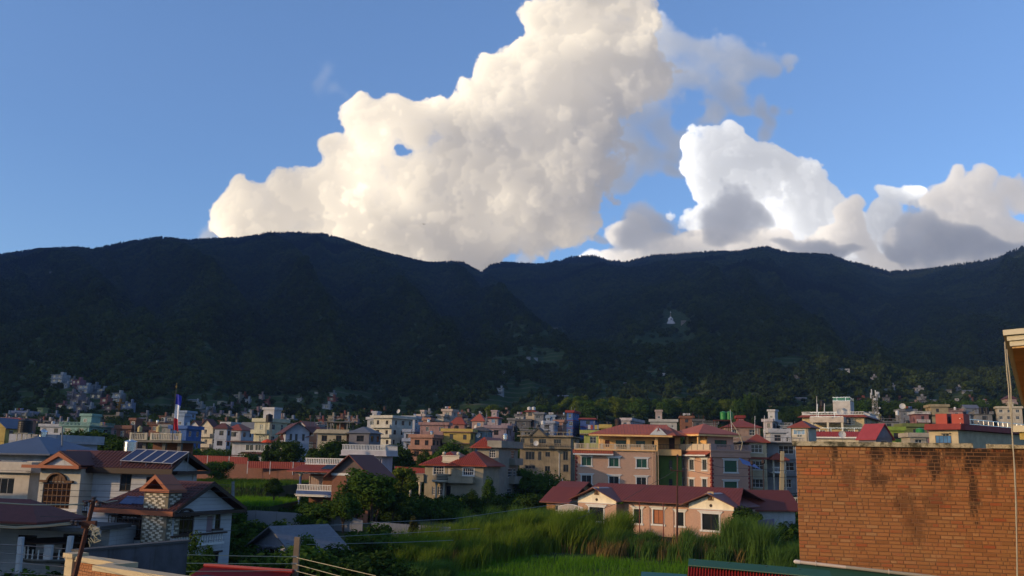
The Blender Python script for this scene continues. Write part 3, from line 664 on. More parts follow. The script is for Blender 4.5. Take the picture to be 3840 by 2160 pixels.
    def walls(s, z0, z1, mat, faces='FRLB', name='wall', dep=0.2):
        mb = MB()
        for f in faces: s.facade(mb, f, z0, z1, dep)
        mb.face((0, 0, z1), (s.W, 0, z1), (s.W, s.D, z1), (0, s.D, z1))
        return s.put(mb, name, mat)
def balus(mb, x0, y0, x1, y1, z, h=0.9, sp=0.28, r=0.05, rail=0.09, posts=0):
    d = Vector((x1-x0, y1-y0, 0)); L = d.length
    if L < .1: return
    u = d/L; n = Vector((-u.y, u.x, 0))*rail
    def bar(za, zb, k=1.0):
        a = Vector((x0, y0, za)); b = Vector((x1, y1, za)); q = n*k
        mb.prism([a-q, b-q, b+q, a+q], (0, 0, zb-za))
    bar(z, z+.10); bar(z+h-.10, z+h, 1.15)
    c = max(1, int(L/sp))
    for i in range(c):
        p = Vector((x0, y0, 0))+u*(L*(i+.5)/c); mb.box(p.x-r, p.y-r, z+.1, p.x+r, p.y+r, z+h-.1)
def ringpar(mb, x0, y0, x1, y1, z, h, t=.14, sides='FRBL'):
    if 'F' in sides: mb.box(x0, y0, z, x1, y0+t, z+h)
    if 'B' in sides: mb.box(x0, y1-t, z, x1, y1, z+h)
    if 'L' in sides: mb.box(x0, y0+t, z, x0+t, y1-t, z+h)
    if 'R' in sides: mb.box(x1-t, y0+t, z, x1, y1-t, z+h)
def roofsolid(mb, eave, top, th=0.14):
    """eave: 4 corner points ccw from front-left; top: 2 ridge points (left/right or front/back) or 1 apex"""
    e = [Vector(p) for p in eave]; b = [p-Vector((0, 0, th)) for p in e]
    if len(top) == 1:
        for i in range(4): mb.face(e[i], e[(i+1) % 4], top[0])
    else:
        a, c = [Vector(p) for p in top]
        # ridge along x: a left, c right
        mb.face(e[0], e[1], c, a); mb.face(e[2], e[3], a, c); mb.face(e[1], e[2], c); mb.face(e[3], e[0], a)
    for i in range(4): j = (i+1) % 4; mb.face(e[i], b[i], b[j], e[j])
    mb.face(b[3], b[2], b[1], b[0])
def hip(mb, x0, y0, x1, y1, z, rise, ov=.6, th=.14, capl=None, capr=None):
    X0, Y0_, X1, Y1 = x0-ov, y0-ov, x1+ov, y1+ov; e = [(X0, Y0_, z), (X1, Y0_, z), (X1, Y1, z), (X0, Y1, z)]
    lx, ly = X1-X0, Y1-Y0_
    if abs(lx-ly) < .3: roofsolid(mb, e, [((X0+X1)/2, (Y0_+Y1)/2, z+rise)], th)
    elif lx > ly:
        i = ly/2; l = X0+i if capl is None else X0+capl; r = X1-i if capr is None else X1-capr
        roofsolid(mb, e, [(l, (Y0_+Y1)/2, z+rise), (r, (Y0_+Y1)/2, z+rise)], th)
    else:
        i = lx/2; e2 = [e[1], e[2], e[3], e[0]]
        roofsolid(mb, e2, [((X0+X1)/2, Y0_+i, z+rise), ((X0+X1)/2, Y1-i, z+rise)], th)
def gable(mb, wb, x0, y0, x1, y1, z, rise, ov=.6, axis='x', th=.14):
    """pitched roof; wb receives the gable walls"""
    sl = rise/((y1-y0)/2 if axis == 'x' else (x1-x0)/2); ze = z-sl*ov
    if axis == 'x':
        ym = (y0+y1)/2
        for ya, s in ((y0-ov, 1), (y1+ov, -1)):
            pts = [(x0-ov, ya, ze), (x1+ov, ya, ze), (x1+ov, ym, z+rise), (x0-ov, ym, z+rise)]
            mb.prism(pts if s > 0 else pts[::-1], (0, 0, th))
        if wb is not None:
            wb.face((x1, y0, z), (x1, y1, z), (x1, ym, z+rise)); wb.face((x0, y1, z), (x0, y0, z), (x0, ym, z+rise))
    else:
        xm = (x0+x1)/2
        for xa, s in ((x0-ov, 1), (x1+ov, -1)):
            pts = [(xa, y0-ov, ze), (xm, y0-ov, z+rise), (xm, y1+ov, z+rise), (xa, y1+ov, ze)]
            mb.prism(pts if s > 0 else pts[::-1], (0, 0, th))
        if wb is not None:
            wb.face((x0, y0, z), (x1, y0, z), (xm, y0, z+rise)); wb.face((x1, y1, z), (x0, y1, z), (xm, y1, z+rise))
def ribs(mb, a, b, c, d, step=.35, r=.04, lift=.0):
    """raised ribs running up a roof slope a-b (eave) to d-c (top)"""
    a, b, c, d = [Vector(p) for p in (a, b, c, d)]; L = (b-a).length; n = max(1, int(L/step)); nn = (b-a).cross(d-a).normalized()
    u = (b-a).normalized()*r
    for i in range(n+1):
        t = i/n; p = a.lerp(b, t)+nn*lift; 
        # top point: project straight up the slope, clipped by the (possibly shorter) top edge
        k0, k1 = (d-a).dot(u.normalized())/L, (c-a).dot(u.normalized())/L
        if t < k0: f = t/max(k0, 1e-6)
        elif t > k1: f = (1-t)/max(1-k1, 1e-6)
        else: f = 1.0
        if f < .05: continue
        up = ((d-a)-u.normalized()*(d-a).dot(u.normalized())); q = p+up*f
        i0 = len(mb.v); h = nn*r*1.2
        mb.v += [tuple(p-u), tuple(p+u), tuple(p+h), tuple(q-u), tuple(q+u), tuple(q+h)]
        for fc in ((i0, i0+2, i0+5, i0+3), (i0+1, i0+4, i0+5, i0+2), (i0, i0+1, i0+2)): mb.f.append(fc); mb.m.append(mb.mi)
_TILE = {}
def tiles(blk, a, b, c, d, tw, th, mat, budget, name='roof_tile'):
    """overlapping tiles over a roof slope; each tile is a part until the budget is used up, the rest is one joined part"""
    a, b, c, d = [Vector(p) for p in (a, b, c, d)]; u = (b-a).normalized(); L = (b-a).length
    upv = (d-a)-u*(d-a).dot(u); H = upv.length; w = upv/H; n = u.cross(w)
    k0, k1 = (d-a).dot(u), (c-a).dot(u); key = (round(tw, 2), round(th, 2), mat.name)
    if key not in _TILE:
        mb = MB(); g_ = .012
        # a shallow curved tile: five-sided cross-section
        xs = [g_, tw*.25, tw*.5, tw*.75, tw-g_]; hs = [.0, .045, .06, .045, .0]
        top = [(x, 0, .035+h) for x, h in zip(xs, hs)]; bot = [(x, th*1.1, .005+h) for x, h in zip(xs, hs)]
        for i in range(4): mb.face(top[i], top[i+1], bot[i+1], bot[i])
        mb.face(*([(xs[0], 0, .0), (xs[-1], 0, .0)]+top[::-1]))
        mb.face((xs[0], 0, 0), top[0], bot[0]); mb.face((xs[-1], 0, 0), bot[-1], top[-1])
        _TILE[key] = mb.mesh(name, mat)
    me = _TILE[key]; rest = MB(); rows = int(H/th)
    mv = [v.co.copy() for v in me.vertices]; mf = [tuple(p.vertices) for p in me.polygons]
    for j in range(rows):
        f = (j*th)/H; f2 = ((j+1)*th)/H; lo = max(k0*f2, 0); hi = L+(k1-L)*f2; n_ = int((hi-lo)/tw); x0 = lo+((hi-lo)-n_*tw)/2
        for i in range(n_):
            x = x0+i*tw+rnd.uniform(-.006, .006); p = a+u*x+w*(j*th)+n*rnd.uniform(.0, .008)
            Mx = Matrix(((u.x, w.x, n.x, p.x), (u.y, w.y, n.y, p.y), (u.z, w.z, n.z, p.z), (0, 0, 0, 1)))
            if budget[0] > 0: budget[0] -= 1; blk.put(me, name, None, Mx)
            else:
                i0 = len(rest.v); rest.v += [tuple(Mx @ q) for q in mv]; rest.f += [tuple(i0+k for k in q) for q in mf]; rest.m += [0]*len(mf)
    if rest.v: setp(blk.put(rest, name+'s', mat), kind='stuff')
    return budget
def dish(label, px, py, Y, r=0.6, face=(-0.55, -0.8, 0.35), leg=1.2, group=None):
    c = P(px, py, Y); t = thing('satellite_dish', label, 'satellite dish', (c.x, c.y, c.z-leg), 0, group)
    f = Vector(face).normalized(); q = f.to_track_quat('Z', 'Y'); mb = MB(); pr = [(r*k/5, 0.28*r*(k/5)**2) for k in range(1, 6)]
    i = 0; n = 14; rings = []
    for k, (rr, zz) in enumerate(pr):
        ring = [Vector((0, 0, leg))+q @ Vector((rr*math.cos(6.283*j/n), rr*math.sin(6.283*j/n), zz)) for j in range(n)]; rings.append(ring)
    for k in range(len(rings)-1):
        for j in range(n): mb.face(rings[k][j], rings[k][(j+1) % n], rings[k+1][(j+1) % n], rings[k+1][j])
    mb.face(*rings[0]); mb.build('reflector', plain('dish_paint', (0.5, 0.5, 0.48), 0.5), t)
    a = MB(); a.tube((0, 0, 0), (0, 0, leg), .03, .03, 6); a.build('mast', GREYM, t)
    fd = MB(); e = Vector((0, 0, leg))+f*r*.9; fd.tube(rings[-1][3], e, .012, .012, 4); fd.tube(e-f*.05, e+f*.05, .04, .04, 6); fd.build('feed_arm', GREYM, t)
    return t
def tank(label, px, pytop, Y, r, h, mat, stand=0.0, name='water_tank', cat='water tank', group=None, smat=None, ringed=True):
    top = P(px, pytop, Y); z = top.z-h; t = thing(name, label, cat, (top.x, top.y, z-stand), 0, group); mb = MB(); s = stand
    pr = [(r*.97, s), (r, s+.03)]
    if ringed:
        k = max(3, int(h/.22))
        for i in range(k): zz = s+.05+(h-.25)*i/k; d = (h-.25)/k; pr += [(r, zz), (r*.965, zz+d*.5), (r, zz+d*.9)]
    else: pr += [(r, s+h-.25)]
    pr += [(r*.9, s+h-.14), (r*.45, s+h-.03), (r*.4, s+h-.03)]
    mb.lathe(0, 0, pr, 18); o = mb.build('tank_body', mat, t)
    l = MB(); l.lathe(0, 0, [(r*.38, s+h-.05), (r*.38, s+h+.03), (r*.3, s+h+.06)], 12); l.build('lid', mat, t)
    if stand > .1:
        st = MB()
        for a, b in ((-1, -1), (1, -1), (1, 1), (-1, 1)): st.box(a*r*.7-.05, b*r*.7-.05, 0, a*r*.7+.05, b*r*.7+.05, s-.06)
        st.box(-r, -r, s-.06, r, r, s); st.build('stand', smat or RUST, t)
    return t
def house(label, pxa, pxb, pytop, Y, yaw, n, wall, pxc=None, D=None, fl=3.0, roof='flat', rm=None, rise=1.6, par='wall', pm=None, wsp=None, balc=(), tower=None, win_every=3.2, base=None, ov=.5,
          group=None, name='house', cat='house', rwin=True, ww=1.4, wh=1.35, skip=(), slab=True, gx=False, slabm=None, extra=0.0):
    A = P(pxa, pytop, Y); top = A.z; yw = R(yaw); gz = ztf(A.x, Y)
    H = n*fl; zb = min(top-H, gz)-extra if base is None else base
    # never float: the visible storeys count down from the roof, the foot goes to the ground
    root = thing(name, label, cat, (A.x, Y, zb), yw, group); b = Blk(root, (A.x, Y, zb), yw); ht = top-zb
    b.W = max(2.0, b.at(pxb, pytop, 'F')[0])
    if pxc is not None: b.D = min(30.0, max(2.0, b.at(pxc, pytop, 'R')[0]))
    else: b.D = D or 8.0
    hs = sum(map(ord, label)); sp = wsp or ((W_SIMPLE, W_SIMPLE, W_BRN, W_DARK, Spec(simple=True, nx=3, nz=1), Spec(simple=True, nx=2, nz=1, pm=GLASSB))[hs % 6] if Y > 200 else W_W22); pm = pm or wall; shade = MB()
    for k in range(min(n, 7)):
        z = ht-(k+1)*fl+.95
        if z < .2: continue
        for face, L in (('F', b.W), ('R', b.D), ('L', b.D)):
            if face != 'F' and not rwin: continue
            if face == 'L' and yaw < 0 and pxa > 1500: continue
            m = max(1, int(L/win_every)); jx = rnd.uniform(-.4, .4)
            for i in range(m):
                if (k, i) in skip and face == 'F': continue
                w_ = ww*rnd.choice((.75, 1, 1, 1.25)); w_ = min(w_, L/m*.7); x = min(max(L*(i+.5)/m-w_/2+jx, .25), max(L-w_-.25, .25))
                if face == 'F' and k in balc and i == m//2: b.win(face, x, z-.9, min(1.0, w_), wh+.85, sp, name='door')
                else:
                    b.win(face, x, z, w_, wh, sp)
                    if hs % 3 == 0 and face == 'F': shade.box(x-.2, -.45, z+wh+.06, x+w_+.2, -.0, z+wh+.14)
    b.walls(0, ht, wall)
    if shade.v: b.put(shade, 'sunshade', pm)
    if hs % 2: q = MB(); q.tube((b.W*.93, -.07, 0), (b.W*.93, -.07, ht-.3), .05, .05, 6); b.put(q, 'drain_pipe', DARKC if hs % 4 == 1 else TRIM)
    sm = slabm or wall
    if slab:
        mb = MB(); o = .12
        for k in range(0, min(n, 7)):
            z = ht-k*fl
            if z < .5: continue
            oo = ov if k == 0 and roof == 'flat' else o
            mb.box(-oo, -oo, z-.16+(.002 if k else .004), b.W+oo, -.004, z+.004); mb.box(b.W+.004, -oo, z-.16+.002, b.W+oo, b.D+oo, z+.004); mb.box(-oo, -.004, z-.16, -.004, b.D+oo, z+.004)
            if k == 0 and roof == 'flat': mb.box(0, 0, z, b.W, b.D, z+.03)
        b.put(mb, 'floor_slab', sm)
    for k in balc:
        z = ht-(k+1)*fl; mb = MB()
        if z < 1: continue
        mb.box(-.1, -1.2, z-.14, b.W+.1, -.13, z+.0); b.put(mb, 'balcony_floor', sm); pb = MB()
        if par == 'bal': balus(pb, 0, -1.1, b.W, -1.1, z, .95); pb.box(-.1, -1.2, z, .1, -1.0, z+1.0); pb.box(b.W-.1, -1.2, z, b.W+.1, -1.0, z+1.0)
        else: ringpar(pb, -.1, -1.2, b.W+.1, -.13, z, .9, .1, 'FLR')
        b.put(pb, 'balcony_parapet', pm)
    if roof == 'flat':
        mb = MB()
        if par == 'wall': ringpar(mb, -ov, -ov, b.W+ov, b.D+ov, ht+.03, .75, .12)
        elif par == 'bal':
            for q in ((-ov, -ov, b.W+ov, -ov), (b.W+ov, -ov, b.W+ov, b.D+ov), (-ov, b.D+ov, -ov, -ov)): balus(mb, *q, ht+.03, .9, .4 if Y > 180 else .3)
        elif par == 'rail':
            for q in ((-ov, -ov, b.W+ov, -ov), (b.W+ov, -ov, b.W+ov, b.D+ov), (-ov, b.D+ov, -ov, -ov)): balus(mb, *q, ht+.03, .9, 1.6, .03, .03)
        if mb.v: b.put(mb, 'parapet', pm)
    elif roof == 'hip': mb = MB(); hip(mb, 0, 0, b.W, b.D, ht, rise, ov); b.put(mb, 'roof', rm)
    elif roof in ('gx', 'gy'):
        mb = MB(); wb = MB(); gable(mb, wb, 0, 0, b.W, b.D, ht, rise, ov, roof[1]); b.put(mb, 'roof', rm); b.put(wb, 'gable_wall', wall)
    elif roof == 'skirt':      # flat roof with a sloping tiled skirt round it
        mb = MB(); o = ov+.45; z = ht
        q0 = [(-o, -o, z-.25), (b.W+o, -o, z-.25), (b.W+o, b.D+o, z-.25), (-o, b.D+o, z-.25)]; q1 = [(0, 0, z+.35), (b.W, 0, z+.35), (b.W, b.D, z+.35), (0, b.D, z+.35)]
        for i in range(4): j = (i+1) % 4; mb.face(q0[i], q0[j], q1[j], q1[i]); mb.face(q0[i], q1[i], (q1[i][0], q1[i][1], z-.3), (q0[i][0], q0[i][1], z-.3)); 
        mb.face(*[(p[0], p[1], z-.27) for p in q0[::-1]]); mb.face(*[(p[0], p[1], z+.34) for p in q1]); b.put(mb, 'roof', rm)
        if par == 'bal':
            pb = MB(); 
            for q in ((0, 0, b.W, 0), (b.W, 0, b.W, b.D), (0, b.D, 0, 0)): balus(pb, *q, ht+.35, .8, .35)
            b.put(pb, 'parapet', pm)
    if roof == 'flat' and pytop < 1660 and label.count(' ') < 11 and b.W > 4:
        rr = random.Random(hs); q = MB()
        for cx_, cy_ in ((.1, .1), (b.W-.1, .1), (b.W*.5, .1), (b.W-.1, b.D-.2)):
            for k in range(3): dx = rr.uniform(-.12, .12); q.tube((cx_+dx, cy_+dx, ht+.5), (cx_+dx*2, cy_+dx, ht+1.7+rr.random()*.6), .02*Y/150, .02*Y/150, 4)
        if hs % 3 != 1: b.put(q, 'rebar_stubs', RUST)
        if hs % 2 == 0: wp_ = b.M @ Vector((b.W*rr.uniform(.2, .8), b.D*.5, ht)); tt = thing('water_tank', 'water tank on the '+label, 'water tank', wp_); q = MB(); q.lathe(0, 0, [(.5, .5), (.52, .6), (.52, 1.5), (.4, 1.7), (.2, 1.8)], 12); q.build('tank_body', rr.choice((BLACKP, BLACKP, STEEL, TRIM)), tt); q = MB(); q.box(-.5, -.5, 0, .5, .5, .5); q.build('stand', CONC, tt)
        if hs % 4 == 3:
            wp_ = b.M @ Vector((b.W*.15, .6, ht)); tt = thing('clothes_line', 'line of washing on the '+label, 'laundry', wp_, yw); q = MB(); L_ = b.W*.6; q.tube((0, 0, 0), (0, 0, 2), .03, .03, 5); q.tube((L_, 0, 0), (L_, 0, 2), .03, .03, 5); q.tube((0, 0, 1.95), (L_, 0, 1.95), .015, .015, 4); q.build('line', GREYM, tt)
            for k in range(5): x = L_*(k+.4)/5.2; q = MB(); q.box(x, -.02, rr.uniform(.9, 1.2), x+rr.uniform(.4, .7), .02, 1.93); q.build('cloth', plain('cloth%d' % (hs*k % 5), ((.5,.5,.5), (.4,.08,.06), (.08,.12,.3), (.45,.35,.1), (.3,.3,.35))[hs*k % 5], .9), tt)
    if tower:
        for tw in (tower if isinstance(tower, list) else [tower]):
            x0, x1, h, dd = tw[:4]; m2 = tw[4] if len(tw) > 4 else wall; x0 *= b.W; x1 *= b.W; mb = MB(); y0 = b.D*dd; y1 = min(b.D-.2, y0+max(2.6, b.D*.4))
            mb.box(x0, y0, ht+.03, x1, y1, ht+h); mb.box(x0-.3, y0-.3, ht+h, x1+.3, y1+.3, ht+h+.16); ringpar(mb, x0-.25, y0-.25, x1+.25, y1+.25, ht+h+.16, .45, .1); b.put(mb, 'stair_tower', m2)
            T = Tm(x0+(x1-x0)*.3, y0-.10, ht+1.0); fm, _ = wmesh(.9, .9, 2, 1, .07, TRIM, GLASS, True); b.put(fm, 'window', None, T)
    return root, b, ht
# ================================================================== near and middle buildings, measured from the photograph
BRK = brickmat((0.52, 0.26, 0.17), (0.62, 0.34, 0.23), (0.56, 0.42, 0.32)); BRKD = brickmat((0.24, 0.085, 0.045), (0.30, 0.11, 0.06), (0.22, 0.13, 0.09))
ROOFR = plain('red_sheet_roof', (0.15, 0.034, 0.020), 0.55, 0.0, 0.3, 0.6); ROOFO = plain('faded_red_roof', (0.40, 0.105, 0.055), 0.6, 0.0, 0.35, 0.5)
TILER = plain('red_tile', (0.30, 0.050, 0.022), 0.55, 0.0, 0.25, 1.2); TILED = plain('dark_red_tile', (0.10, 0.034, 0.028), 0.7, 0.0, 0.4, 0.8)
LOGG = paint((1.0, 0.60, 0.24), dirt=0.1); PEACH = paint((0.62, 0.36, 0.26), dirt=0.1, var=.08); BEIGE = paint((0.40, 0.35, 0.25), dirt=0.25)
ORNG = plain('orange_fascia', (0.34, 0.10, 0.045), 0.6); GRNW = paint((0.10, 0.19, 0.035), dirt=0.35); GREYW = paint((0.30, 0.31, 0.33)); BLUEP = paint((0.10, 0.17, 0.38), dirt=.1)
def curtain(c):
    cm = plain('curtain', c, 0.9)
    def f(o, w, h):
        mb = MB(); n = 10
        for i in range(n):
            x0 = w*.08+w*.84*i/n; x1 = w*.08+w*.84*(i+1)/n; y = .055+(i % 2)*.02
            mb.face((x0, y, .08), (x1, .13-y, .08), (x1, .13-y, h-.08), (x0, y, h-.08))
        link('curtain', mb.mesh('curtain', cm), o)
    return f
# ---------------------------------------------------------------- long orange brick apartment house
def apartment():
    Y = 163.0; A = P(2157, 1690, Y); zg = 2.4
    root = thing('apartment_building', 'wide orange and brick apartment block with red hipped roofs and a green stairwell bay', 'building', (A.x, Y, zg), R(-4))
    b = Blk(root, (A.x, Y, zg), R(-4)); b.W = b.at(2462, 1750)[0]; b.D = 13.0
    zf = b.at(2300, 1690)[1]; ze = b.at(2300, 1627)[1]
    sp = Spec(fm=TRIM, pm=GLASSG, nx=2, nz=1, t=.05, trim='hood'); spd = Spec(fm=TRIM, pm=GLASS, nx=2, nz=1, t=.05, trim='hood')
    for y0, y1, s in ((1716, 1748, sp), (1784, 1817, spd), (1850, 1882, spd)):
        for x0, x1, dy in ((2181, 2217, -2), (2284, 2321, 2), (2387, 2425, 6)): b.pwin('F', x0, y0+dy, x1, y1+dy, s)
    b.walls(0, zf, BRK, dep=.3)
    fl = MB(); fl.box(-.2, -.35, zf+.002, b.W+.2, b.D, zf+.2); b.put(fl, 'floor_slab', LOGG)
    # loggia: room set back behind the balustrade
    xr = b.at(2252, 1650)[0]; r = Blk(root, b.M @ Vector((xr, 2.1, 0)), R(-4)); r.W = b.W-xr+.5; r.D = b.D-2.2
    dk = Spec(fm=DKBROWN, pm=plain('door_wood', (0.10, 0.035, 0.018), .6), nx=1, nz=1, t=.08); gw = Spec(fm=plain('green_frame', (.02, .05, .035), .5), pm=GLASSG, nx=2, nz=1, t=.06)
    r.pwin('F', 2269, 1650, 2286, 1676, dk, name='door'); r.pwin('F', 2309, 1651, 2347, 1675, gw); r.pwin('F', 2385, 1653, 2420, 1677, gw); r.pwin('F', 2445, 1654, 2457, 1677, Spec(fm=DKBROWN, nx=4, nz=4, t=.05))
    r.walls(zf+.2, ze, LOGG)
    cm = MB()
    for px in (2256, 2356, 2461):
        x = b.at(px, 1660)[0]; c = MB(); c.box(x-.28, -.05, zf+.2, x+.28, .45, ze); b.put(c, 'column', LOGG)
    bl = MB(); xs = [0]+[b.at(p, 1680)[0] for p in (2203, 2256, 2306, 2356, 2408)]+[b.W]
    for i in range(len(xs)-1): balus(bl, xs[i]+.25, -.15, xs[i+1]-.25, -.15, zf+.2, .95, .27, .055, .1); bl.box(xs[i]-.22, -.28, zf+.2, xs[i]+.25, -.0, zf+1.2)
    balus(bl, 0, .2, 0, b.D, zf+.2, .95); setp(b.put(bl, 'balustrade', plain('cream_plaster', (.58, .47, .33), .7)), kind='stuff')
    br = MB(); xa = b.at(2215, 1627)[0]; ze2 = ze+.0
    hip(br, xa+.4, -.2, b.W+2.6, 8.6, ze2, 1.9, .7, .16, capl=6.2, capr=1.0); X0, Y0_, X1, Y1 = xa-.3, -.9, b.W+3.3, 9.3
    ribs(br, (X0, Y0_, ze2), (X1, Y0_, ze2), (X1-1, (Y0_+Y1)/2, ze2+1.9), (X0+6.2, (Y0_+Y1)/2, ze2+1.9), .55, .035); b.put(br, 'roof', ROOFO)
    fa = MB(); fa.box(xa-.3, -.93, ze2-.42, b.W+2.7, -.85, ze2-.13); b.put(fa, 'fascia', LOGG)
    # white pediment with a small painted figure
    x0, x1 = b.at(2436, 1630, 'F', 1.0)[0], b.at(2501, 1630, 'F', 1.0)[0]; zt_ = b.at(2470, 1600, 'F', 1.0)[1]; zb_ = b.at(2470, 1631, 'F', 1.0)[1]; xm = (x0+x1)/2
    g_ = MB(); g_.prism([(x0, -1.0, zb_), (x1, -1.0, zb_), (xm, -1.0, zt_)], (0, .25, 0)); pd = b.put(g_, 'pediment', TRIM)
    rr = MB(); rr.prism([(x0-.1, -.74, zb_-.05), (x0+.12, -.74, zb_-.05), (xm, -.74, zt_-.15), (xm, -.74, zt_+.1)], (0, 5.5, 0)); rr.prism([(x1+.1, -.74, zb_-.05), (xm, -.74, zt_+.1), (xm, -.74, zt_-.15), (x1-.12, -.74, zb_-.05)], (0, 5.5, 0)); b.put(rr, 'pediment_roof', ROOFO)
    fg = MB(); zc = (zt_+zb_)/2+.25
    for p in (((-.25, .45), (.12, 0)), ((.25, .5), (-.1, .05)), ((.12, 0), (-.25, -.35)), ((-.1, .05), (.28, -.3)), ((-.1, .05), (.12, 0))): fg.tube((xm+p[0][0], -1.03, zc+p[0][1]), (xm+p[1][0], -1.03, zc+p[1][1]), .05, .05, 5)
    fg.tube((xm, -1.04, zc+.25), (xm, -1.0, zc+.25), .09, .09, 8); b.put(fg, 'painted_figure', plain('red_paint', (.32, .05, .04), .7))
    # small tiled canopy over the first windows
    x0, x1 = b.at(2149, 1700, 'F', .9)[0], b.at(2300, 1700, 'F', .9)[0]; z0 = b.at(2200, 1703, 'F', .9)[1]; cn = MB()
    cn.prism([(x0, -1.0, z0), (x0, -.02, z0+.62), (x0, -.02, z0+.75), (x0, -1.0, z0+.13)], (x1-x0, 0, 0)); ribs(cn, (x0, -1.0, z0+.13), (x1, -1.0, z0+.13), (x1, -.02, z0+.75), (x0, -.02, z0+.75), .3, .05); b.put(cn, 'canopy_roof', ROOFO)
    cf = MB(); cf.box(x0, -1.05, z0-.12, x1, -1.01, z0+.12); b.put(cf, 'canopy_fascia', TRIM)
    pp = MB(); xq = b.at(2449, 1750, 'F', .3)[0]
    for dx in (0, .5, .9): pp.tube((xq+dx, -.25, 0), (xq+dx, -.25, zf+.1), .07, .07, 8)
    b.put(pp, 'drain_pipe', plain('pale_pipe', (.42, .30, .2), .5))
    red = plain('red_quoin', (0.22, 0.025, 0.02), .7)
    def quoins(bk, face, x, sgn, z1):
        mb = MB(); mb.box(0, -.05, 0, .42, .0, .34); me = mb.mesh('quoin', red); mb2 = MB(); mb2.box(0, -.05, 0, .22, .0, .30); me2 = mb2.mesh('quoin', red); k = 0; z = .3
        while z < z1-.3:
            w = .42 if k % 2 == 0 else .22; xx = x if sgn > 0 else x-w; bk.put(me if k % 2 == 0 else me2, 'quoin', None, bk.ft(face, xx, z)); z += .36; k += 1
    quoins(b, 'F', .0, 1, zf-.8)
    # stair bay between the wings
    A2 = b.M @ Vector((b.W+.05, 2.6, 0)); m = Blk(root, A2, R(-4)); m.W = 4.6; m.D = 9
    zg2 = m.at(2500, 1708)[1]; m.pwin('F', 2508, 1725, 2522, 1762, Spec(fm=GRNW, nx=1, nz=2, t=.06, trim='box', tm=GRNW)); m.pwin('F', 2508, 1795, 2522, 1832, Spec(fm=GRNW, nx=1, nz=2, t=.06, trim='box', tm=GRNW))
    m.walls(0, zg2, GRNW)
    q = MB(); q.box(-.02, -1.4, zg2, 4.4, 2.2, zg2+1.05); m.put(q, 'balcony', LOGG)
    q = MB(); q.box(-.02, 1.8, zg2+1.05, 4.6, 2.1, ze); m.put(q, 'back_wall', LOGG)
    q = MB(); balus(q, 0, -1.3, 4.3, -1.3, zg2+1.1, .8, .5, .02, .03); m.put(q, 'railing', RUST)
    q = MB(); q.box(2.6, 1.7, zg2+1.1, 3.6, 1.78, zg2+3.1); m.put(q, 'door', DKBROWN)
    hr = MB(); hip(hr, -.5, -1.2, 5.2, 8.0, ze+.03, 1.6, .2); m.put(hr, 'roof', ROOFO)
    # right wing, standing corner-on
    A3 = P(2533, 1690, 167.5); w = Blk(root, (A3.x, 167.5, zg), R(-64)); w.W = w.at(2668, 1750)[0]; w.D = w.at(2812, 1750, 'R')[0]
    zp = w.at(2600, 1692)[1]
    for y0, y1 in ((1724, 1763), (1796, 1834), (1866, 1900)):
        for x0, x1 in ((2543, 2558), (2585, 2602), (2634, 2651)): w.pwin('F', x0, y0, x1, y1, Spec(fm=TRIM, pm=GLASS, nx=2, nz=1, t=.05, trim='hood'))
    gb = Spec(fm=TRIM, pm=plain('green_blind', (0.035, 0.10, 0.05), .6), nx=1, nz=1, t=.05, trim='hood')
    for y0, y1 in ((1727, 1771), (1806, 1848)): w.pwin('R', 2716, y0, 2765, y1, gb)
    w.walls(0, zp, BRK, 'FLB'); w.h['F'] = []
    mb = MB(); w.facade(mb, 'R', 0, zp); w.put(mb, 'end_wall', PEACH)
    quoins(w, 'F', w.W, -1, zp-.5); quoins(w, 'R', 0.0, 1, zp-.5); quoins(w, 'R', w.D, -1, zp-.5)
    fl = MB(); fl.box(-.05, -.35, zp+.002, w.W+.35, w.D+.2, zp+.22); w.put(fl, 'floor_slab', PEACH)
    led = MB(); led.box(w.W+.02, -.3, zp-.95, w.W+.30, w.D+.1, zp-.62); led.box(w.W+.02, -.3, zp-.60, w.W+.22, w.D, zp+.0); w.put(led, 'ledge', PEACH)
    pm = plain('cream_plaster', (.58, .47, .33), .7); ba = MB(); L = w.W; n = 6
    for i in range(n): ba.box(L*i/n+.06, -.30, zp+.22, L*(i+1)/n-.06, -.18, zp+1.15)
    ba.box(0, -.32, zp+1.15, L+.3, -.16, zp+1.25); w.put(ba, 'parapet', pm)
    bp = MB(); bp.box(w.W+.16, -.3, zp+.22, w.W+.3, .9, zp+1.25)
    for a_, c_ in ((.9, w.D*.48), (w.D*.56, w.D-.5)): balus(bp, w.W+.23, a_, w.W+.23, c_, zp+.22, 1.0, .26, .05, .09)
    bp.box(w.W+.16, w.D*.48, zp+.22, w.W+.3, w.D*.56, zp+1.25); bp.box(w.W+.16, w.D-.5, zp+.22, w.W+.3, w.D+.2, zp+1.25); setp(w.put(bp, 'balustrade', plain('pink_plaster', (.40, .27, .24), .7)), kind='stuff')
    # upper rooms: set back 3.3 m from the end and 1.9 m from the front
    xi = w.W-3.4; u = Blk(root, w.M @ Vector((.3, 1.9, 0)), R(-64)); u.W = xi-.3; u.D = w.D-2.6; zu = w.at(2620, 1625)[1]
    u.pwin('F', 2590, 1656, 2600, 1674, dk, name='door'); u.pwin('F', 2560, 1650, 2566, 1674, dk, name='door'); u.pwin('R', 2680, 1650, 2725, 1676, Spec(fm=DKBROWN, pm=GLASSG, nx=2, nz=1, t=.05))
    mb = MB(); u.facade(mb, 'F', zp+.2, zu); u.facade(mb, 'L', zp+.2, zu); u.facade(mb, 'B', zp+.2, zu); u.put(mb, 'wall', LOGG); mb = MB(); u.facade(mb, 'R', zp+.2, zu); u.put(mb, 'end_wall', PEACH)
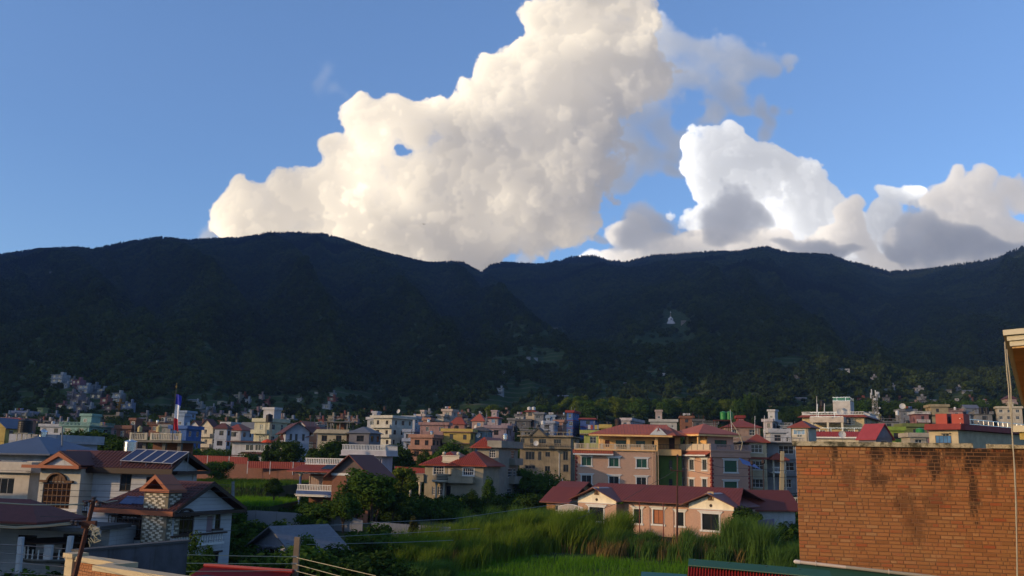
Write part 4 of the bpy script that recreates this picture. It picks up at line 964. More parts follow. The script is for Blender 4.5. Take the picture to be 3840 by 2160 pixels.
    for x in (.2, w.W*.33, xi-.2): c = MB(); c.box(x-.16, -.05, zp+.2, x+.16, .3, zu); w.put(c, 'column', LOGG)
    wr = MB(); hip(wr, -.4, .1, xi+.2, w.D-.6, zu, 1.9, .8, .16)
    w.put(wr, 'roof', ROOFO); fa = MB(); fa.box(xi+.94, -.7, zu-.45, xi+1.0, w.D+.2, zu-.17); fa.box(-1.2, -.72, zu-.45, xi+.9, -.66, zu-.17); w.put(fa, 'fascia', LOGG)
    cn = MB(); x0, x1 = w.W*.34, w.W*.98; z0 = zp-.75; cn.prism([(x0, -1.1, z0), (x0+.5, -.02, z0+.7), (x0+.5, -.02, z0+.8), (x0, -1.1, z0+.12)], (x1-x0, 0, 0)); w.put(cn, 'canopy_roof', ROOFO)
    cf = MB(); cf.box(x0, -1.14, z0-.1, x1, -1.08, z0+.14); w.put(cf, 'canopy_fascia', TRIM)
apartment()
# ---------------------------------------------------------------- long low house with red sheet roof
def lowhouse():
    Y = 113.0; A = P(2168, 1890, Y); zg = 1.6; yw = R(-40)
    root = thing('bungalow', 'long low brick house with dark red sheet roof and two cream gables behind reeds', 'house', (A.x, Y, zg), yw)
    b = Blk(root, (A.x, Y, zg), yw); b.W = b.at(2752, 1900)[0]; b.D = 6.0
    x1 = b.at(2311, 1900)[0]; x2 = b.at(2584, 1910)[0]; zc = b.at(2240, 1887)[1]; apx1 = (x1)/2; apx2 = (x2+b.W)/2
    zr = b.at(2235, 1830)[1]; rec = 1.5
    sp = Spec(fm=DKBROWN, nx=2, nz=1, t=.06, trim='hood'); spn = Spec(fm=DKBROWN, nx=1, nz=1, t=.06, trim='hood')
    b.pwin('F', 2211, 1903, 2264, 1954, sp); b.pwin('F', 2634, 1929, 2696, 1988, sp)
    m1 = MB()
    for xa, xb in ((0, x1), (x2, b.W)):
        k = Blk(root, b.M @ Vector((xa, 0, 0)), yw); k.W = xb-xa; k.D = b.D; k.h['F'] = [(q[0]-xa, q[1], q[2], q[3]) for q in b.h['F'] if xa < q[0] < xb]
        mb = MB(); k.facade(mb, 'F', 0, zc); k.facade(mb, 'L', 0, zc); k.facade(mb, 'R', 0, zc); k.put(mb, 'wall', BRK)
        gw = MB(); rz = zr if xa == 0 else zr-.1; gw.prism([(.0, -.03, zc), (k.W, -.03, zc), (k.W, -.03, zc+.55), (k.W/2, -.03, rz-.12), (0, -.03, zc+.55)], (0, .2, 0)); k.put(gw, 'gable_wall', paint((1.1, .98, .74), dirt=.15))
        rm = MB(); sl = (rz-zc-.55)/(k.W/2); ov = .75
        for s_ in (0, 1):
            e = [(-ov, -.9, zc+.6-sl*ov), (k.W/2, -.9, rz), (k.W/2, 5.0, rz), (-ov, 5.0, zc+.6-sl*ov)] if s_ == 0 else [(k.W/2, -.9, rz), (k.W+ov, -.9, zc+.6-sl*ov), (k.W+ov, 5.0, zc+.6-sl*ov), (k.W/2, 5.0, rz)]
            rm.prism(e, (0, 0, .08))
        k.put(rm, 'gable_roof', ROOFR)
        rc = MB(); rc.prism([(k.W/2-.3, -.92, rz+.0-sl*.3+.09), (k.W/2, -.92, rz+.09), (k.W/2+.3, -.92, rz-sl*.3+.09), (k.W/2+.3, -.92, rz-sl*.3+.12), (k.W/2, -.92, rz+.12), (k.W/2-.3, -.92, rz-sl*.3+.12)], (0, 3.2, 0)); k.put(rc, 'ridge_cap', plain('faded_sheet', (.40, .33, .31), .6))
        # carved relief panel and small round vent in the gable
        pn = MB(); xm = k.W/2; zz = zc+.95; pn.box(xm-.36, -.08, zz, xm+.36, -.035, zz+.95); rl = k.put(pn, 'relief_panel', plain('tan_stone', (.42, .30, .18), .8))
        ft = MB(); fz = zz+.1
        ft.lathe(xm, -.09, [(.10, fz+.5), (.12, fz+.62), (.06, fz+.72)], 8); ft.tube((xm, -.1, fz+.05), (xm+.02, -.1, fz+.5), .16, .12, 8); ft.tube((xm-.25, -.1, fz+.05), (xm-.05, -.1, fz+.4), .05, .07, 6); ft.tube((xm+.28, -.1, fz+.45), (xm+.05, -.1, fz+.35), .05, .06, 6); ft.box(xm-.3, -.12, zz+.02, xm+.3, -.08, fz+.05)
        k.put(ft, 'relief_figure', plain('brown_relief', (.16, .09, .05), .8))
        vt = MB(); vt.tube((xm, -.08, zc+.42), (xm, -.02, zc+.42), .17, .17, 10); k.put(vt, 'vent', DKBROWN)
        tr = MB(); tr.box(-.03, -.06, zc-.03, k.W+.03, -.035, zc+.05); k.put(tr, 'band', TRIM)
    r = Blk(root, b.M @ Vector((x1, rec, 0)), yw); r.W = x2-x1; r.D = b.D-rec
    r.pwin('F', 2378, 1910, 2406, 1962, spn); r.pwin('F', 2538, 1920, 2565, 1972, spn)
    r.pwin('F', 2450, 1912, 2486, 1965, Spec(fm=plain('door_frame', (.10, .03, .015), .6), pm=plain('orange_door', (.34, .10, .03), .55), nx=2, nz=1, t=.08, trim='hood'), name='door')
    r.walls(0, zc+.4, BRK)
    mr = MB(); zt2 = zr+.42; ze2 = r.at(2440, 1885, 'F', 1.3)[1]; yb = b.D/2+1.0
    P_ = [(-.8, 0.25, ze2-.02), (b.W+.5, 0.25, ze2-.02), (b.W-.8, yb, zt2), (0.2, yb, zt2)]
    f1 = [Vector(p) for p in P_]; mr.prism([f1[0], f1[1], f1[2], f1[3]], (0, 0, .09)); mr.prism([(-.8, b.D+2.4, ze2), (0.2, yb, zt2), (b.W-.8, yb, zt2), (b.W+.5, b.D+2.4, ze2)], (0, 0, .09)); b.put(mr, 'roof', ROOFR)
    rb = MB(); ribs(rb, f1[0]+Vector((0, 0, .09)), f1[1]+Vector((0, 0, .09)), f1[2]+Vector((0, 0, .09)), f1[3]+Vector((0, 0, .09)), .40, .018); setp(b.put(rb, 'roof_ribs', ROOFR), kind='stuff')
    for px in (2394, 2483): 
        x = b.at(px, 1940)[0]; pm = MB(); pm.tube((x, .25, 0), (x, .25, ze2), .06, .06, 8); b.put(pm, 'post', plain('red_post', (.22, .05, .04), .5))
    # rear wing at the right with white gable end
    A4 = b.M @ Vector((b.W-1.2, 4.6, 0)); k = Blk(root, A4, yw+R(50)); k.W = 6.2; k.D = 5; k.walls(0, zc+.2, paint((.5, .52, .55), dirt=.3))
    km = MB(); kg = MB(); gable(km, kg, 0, 0, 6.2, 5, zc+.2, 1.7, .6, 'x'); k.put(km, 'rear_roof', ROOFR); k.put(kg, 'rear_gable_wall', WHITEP)
lowhouse()
# ---------------------------------------------------------------- beige villa with bright red tiled hip roofs
def villa():
    Y = 152.0; A = P(1592, 1800, Y); zg = 2.4; yw = R(-18)
    root = thing('villa', 'beige plastered villa with bright red hip roofs, white lattice windows and a round porch balcony', 'house', (A.x, Y, zg), yw)
    lat = Spec(fm=plain('white_frame', (.62, .62, .62), .5), nx=4, nz=3, t=.09, trim='box'); lat2_ = Spec(fm=plain('white_frame', (.62, .62, .62), .5), nx=3, nz=3, t=.08)
    m = Blk(root, (A.x, Y, zg), yw); m.W = m.at(1705, 1800)[0]; m.D = 9.5; ze = m.at(1640, 1743)[1]; zf = m.at(1640, 1803)[1]
    m.pwin('F', 1626, 1749, 1664, 1779, lat); m.pwin('F', 1620, 1826, 1633, 1856, lat2_, label=None); m.pwin('F', 1642, 1826, 1660, 1856, lat2_); m.pwin('F', 1676, 1754, 1688, 1790, Spec(fm=BEIGE, pm=plain('pale_door', (.5, .46, .4), .6), nx=1, nz=1), name='door'); m.pwin('F', 1673, 1824, 1694, 1866, Spec(fm=DKBROWN, nx=1, nz=1), name='door')
    m.walls(0, ze, BEIGE)
    rm = MB(); hip(rm, 0, 0, m.W+1, m.D, ze, 2.2, .8); m.put(rm, 'roof', TILER)
    def tl(bk, x0, x1, y0, z, rise, dep, bud):
        tiles(bk, (x0, y0, z), (x1, y0, z), (x1-dep, y0+dep, z+rise), (x0+dep, y0+dep, z+rise), .34, .40, TILER, bud)
    tl(m, -.8, m.W+1.8, -.8, ze, 2.2, (m.W+2.6)/2-.02 if m.W+2.6 < m.D+1.6 else (m.D+1.6)/2, [0])
    n = Blk(root, m.M @ Vector((m.W, -1.6, 0)), yw); n.W = n.at(1812, 1800)[0]; n.D = 8
    sp = Spec(fm=plain('white_frame', (.62, .62, .62), .5), nx=5, nz=2, t=.10, trim='box')
    n.pwin('F', 1737, 1755, 1776, 1783, sp); n.walls(0, ze, BEIGE)
    rm = MB(); hip(rm, 0, 0, n.W, n.D, ze+.03, 2.25, .8); n.put(rm, 'roof', TILER); d2 = min(n.W+1.6, n.D+1.6)/2; tl(n, -.8, n.W+.8, -.8, ze+.03, 2.25, d2-.02, [0])
    bx = MB(); z0, z1 = n.at(1740, 1812, 'F', 1.0)[1], n.at(1740, 1789, 'F', 1.0)[1]; bx.box(-.1, -1.1, z0, n.W*.75, -.0, z0+.15); ringpar(bx, -.1, -1.1, n.W*.75, -.0, z0+.15, z1-z0-.15, .12, 'FLR'); bx.box(-.16, -1.16, z1, n.W*.75+.06, -.9, z1+.1); n.put(bx, 'balcony', BEIGE)
    # cream parapet ornament between the roofs
    x0, x1 = m.at(1660, 1722, 'F', .9)[0], m.at(1722, 1722, 'F', .9)[0]; z0, z1 = m.at(1690, 1734, 'F', .9)[1], m.at(1690, 1711, 'F', .9)[1]
    cr = plain('cream_trim', (.62, .55, .42), .6); q = MB(); q.box(x0, -1.0, z0+.2, x1, -.6, z1); q.box(x0-.15, -1.12, z1, x1+.15, -.5, z1+.15); q.prism([(x0+.2, -1.05, z0-.1), (x1-.2, -1.05, z0-.1), (x1+.15, -1.15, z0+.2), (x0-.2, -1.15, z0+.2)], (0, .5, 0)); m.put(q, 'ornament_parapet', cr)
    for x in (x0+.2, x1-.2): q = MB(); q.lathe(x, -.8, [(.05, z1+.15), (.26, z1+.28), (.32, z1+.45), (.26, z1+.62), (.05, z1+.72)], 12); m.put(q, 'ball_finial', cr)
    # round porch balcony with two columns
    xc = m.at(1655, 1800, 'F', 1.2)[0]; zb = m.at(1655, 1806, 'F', 1.2)[1]; q = MB(); q.lathe(xc, -.6, [(1.55, zb-.15), (1.75, zb), (1.75, zb+.28), (1.6, zb+.30)], 20)
    for k in range(4): q.lathe(xc, -.6, [(1.55, zb+.45+.22*k), (1.6, zb+.47+.22*k), (1.6, zb+.52+.22*k), (1.55, zb+.54+.22*k)], 20)
    m.put(q, 'porch_balcony', cr)
    for px in (1636, 1664):
        x = m.at(px, 1840, 'F', 1.4)[0]; q = MB(); q.lathe(x, -1.4, [(.24, 0), (.24, .3), (.16, .4), (.14, zb-.6), (.24, zb-.4), (.26, zb-.16)], 12); m.put(q, 'column', cr)
    # car porch at the left
    xa = m.at(1552, 1790, 'F', -2)[0]; z0, z1 = m.at(1570, 1804)[1], m.at(1570, 1780)[1]; q = MB(); q.box(xa, -.4, z0, -.02, 5, z1); q.box(xa-.15, -.55, z1, -.02, 5.1, z1+.12); q.box(xa-.12, -.5, z0-.12, -.02, 5.1, z0); m.put(q, 'porch_slab', BEIGE)
    for x in (xa+.4, -.7): q = MB(); q.lathe(x, -.1, [(.28, 0), (.28, .3), (.2, .4), (.18, z0-.7), (.32, z0-.4), (.34, z0-.12)], 12); m.put(q, 'column', cr)
    # taller rear part
    At = m.M @ Vector((m.W+1.6, 6.0, 0)); t = Blk(root, At, yw); t.W = t.at(1868, 1800)[0]; t.D = t.at(1940, 1800, 'R')[0]; zt_ = t.at(1830, 1678)[1]
    t.pwin('F', 1835, 1686, 1858, 1716, lat2_); 
    t.pwin('R', 1905, 1757, 1921, 1790, lat2_); t.pwin('R', 1902, 1832, 1918, 1864, lat2_); t.pwin('R', 1925, 1757, 1934, 1790, lat2_); t.pwin('R', 1917, 1690, 1931, 1720, lat2_)
    t.walls(0, zt_, paint((.36, .33, .27), dirt=.3)); q = MB(); q.box(t.W*.55, -1.0, zt_+.003, t.W+.8, t.D+.6, zt_+.2); ringpar(q, t.W*.55, -1.0, t.W+.8, t.D+.6, zt_+.2, .95, .14); t.put(q, 'roof_terrace', paint((.36, .33, .27), dirt=.3))
    q = MB(); hip(q, -.3, -.4, t.W*.56, t.D, zt_+.01, 1.75, .7); t.put(q, 'roof', TILER); lo = -1.0; hi = t.W*.56+.7; d3 = min(hi-lo, t.D+1.8)/2; tl(t, lo, hi, -1.1, zt_+.01, 1.75, d3-.02, [0])
    for y0, y1 in ((1722, 1745), (1790, 1815)):
        z0, z1 = t.at(1925, y1, 'R', .9)[1], t.at(1925, y0, 'R', .9)[1]; q = MB(); q.box(t.W+.01, t.D*.55, z0, t.W+1.0, t.D, z0+.15); ringpar(q, t.W+.01, t.D*.55, t.W+1.0, t.D, z0+.15, z1-z0, .12, 'FRB'); t.put(q, 'balcony', paint((.36, .33, .27), dirt=.3))
villa()
# ---------------------------------------------------------------- weathered concrete house
def concretehouse():
    Y = 190.0; A = P(1950, 1680, Y); zg = 4.0; yw = R(-14)
    root = thing('concrete_house', 'weathered unpainted concrete house with dark sliding windows and a small roof gable', 'house', (A.x, Y, zg), yw)
    b = Blk(root, (A.x, Y, zg), yw); b.W = b.at(2140, 1700)[0]; b.D = b.at(2172, 1700, 'R')[0]; zt_ = b.at(2040, 1638)[1]; zf = b.at(2040, 1682)[1]
    cw = paint((0.30, 0.25, 0.17), dirt=.9, var=.35); sp = Spec(fm=plain('aluminium', (.12, .12, .12), .5), nx=3, nz=1, t=.08, trim='sill', tm=cw); s1 = Spec(fm=plain('aluminium', (.12, .12, .12), .5), nx=2, nz=1, t=.08, trim='sill', tm=cw)
    b.pwin('F', 2021, 1645, 2048, 1668, sp); b.pwin('F', 2077, 1647, 2105, 1671, sp); b.pwin('F', 1988, 1644, 2001, 1672, s1, name='door'); b.pwin('F', 1933+20, 1643, 1958+10, 1664, s1)
    b.pwin('F', 1971, 1693, 2006, 1724, sp); b.pwin('F', 2045, 1694, 2063, 1713, s1); b.pwin('F', 2018, 1692, 2030, 1726, s1); b.pwin('F', 2112, 1692, 2130, 1726, s1)
    b.pwin('F', 1969, 1744, 2006, 1758, sp); b.pwin('F', 2043, 1748, 2063, 1768, s1); b.pwin('F', 2112, 1742, 2132, 1770, s1, name='door'); b.pwin('R', 2150, 1650, 2160, 1672, s1); b.pwin('R', 2148, 1700, 2160, 1725, s1)
    b.walls(0, zt_, cw); q = MB(); q.box(-.4, -1.1, zf, b.W+.3, -.0, zf+.18); balus(q, -.3, -1.05, b.W+.2, -1.05, zf+.18, .85, .35, .05); b.put(q, 'balcony', cw)
    q = MB(); q.box(-.5, -.7, zt_+.003, b.W+.6, b.D+.5, zt_+.2); balus(q, -.4, -.6, b.W+.5, -.6, zt_+.2, .8, 1.2, .05); b.put(q, 'roof_slab', cw)
    q = MB(); x0, x1 = b.at(1991, 1638)[0], b.at(2050, 1638)[0]; zz = b.at(2020, 1608)[1]; q.prism([(x0, -.8, zt_+.2), (x1, -.8, zt_+.2), ((x0+x1)/2, -.8, zz)], (0, 3, 0)); b.put(q, 'roof_gable', cw)
    q = MB(); xm = (x0+x1)/2; q.prism([(x0-.3, -1.0, zt_+.15), (x0+.1, -1.0, zt_+.15), (xm, -1.0, zz), (xm, -1.0, zz+.25)], (0, 3.4, 0)); q.prism([(x1+.3, -1.0, zt_+.15), (xm, -1.0, zz+.25), (xm, -1.0, zz), (x1-.1, -1.0, zt_+.15)], (0, 3.4, 0)); b.put(q, 'gable_trim', DARKC)
    q = MB(); q.tube((b.W*.78, -.1, 0), (b.W*.78, -.1, zf-.8), .07, .07, 8); b.put(q, 'drain_pipe', TRIM)
concretehouse()
# ---------------------------------------------------------------- brick house with blue balcony
def bluebalcony():
    Y = 123.0; A = P(1118, 1800, Y); zg = 2.2; yw = R(-20)
    root = thing('brick_house', 'red brick house with blue balcony front, blue columns and red roof edge behind the trees', 'house', (A.x, Y, zg), yw)
    b = Blk(root, (A.x, Y, zg), yw); x1 = b.at(1266, 1800)[0]; b.W = x1; b.D = 9; ze = b.at(1180, 1770)[1]; zf = b.at(1180, 1856)[1]
    r = Blk(root, b.M @ Vector((.6, 1.9, 0)), yw); r.W = x1-.6; r.D = 7.5
    r.pwin('F', 1158, 1785, 1210, 1826, Spec(fm=plain('cream_frame', (.5, .42, .34), .6), nx=5, nz=3, t=.09, extra=curtain((.34, .24, .2)))); r.walls(0, ze, BRKD)
    q = MB(); q.box(-.15, -.2, zf-.22, x1, 2, zf); q.box(-.25, -.3, zf-.02, x1, -.12, zf+.06); b.put(q, 'balcony_floor', TRIM)
    q = MB(); q.box(-.1, -.18, zf+.06, x1, -.08, zf+.52); b.put(q, 'balcony_front', BLUEP); q = MB(); n = int(x1/.18)
    for i in range(n): q.box(.18*i, -.215, zf+.08, .18*i+.07, -.185, zf+.5)
    setp(b.put(q, 'balcony_slats', BLUEP), kind='stuff')
    q = MB(); balus(q, 0, -.1, x1, -.1, zf+.52, .8, .24, .05, .09); setp(b.put(q, 'balustrade', TRIM), kind='stuff')
    for z0, z1 in ((zf+.5, ze-.1), (0, zf-.22)):
        q = MB(); q.lathe(.25, .15, [(.2, z0), (.2, z0+.2), (.15, z0+.3), (.14, z1-.5)], 12); b.put(q, 'column', BLUEP); q = MB(); q.lathe(.25, .15, [(.15, z1-.5), (.26, z1-.3), (.28, z1-.05)], 12); b.put(q, 'capital', CREAMP)
    q = MB(); q.box(-.4, -.3, ze-.22, x1+.2, 2, ze+.02); b.put(q, 'beam', TRIM)
    q = MB(); q.prism([(-1.2, -1.0, ze), (-.2, 1.3, ze+.85), (-.2, 1.3, ze+.95), (-1.2, -1.0, ze+.1)], (x1+1.4, 0, 0)); b.put(q, 'roof', TILER); q = MB(); ribs(q, (-1.2, -1.0, ze+.1), (x1+.2, -1.0, ze+.1), (x1+.2, 1.3, ze+.95), (-.2, 1.3, ze+.95), .3, .03); setp(b.put(q, 'roof_ribs', TILER), kind='stuff')
    q = MB(); q.box(-.2, 1.4, ze+.3, x1+.5, 9, ze+.95)
    balus(q, 0, 1.5, x1+.5, 1.5, ze+.95, .85, .26, .05, .09); b.put(q, 'roof_terrace', TRIM)
    q = MB(); x0 = b.at(1208, 1780)[0]; q.prism([(x0, -.3, ze+.38), (x0+2.0, -.3, ze+.38), (x0+2.2, .8, ze+.92), (x0+.2, .8, ze+.92)], (0, 0, .07)); b.put(q, 'solar_panel', plain('solar_blue', (.012, .016, .03), .25))
    # front bay with its own gable
    g_ = Blk(root, b.M @ Vector((x1, -1.4, 0)), yw); g_.W = g_.at(1385, 1800)[0]; g_.D = 5; zg_ = g_.at(1300, 1774)[1]; g_.win('F', g_.W*.4, zf+.9, 1.2, 1.5, Spec(fm=plain('cream_frame', (.5, .42, .34), .6), nx=2, nz=3)); g_.walls(0, zg_, BRKD)
    q = MB(); w_ = MB(); gable(q, w_, 0, 0, g_.W, g_.D, zg_, 2.2, .8, 'y'); g_.put(q, 'bay_roof', plain('dull_red_roof', (.15, .045, .035), .7)); g_.put(w_, 'gable_wall', paint((.16, .12, .11)))
    q = MB(); q.box(-.1, -.1, zg_-.32, g_.W+.1, -.01, zg_-.02); g_.put(q, 'band', TRIM)
bluebalcony()
# ---------------------------------------------------------------- pale villa with balustraded roof terrace, solar heater on the neighbour roof
def terracehouse():
    Y = 140.0; A = P(1304, 1710, Y); zg = 2.4; yw = R(-8)
    root = thing('terrace_house', 'pale lilac-white house with white balustraded roof terrace behind the brick house', 'house', (A.x, Y, zg), yw)
    b = Blk(root, (A.x, Y, zg), yw); b.W = b.at(1432, 1740)[0]; b.D = b.at(1452, 1740, 'R')[0]+3; z0 = b.at(1370, 1707)[1]; lil = paint((.55, .47, .52), dirt=.15)
    b.pwin('F', 1424, 1722, 1430, 1770, Spec(fm=BLUEP, nx=1, nz=4, t=.06)); b.walls(0, z0, lil)
    q = MB(); q.box(-.8, -.8, z0+.003, b.W+.8, b.D, z0+.7); q.box(-.95, -.95, z0-.1, b.W+.95, b.D, z0+.0); b.put(q, 'terrace_slab', paint((.60, .56, .58), dirt=.1)); q = MB(); balus(q, -.7, -.7, b.W+.7, -.7, z0+.7, .85, .24, .05, .1); balus(q, b.W+.7, -.7, b.W+.7, b.D, z0+.7, .85, .24, .05, .1); setp(b.put(q, 'balustrade', TRIM), kind='stuff')
    c = P(1303, 1738, 131); t = thing('solar_water_heater', 'solar water heater with pale blue drum beside the white balustrade', 'solar heater', (c.x, c.y, c.z-2.2), R(-10)); mb = MB(); mb.tube((-1.0, 0, 2.55), (1.0, 0, 2.55), .27, .27, 14); mb.build('drum', plain('pale_blue_drum', (.25, .36, .45), .35), t)
    mb = MB(); mb.prism([(-1.0, -1.3, 1.25), (1.0, -1.3, 1.25), (.85, -.1, 2.4), (-.85, -.1, 2.4)], (0, .05, .06)); mb.build('tube_panel', plain('solar_blue', (.012, .016, .03), .25), t); mb = MB(); mb.box(-.9, 0, 0, -.82, .08, 2.3); mb.box(.82, 0, 0, .9, .08, 2.3); mb.box(-.9, -1.3, 0, -.82, -1.22, 1.25); mb.box(.82, -1.3, 0, .9, -1.22, 1.25); mb.build('stand', GREYM, t)
terracehouse()
# ---------------------------------------------------------------- big white clapboard house, left foreground
def panels(root, bk, face, x, z, nx, w, h, tilt, lift):
    """a row of solar panels; T maps local panel plane"""
    for i in range(nx):
        pass
def whitehouse():
    Y = 80.0; A = P(148, 1800, Y); zg = 0.0; yw = R(-15)
    root = thing('clapboard_house', 'large white clapboard house with dark red tiled roofs, brown arched windows and a checked chimney', 'house', (A.x, Y, zg), yw)
    wall = whiteboard(); b = Blk(root, (A.x, Y, zg), yw)
    xb = b.at(296, 1850)[0]; b.W = b.at(588, 1800)[0]; b.D = b.at(737, 1800, 'R')[0]; ze = b.at(220, 1756)[1]; rec = 1.5
    arch = Spec(fm=BROWN, pm=glassmat((.02, .010, .006)), nx=6, nz=4, t=.11, trim='arch', tm=BROWN)
    bay = Blk(root, b.M.translation, yw); bay.W = xb; bay.D = 4
    bay.pwin('F', 158, 1808, 262, 1908, arch); bay.walls(0, ze, paint((.62, .60, .52), dirt=.1), name='entrance_wall')
    q = MB(); z0 = bay.at(220, 1912)[1]; q.box(-.1, -.18, z0-.12, xb+.1, -.0, z0+.12); bay.put(q, 'ledge', TRIM)
    m = Blk(root, b.M @ Vector((xb, rec, 0)), yw); m.W = b.W-xb; m.D = b.D-rec; zf = m.at(350, 1920)[1]
    nar = Spec(fm=TRIM, nx=1, nz=1, t=.06, extra=curtain((.30, .22, .27))); m.pwin('F', 294, 1812, 327, 1872, nar)
    m.pwin('F', 450, 1772, 490, 1842, Spec(fm=DKBROWN, nx=2, nz=1, t=.08)); m.pwin('F', 548, 1786, 574, 1815, Spec(fm=DKBROWN, nx=1, nz=1, t=.08)); m.walls(0, ze, wall)
    q = MB(); q.tube((m.W+.08, m.D-.6, 4), (m.W+.08, m.D-.6, ze), .06, .06, 8); m.put(q, 'drain_pipe', TRIM)
    # roof: main ridge, entrance pediment, right cross gable
    ridge = 1.45; yc = b.D/2; rm = MB(); e0, e1 = rec-.9, b.D+.7; zr = ze+ridge
    ov = .8
    rm.prism([(xb-3.0, e0, ze), (b.W+ov, e0, ze), (b.W+ov, yc, zr), (xb-3.0, yc, zr)], (0, 0, .10)); rm.prism([(0, e1, ze), (0, yc, zr), (b.W+ov, yc, zr), (b.W+ov, e1, ze)], (0, 0, .10)); b.put(rm, 'roof', TILED)
    tiles(b, (xb-.6, e0, ze+.11), (b.W+ov, e0, ze+.11), (b.W+ov, yc, zr+.11), (xb-2.2, yc, zr+.11), .36, .42, TILED, [300])
    q = MB(); q.prism([(b.W, rec, ze), (b.W, b.D, ze), (b.W, yc, zr-.3)], (.05, 0, 0)); b.put(q, 'gable_wall', wall)
    q = MB(); q.prism([(b.W+ov, e0, ze-.12), (b.W+ov, e0, ze+.12), (b.W+ov, yc, zr+.14), (b.W+ov, yc, zr-.2)], (.07, 0, 0)); q.prism([(b.W+ov, e1, ze-.12), (b.W+ov, yc, zr-.2), (b.W+ov, yc, zr+.14), (b.W+ov, e1, ze+.12)], (.07, 0, 0)); b.put(q, 'bargeboard', DKBROWN)
    q = MB(); q.box(xb-.3, e0-.08, ze-.30, b.W+1.0, e0-.01, ze+.14); q.box(xb, e0-.01, ze-.34, b.W+.9, e0+.7, ze-.28); q.box(b.W+.01, rec, ze-.3, b.W+.88, e1, ze-.04); b.put(q, 'fascia', DKBROWN)
    # entrance pediment in orange timber
    x0, x1 = bay.at(150, 1755, 'F', 1.0)[0], bay.at(296, 1755, 'F', 1.0)[0]; xa = bay.at(82, 1745, 'F', 1.0)[0]; ap = bay.at(222, 1694, 'F', 1.0); z0, z1 = bay.at(220, 1757, 'F', 1.0)[1], bay.at(220, 1745, 'F', 1.0)[1]
    q = MB(); q.box(xa, -1.05, z0, x1, -.75, z1); q.box(xa, -.75, z0+.05, x1, -.01, z0+.12); b.put(q, 'pediment_beam', ORNG)
    q = MB(); t = .30
    for s_ in (0, 1):
        pa = (x0-.2, z1) if s_ == 0 else (x1, z1); q.prism([(pa[0], -1.05, pa[1]), (pa[0]+(.5 if s_ == 0 else -.5), -1.05, pa[1]), (ap[0], -1.05, ap[1]-.38), (ap[0], -1.05, ap[1])][::1 if s_ == 0 else -1], (0, .28, 0))
    b.put(q, 'pediment_rafter', ORNG)
    q = MB(); q.prism([(x0+.3, -.7, z1), (x1-.5, -.7, z1), (ap[0], -.7, ap[1]-.4)], (0, .1, 0)); b.put(q, 'pediment_wall', WHITEP)
    q = MB(); q.prism([(x0-.3, -.95, z1-.02), (ap[0], -.95, ap[1]+.02), (ap[0], 6, ap[1]+.02), (x0-.3, 6, z1-.02)], (0, 0, .08)); q.prism([(ap[0], -.95, ap[1]+.02), (x1+.1, -.95, z1-.02), (x1+.1, 6, z1-.02), (ap[0], 6, ap[1]+.02)], (0, 0, .08)); b.put(q, 'pediment_roof', TILED)
    # solar panels on a frame over the roof: five separate panels
    sol = plain('solar_panel_glass', (.02, .035, .10), .22, 0, .3, 2); fr = GREYM
    c = [m.at(*p, 'F', .6) for p in ((450, 1728), (648, 1740))]; zA = c[0][1]; pa = Vector((c[0][0]+xb, rec-.6, zA)); pb = Vector((c[1][0]+xb, rec-.6, c[1][1]))
    u = (pb-pa).normalized(); L = (pb-pa).length; up = Vector((1.0, .75, .98))
    for i in range(5):
        p0 = pa+u*(L*i/5+.03); p1 = pa+u*(L*(i+1)/5-.03); nn = u.cross(up).normalized(); q = MB(); q.prism([p0, p1, p1+up, p0+up], nn*.05); o = b.put(q, 'solar_panel', sol)
        q = MB(); 
        for s0, s1 in ((p0, p1), (p0+up, p1+up), (p0, p0+up), (p1, p1+up)): q.tube(s0+nn*.05, s1+nn*.05, .035, .035, 4)
        o2 = b.put(q, 'panel_frame', plain('aluminium_bar', (.4, .4, .42), .4)); o2.parent = o; o2.matrix_local = Matrix.Identity(4)
    q = MB()
    for f in (0.02, .5, .98): p0 = pa+u*L*f; q.tube(p0+up, (p0+up)-Vector((0, 0, 1.6)), .035, .035, 4); q.tube(p0, p0-Vector((0, 0, .5)), .035, .035, 4)
    b.put(q, 'panel_stand', GREYM)
    # balcony of the upper floor with white turned balusters
    q = MB(); x0, x1 = m.at(283, 1890, 'F', .8)[0], m.at(440, 1890, 'F', .8)[0]; zb = m.at(360, 1917, 'F', .8)[1]; zt_ = m.at(360, 1879, 'F', .8)[1]
    q.box(x0, -.9, zb-.15, x1, -.0, zb); m.put(q, 'balcony_floor', DKBROWN); q = MB(); q.box(x0-.1, -.98, zt_-.10, x1, -.72, zt_+.02); m.put(q, 'handrail', ORNG)
    bm_ = MB(); hh = zt_-zb-.1; bm_.lathe(0, 0, [(.07, 0), (.07, .08), (.035, .16), (.075, hh*.35), (.04, hh*.6), (.035, hh*.8), (.07, hh-.05), (.07, hh)], 8); bme = bm_.mesh('baluster', TRIM); k = int((x1-x0)/.24)
    for i in range(k): m.put(bme, 'baluster', None, Tm(x0+.15+(x1-x0-.3)*i/max(k-1, 1), -.85, zb))
    # front wing, standing corner-on
    yw2 = R(-25); w = Blk(root, (P(330, 1900, 72.0).x, 72.0, zg), yw2); w.W = w.at(648, 1950)[0]; w.D = w.at(868, 1950, 'R')[0]; zw = w.at(560, 1917)[1]
    brw = Spec(fm=DKBROWN, pm=glassmat((.014, .009, .007)), nx=5, nz=1, t=.10, trim='arch', tm=DKBROWN)
    w.pwin('F', 432, 1942, 542, 2014, brw); w.pwin('F', 328, 1985, 378, 2054, Spec(fm=DKBROWN, nx=2, nz=2, t=.1, trim='lintel', tm=DKBROWN))
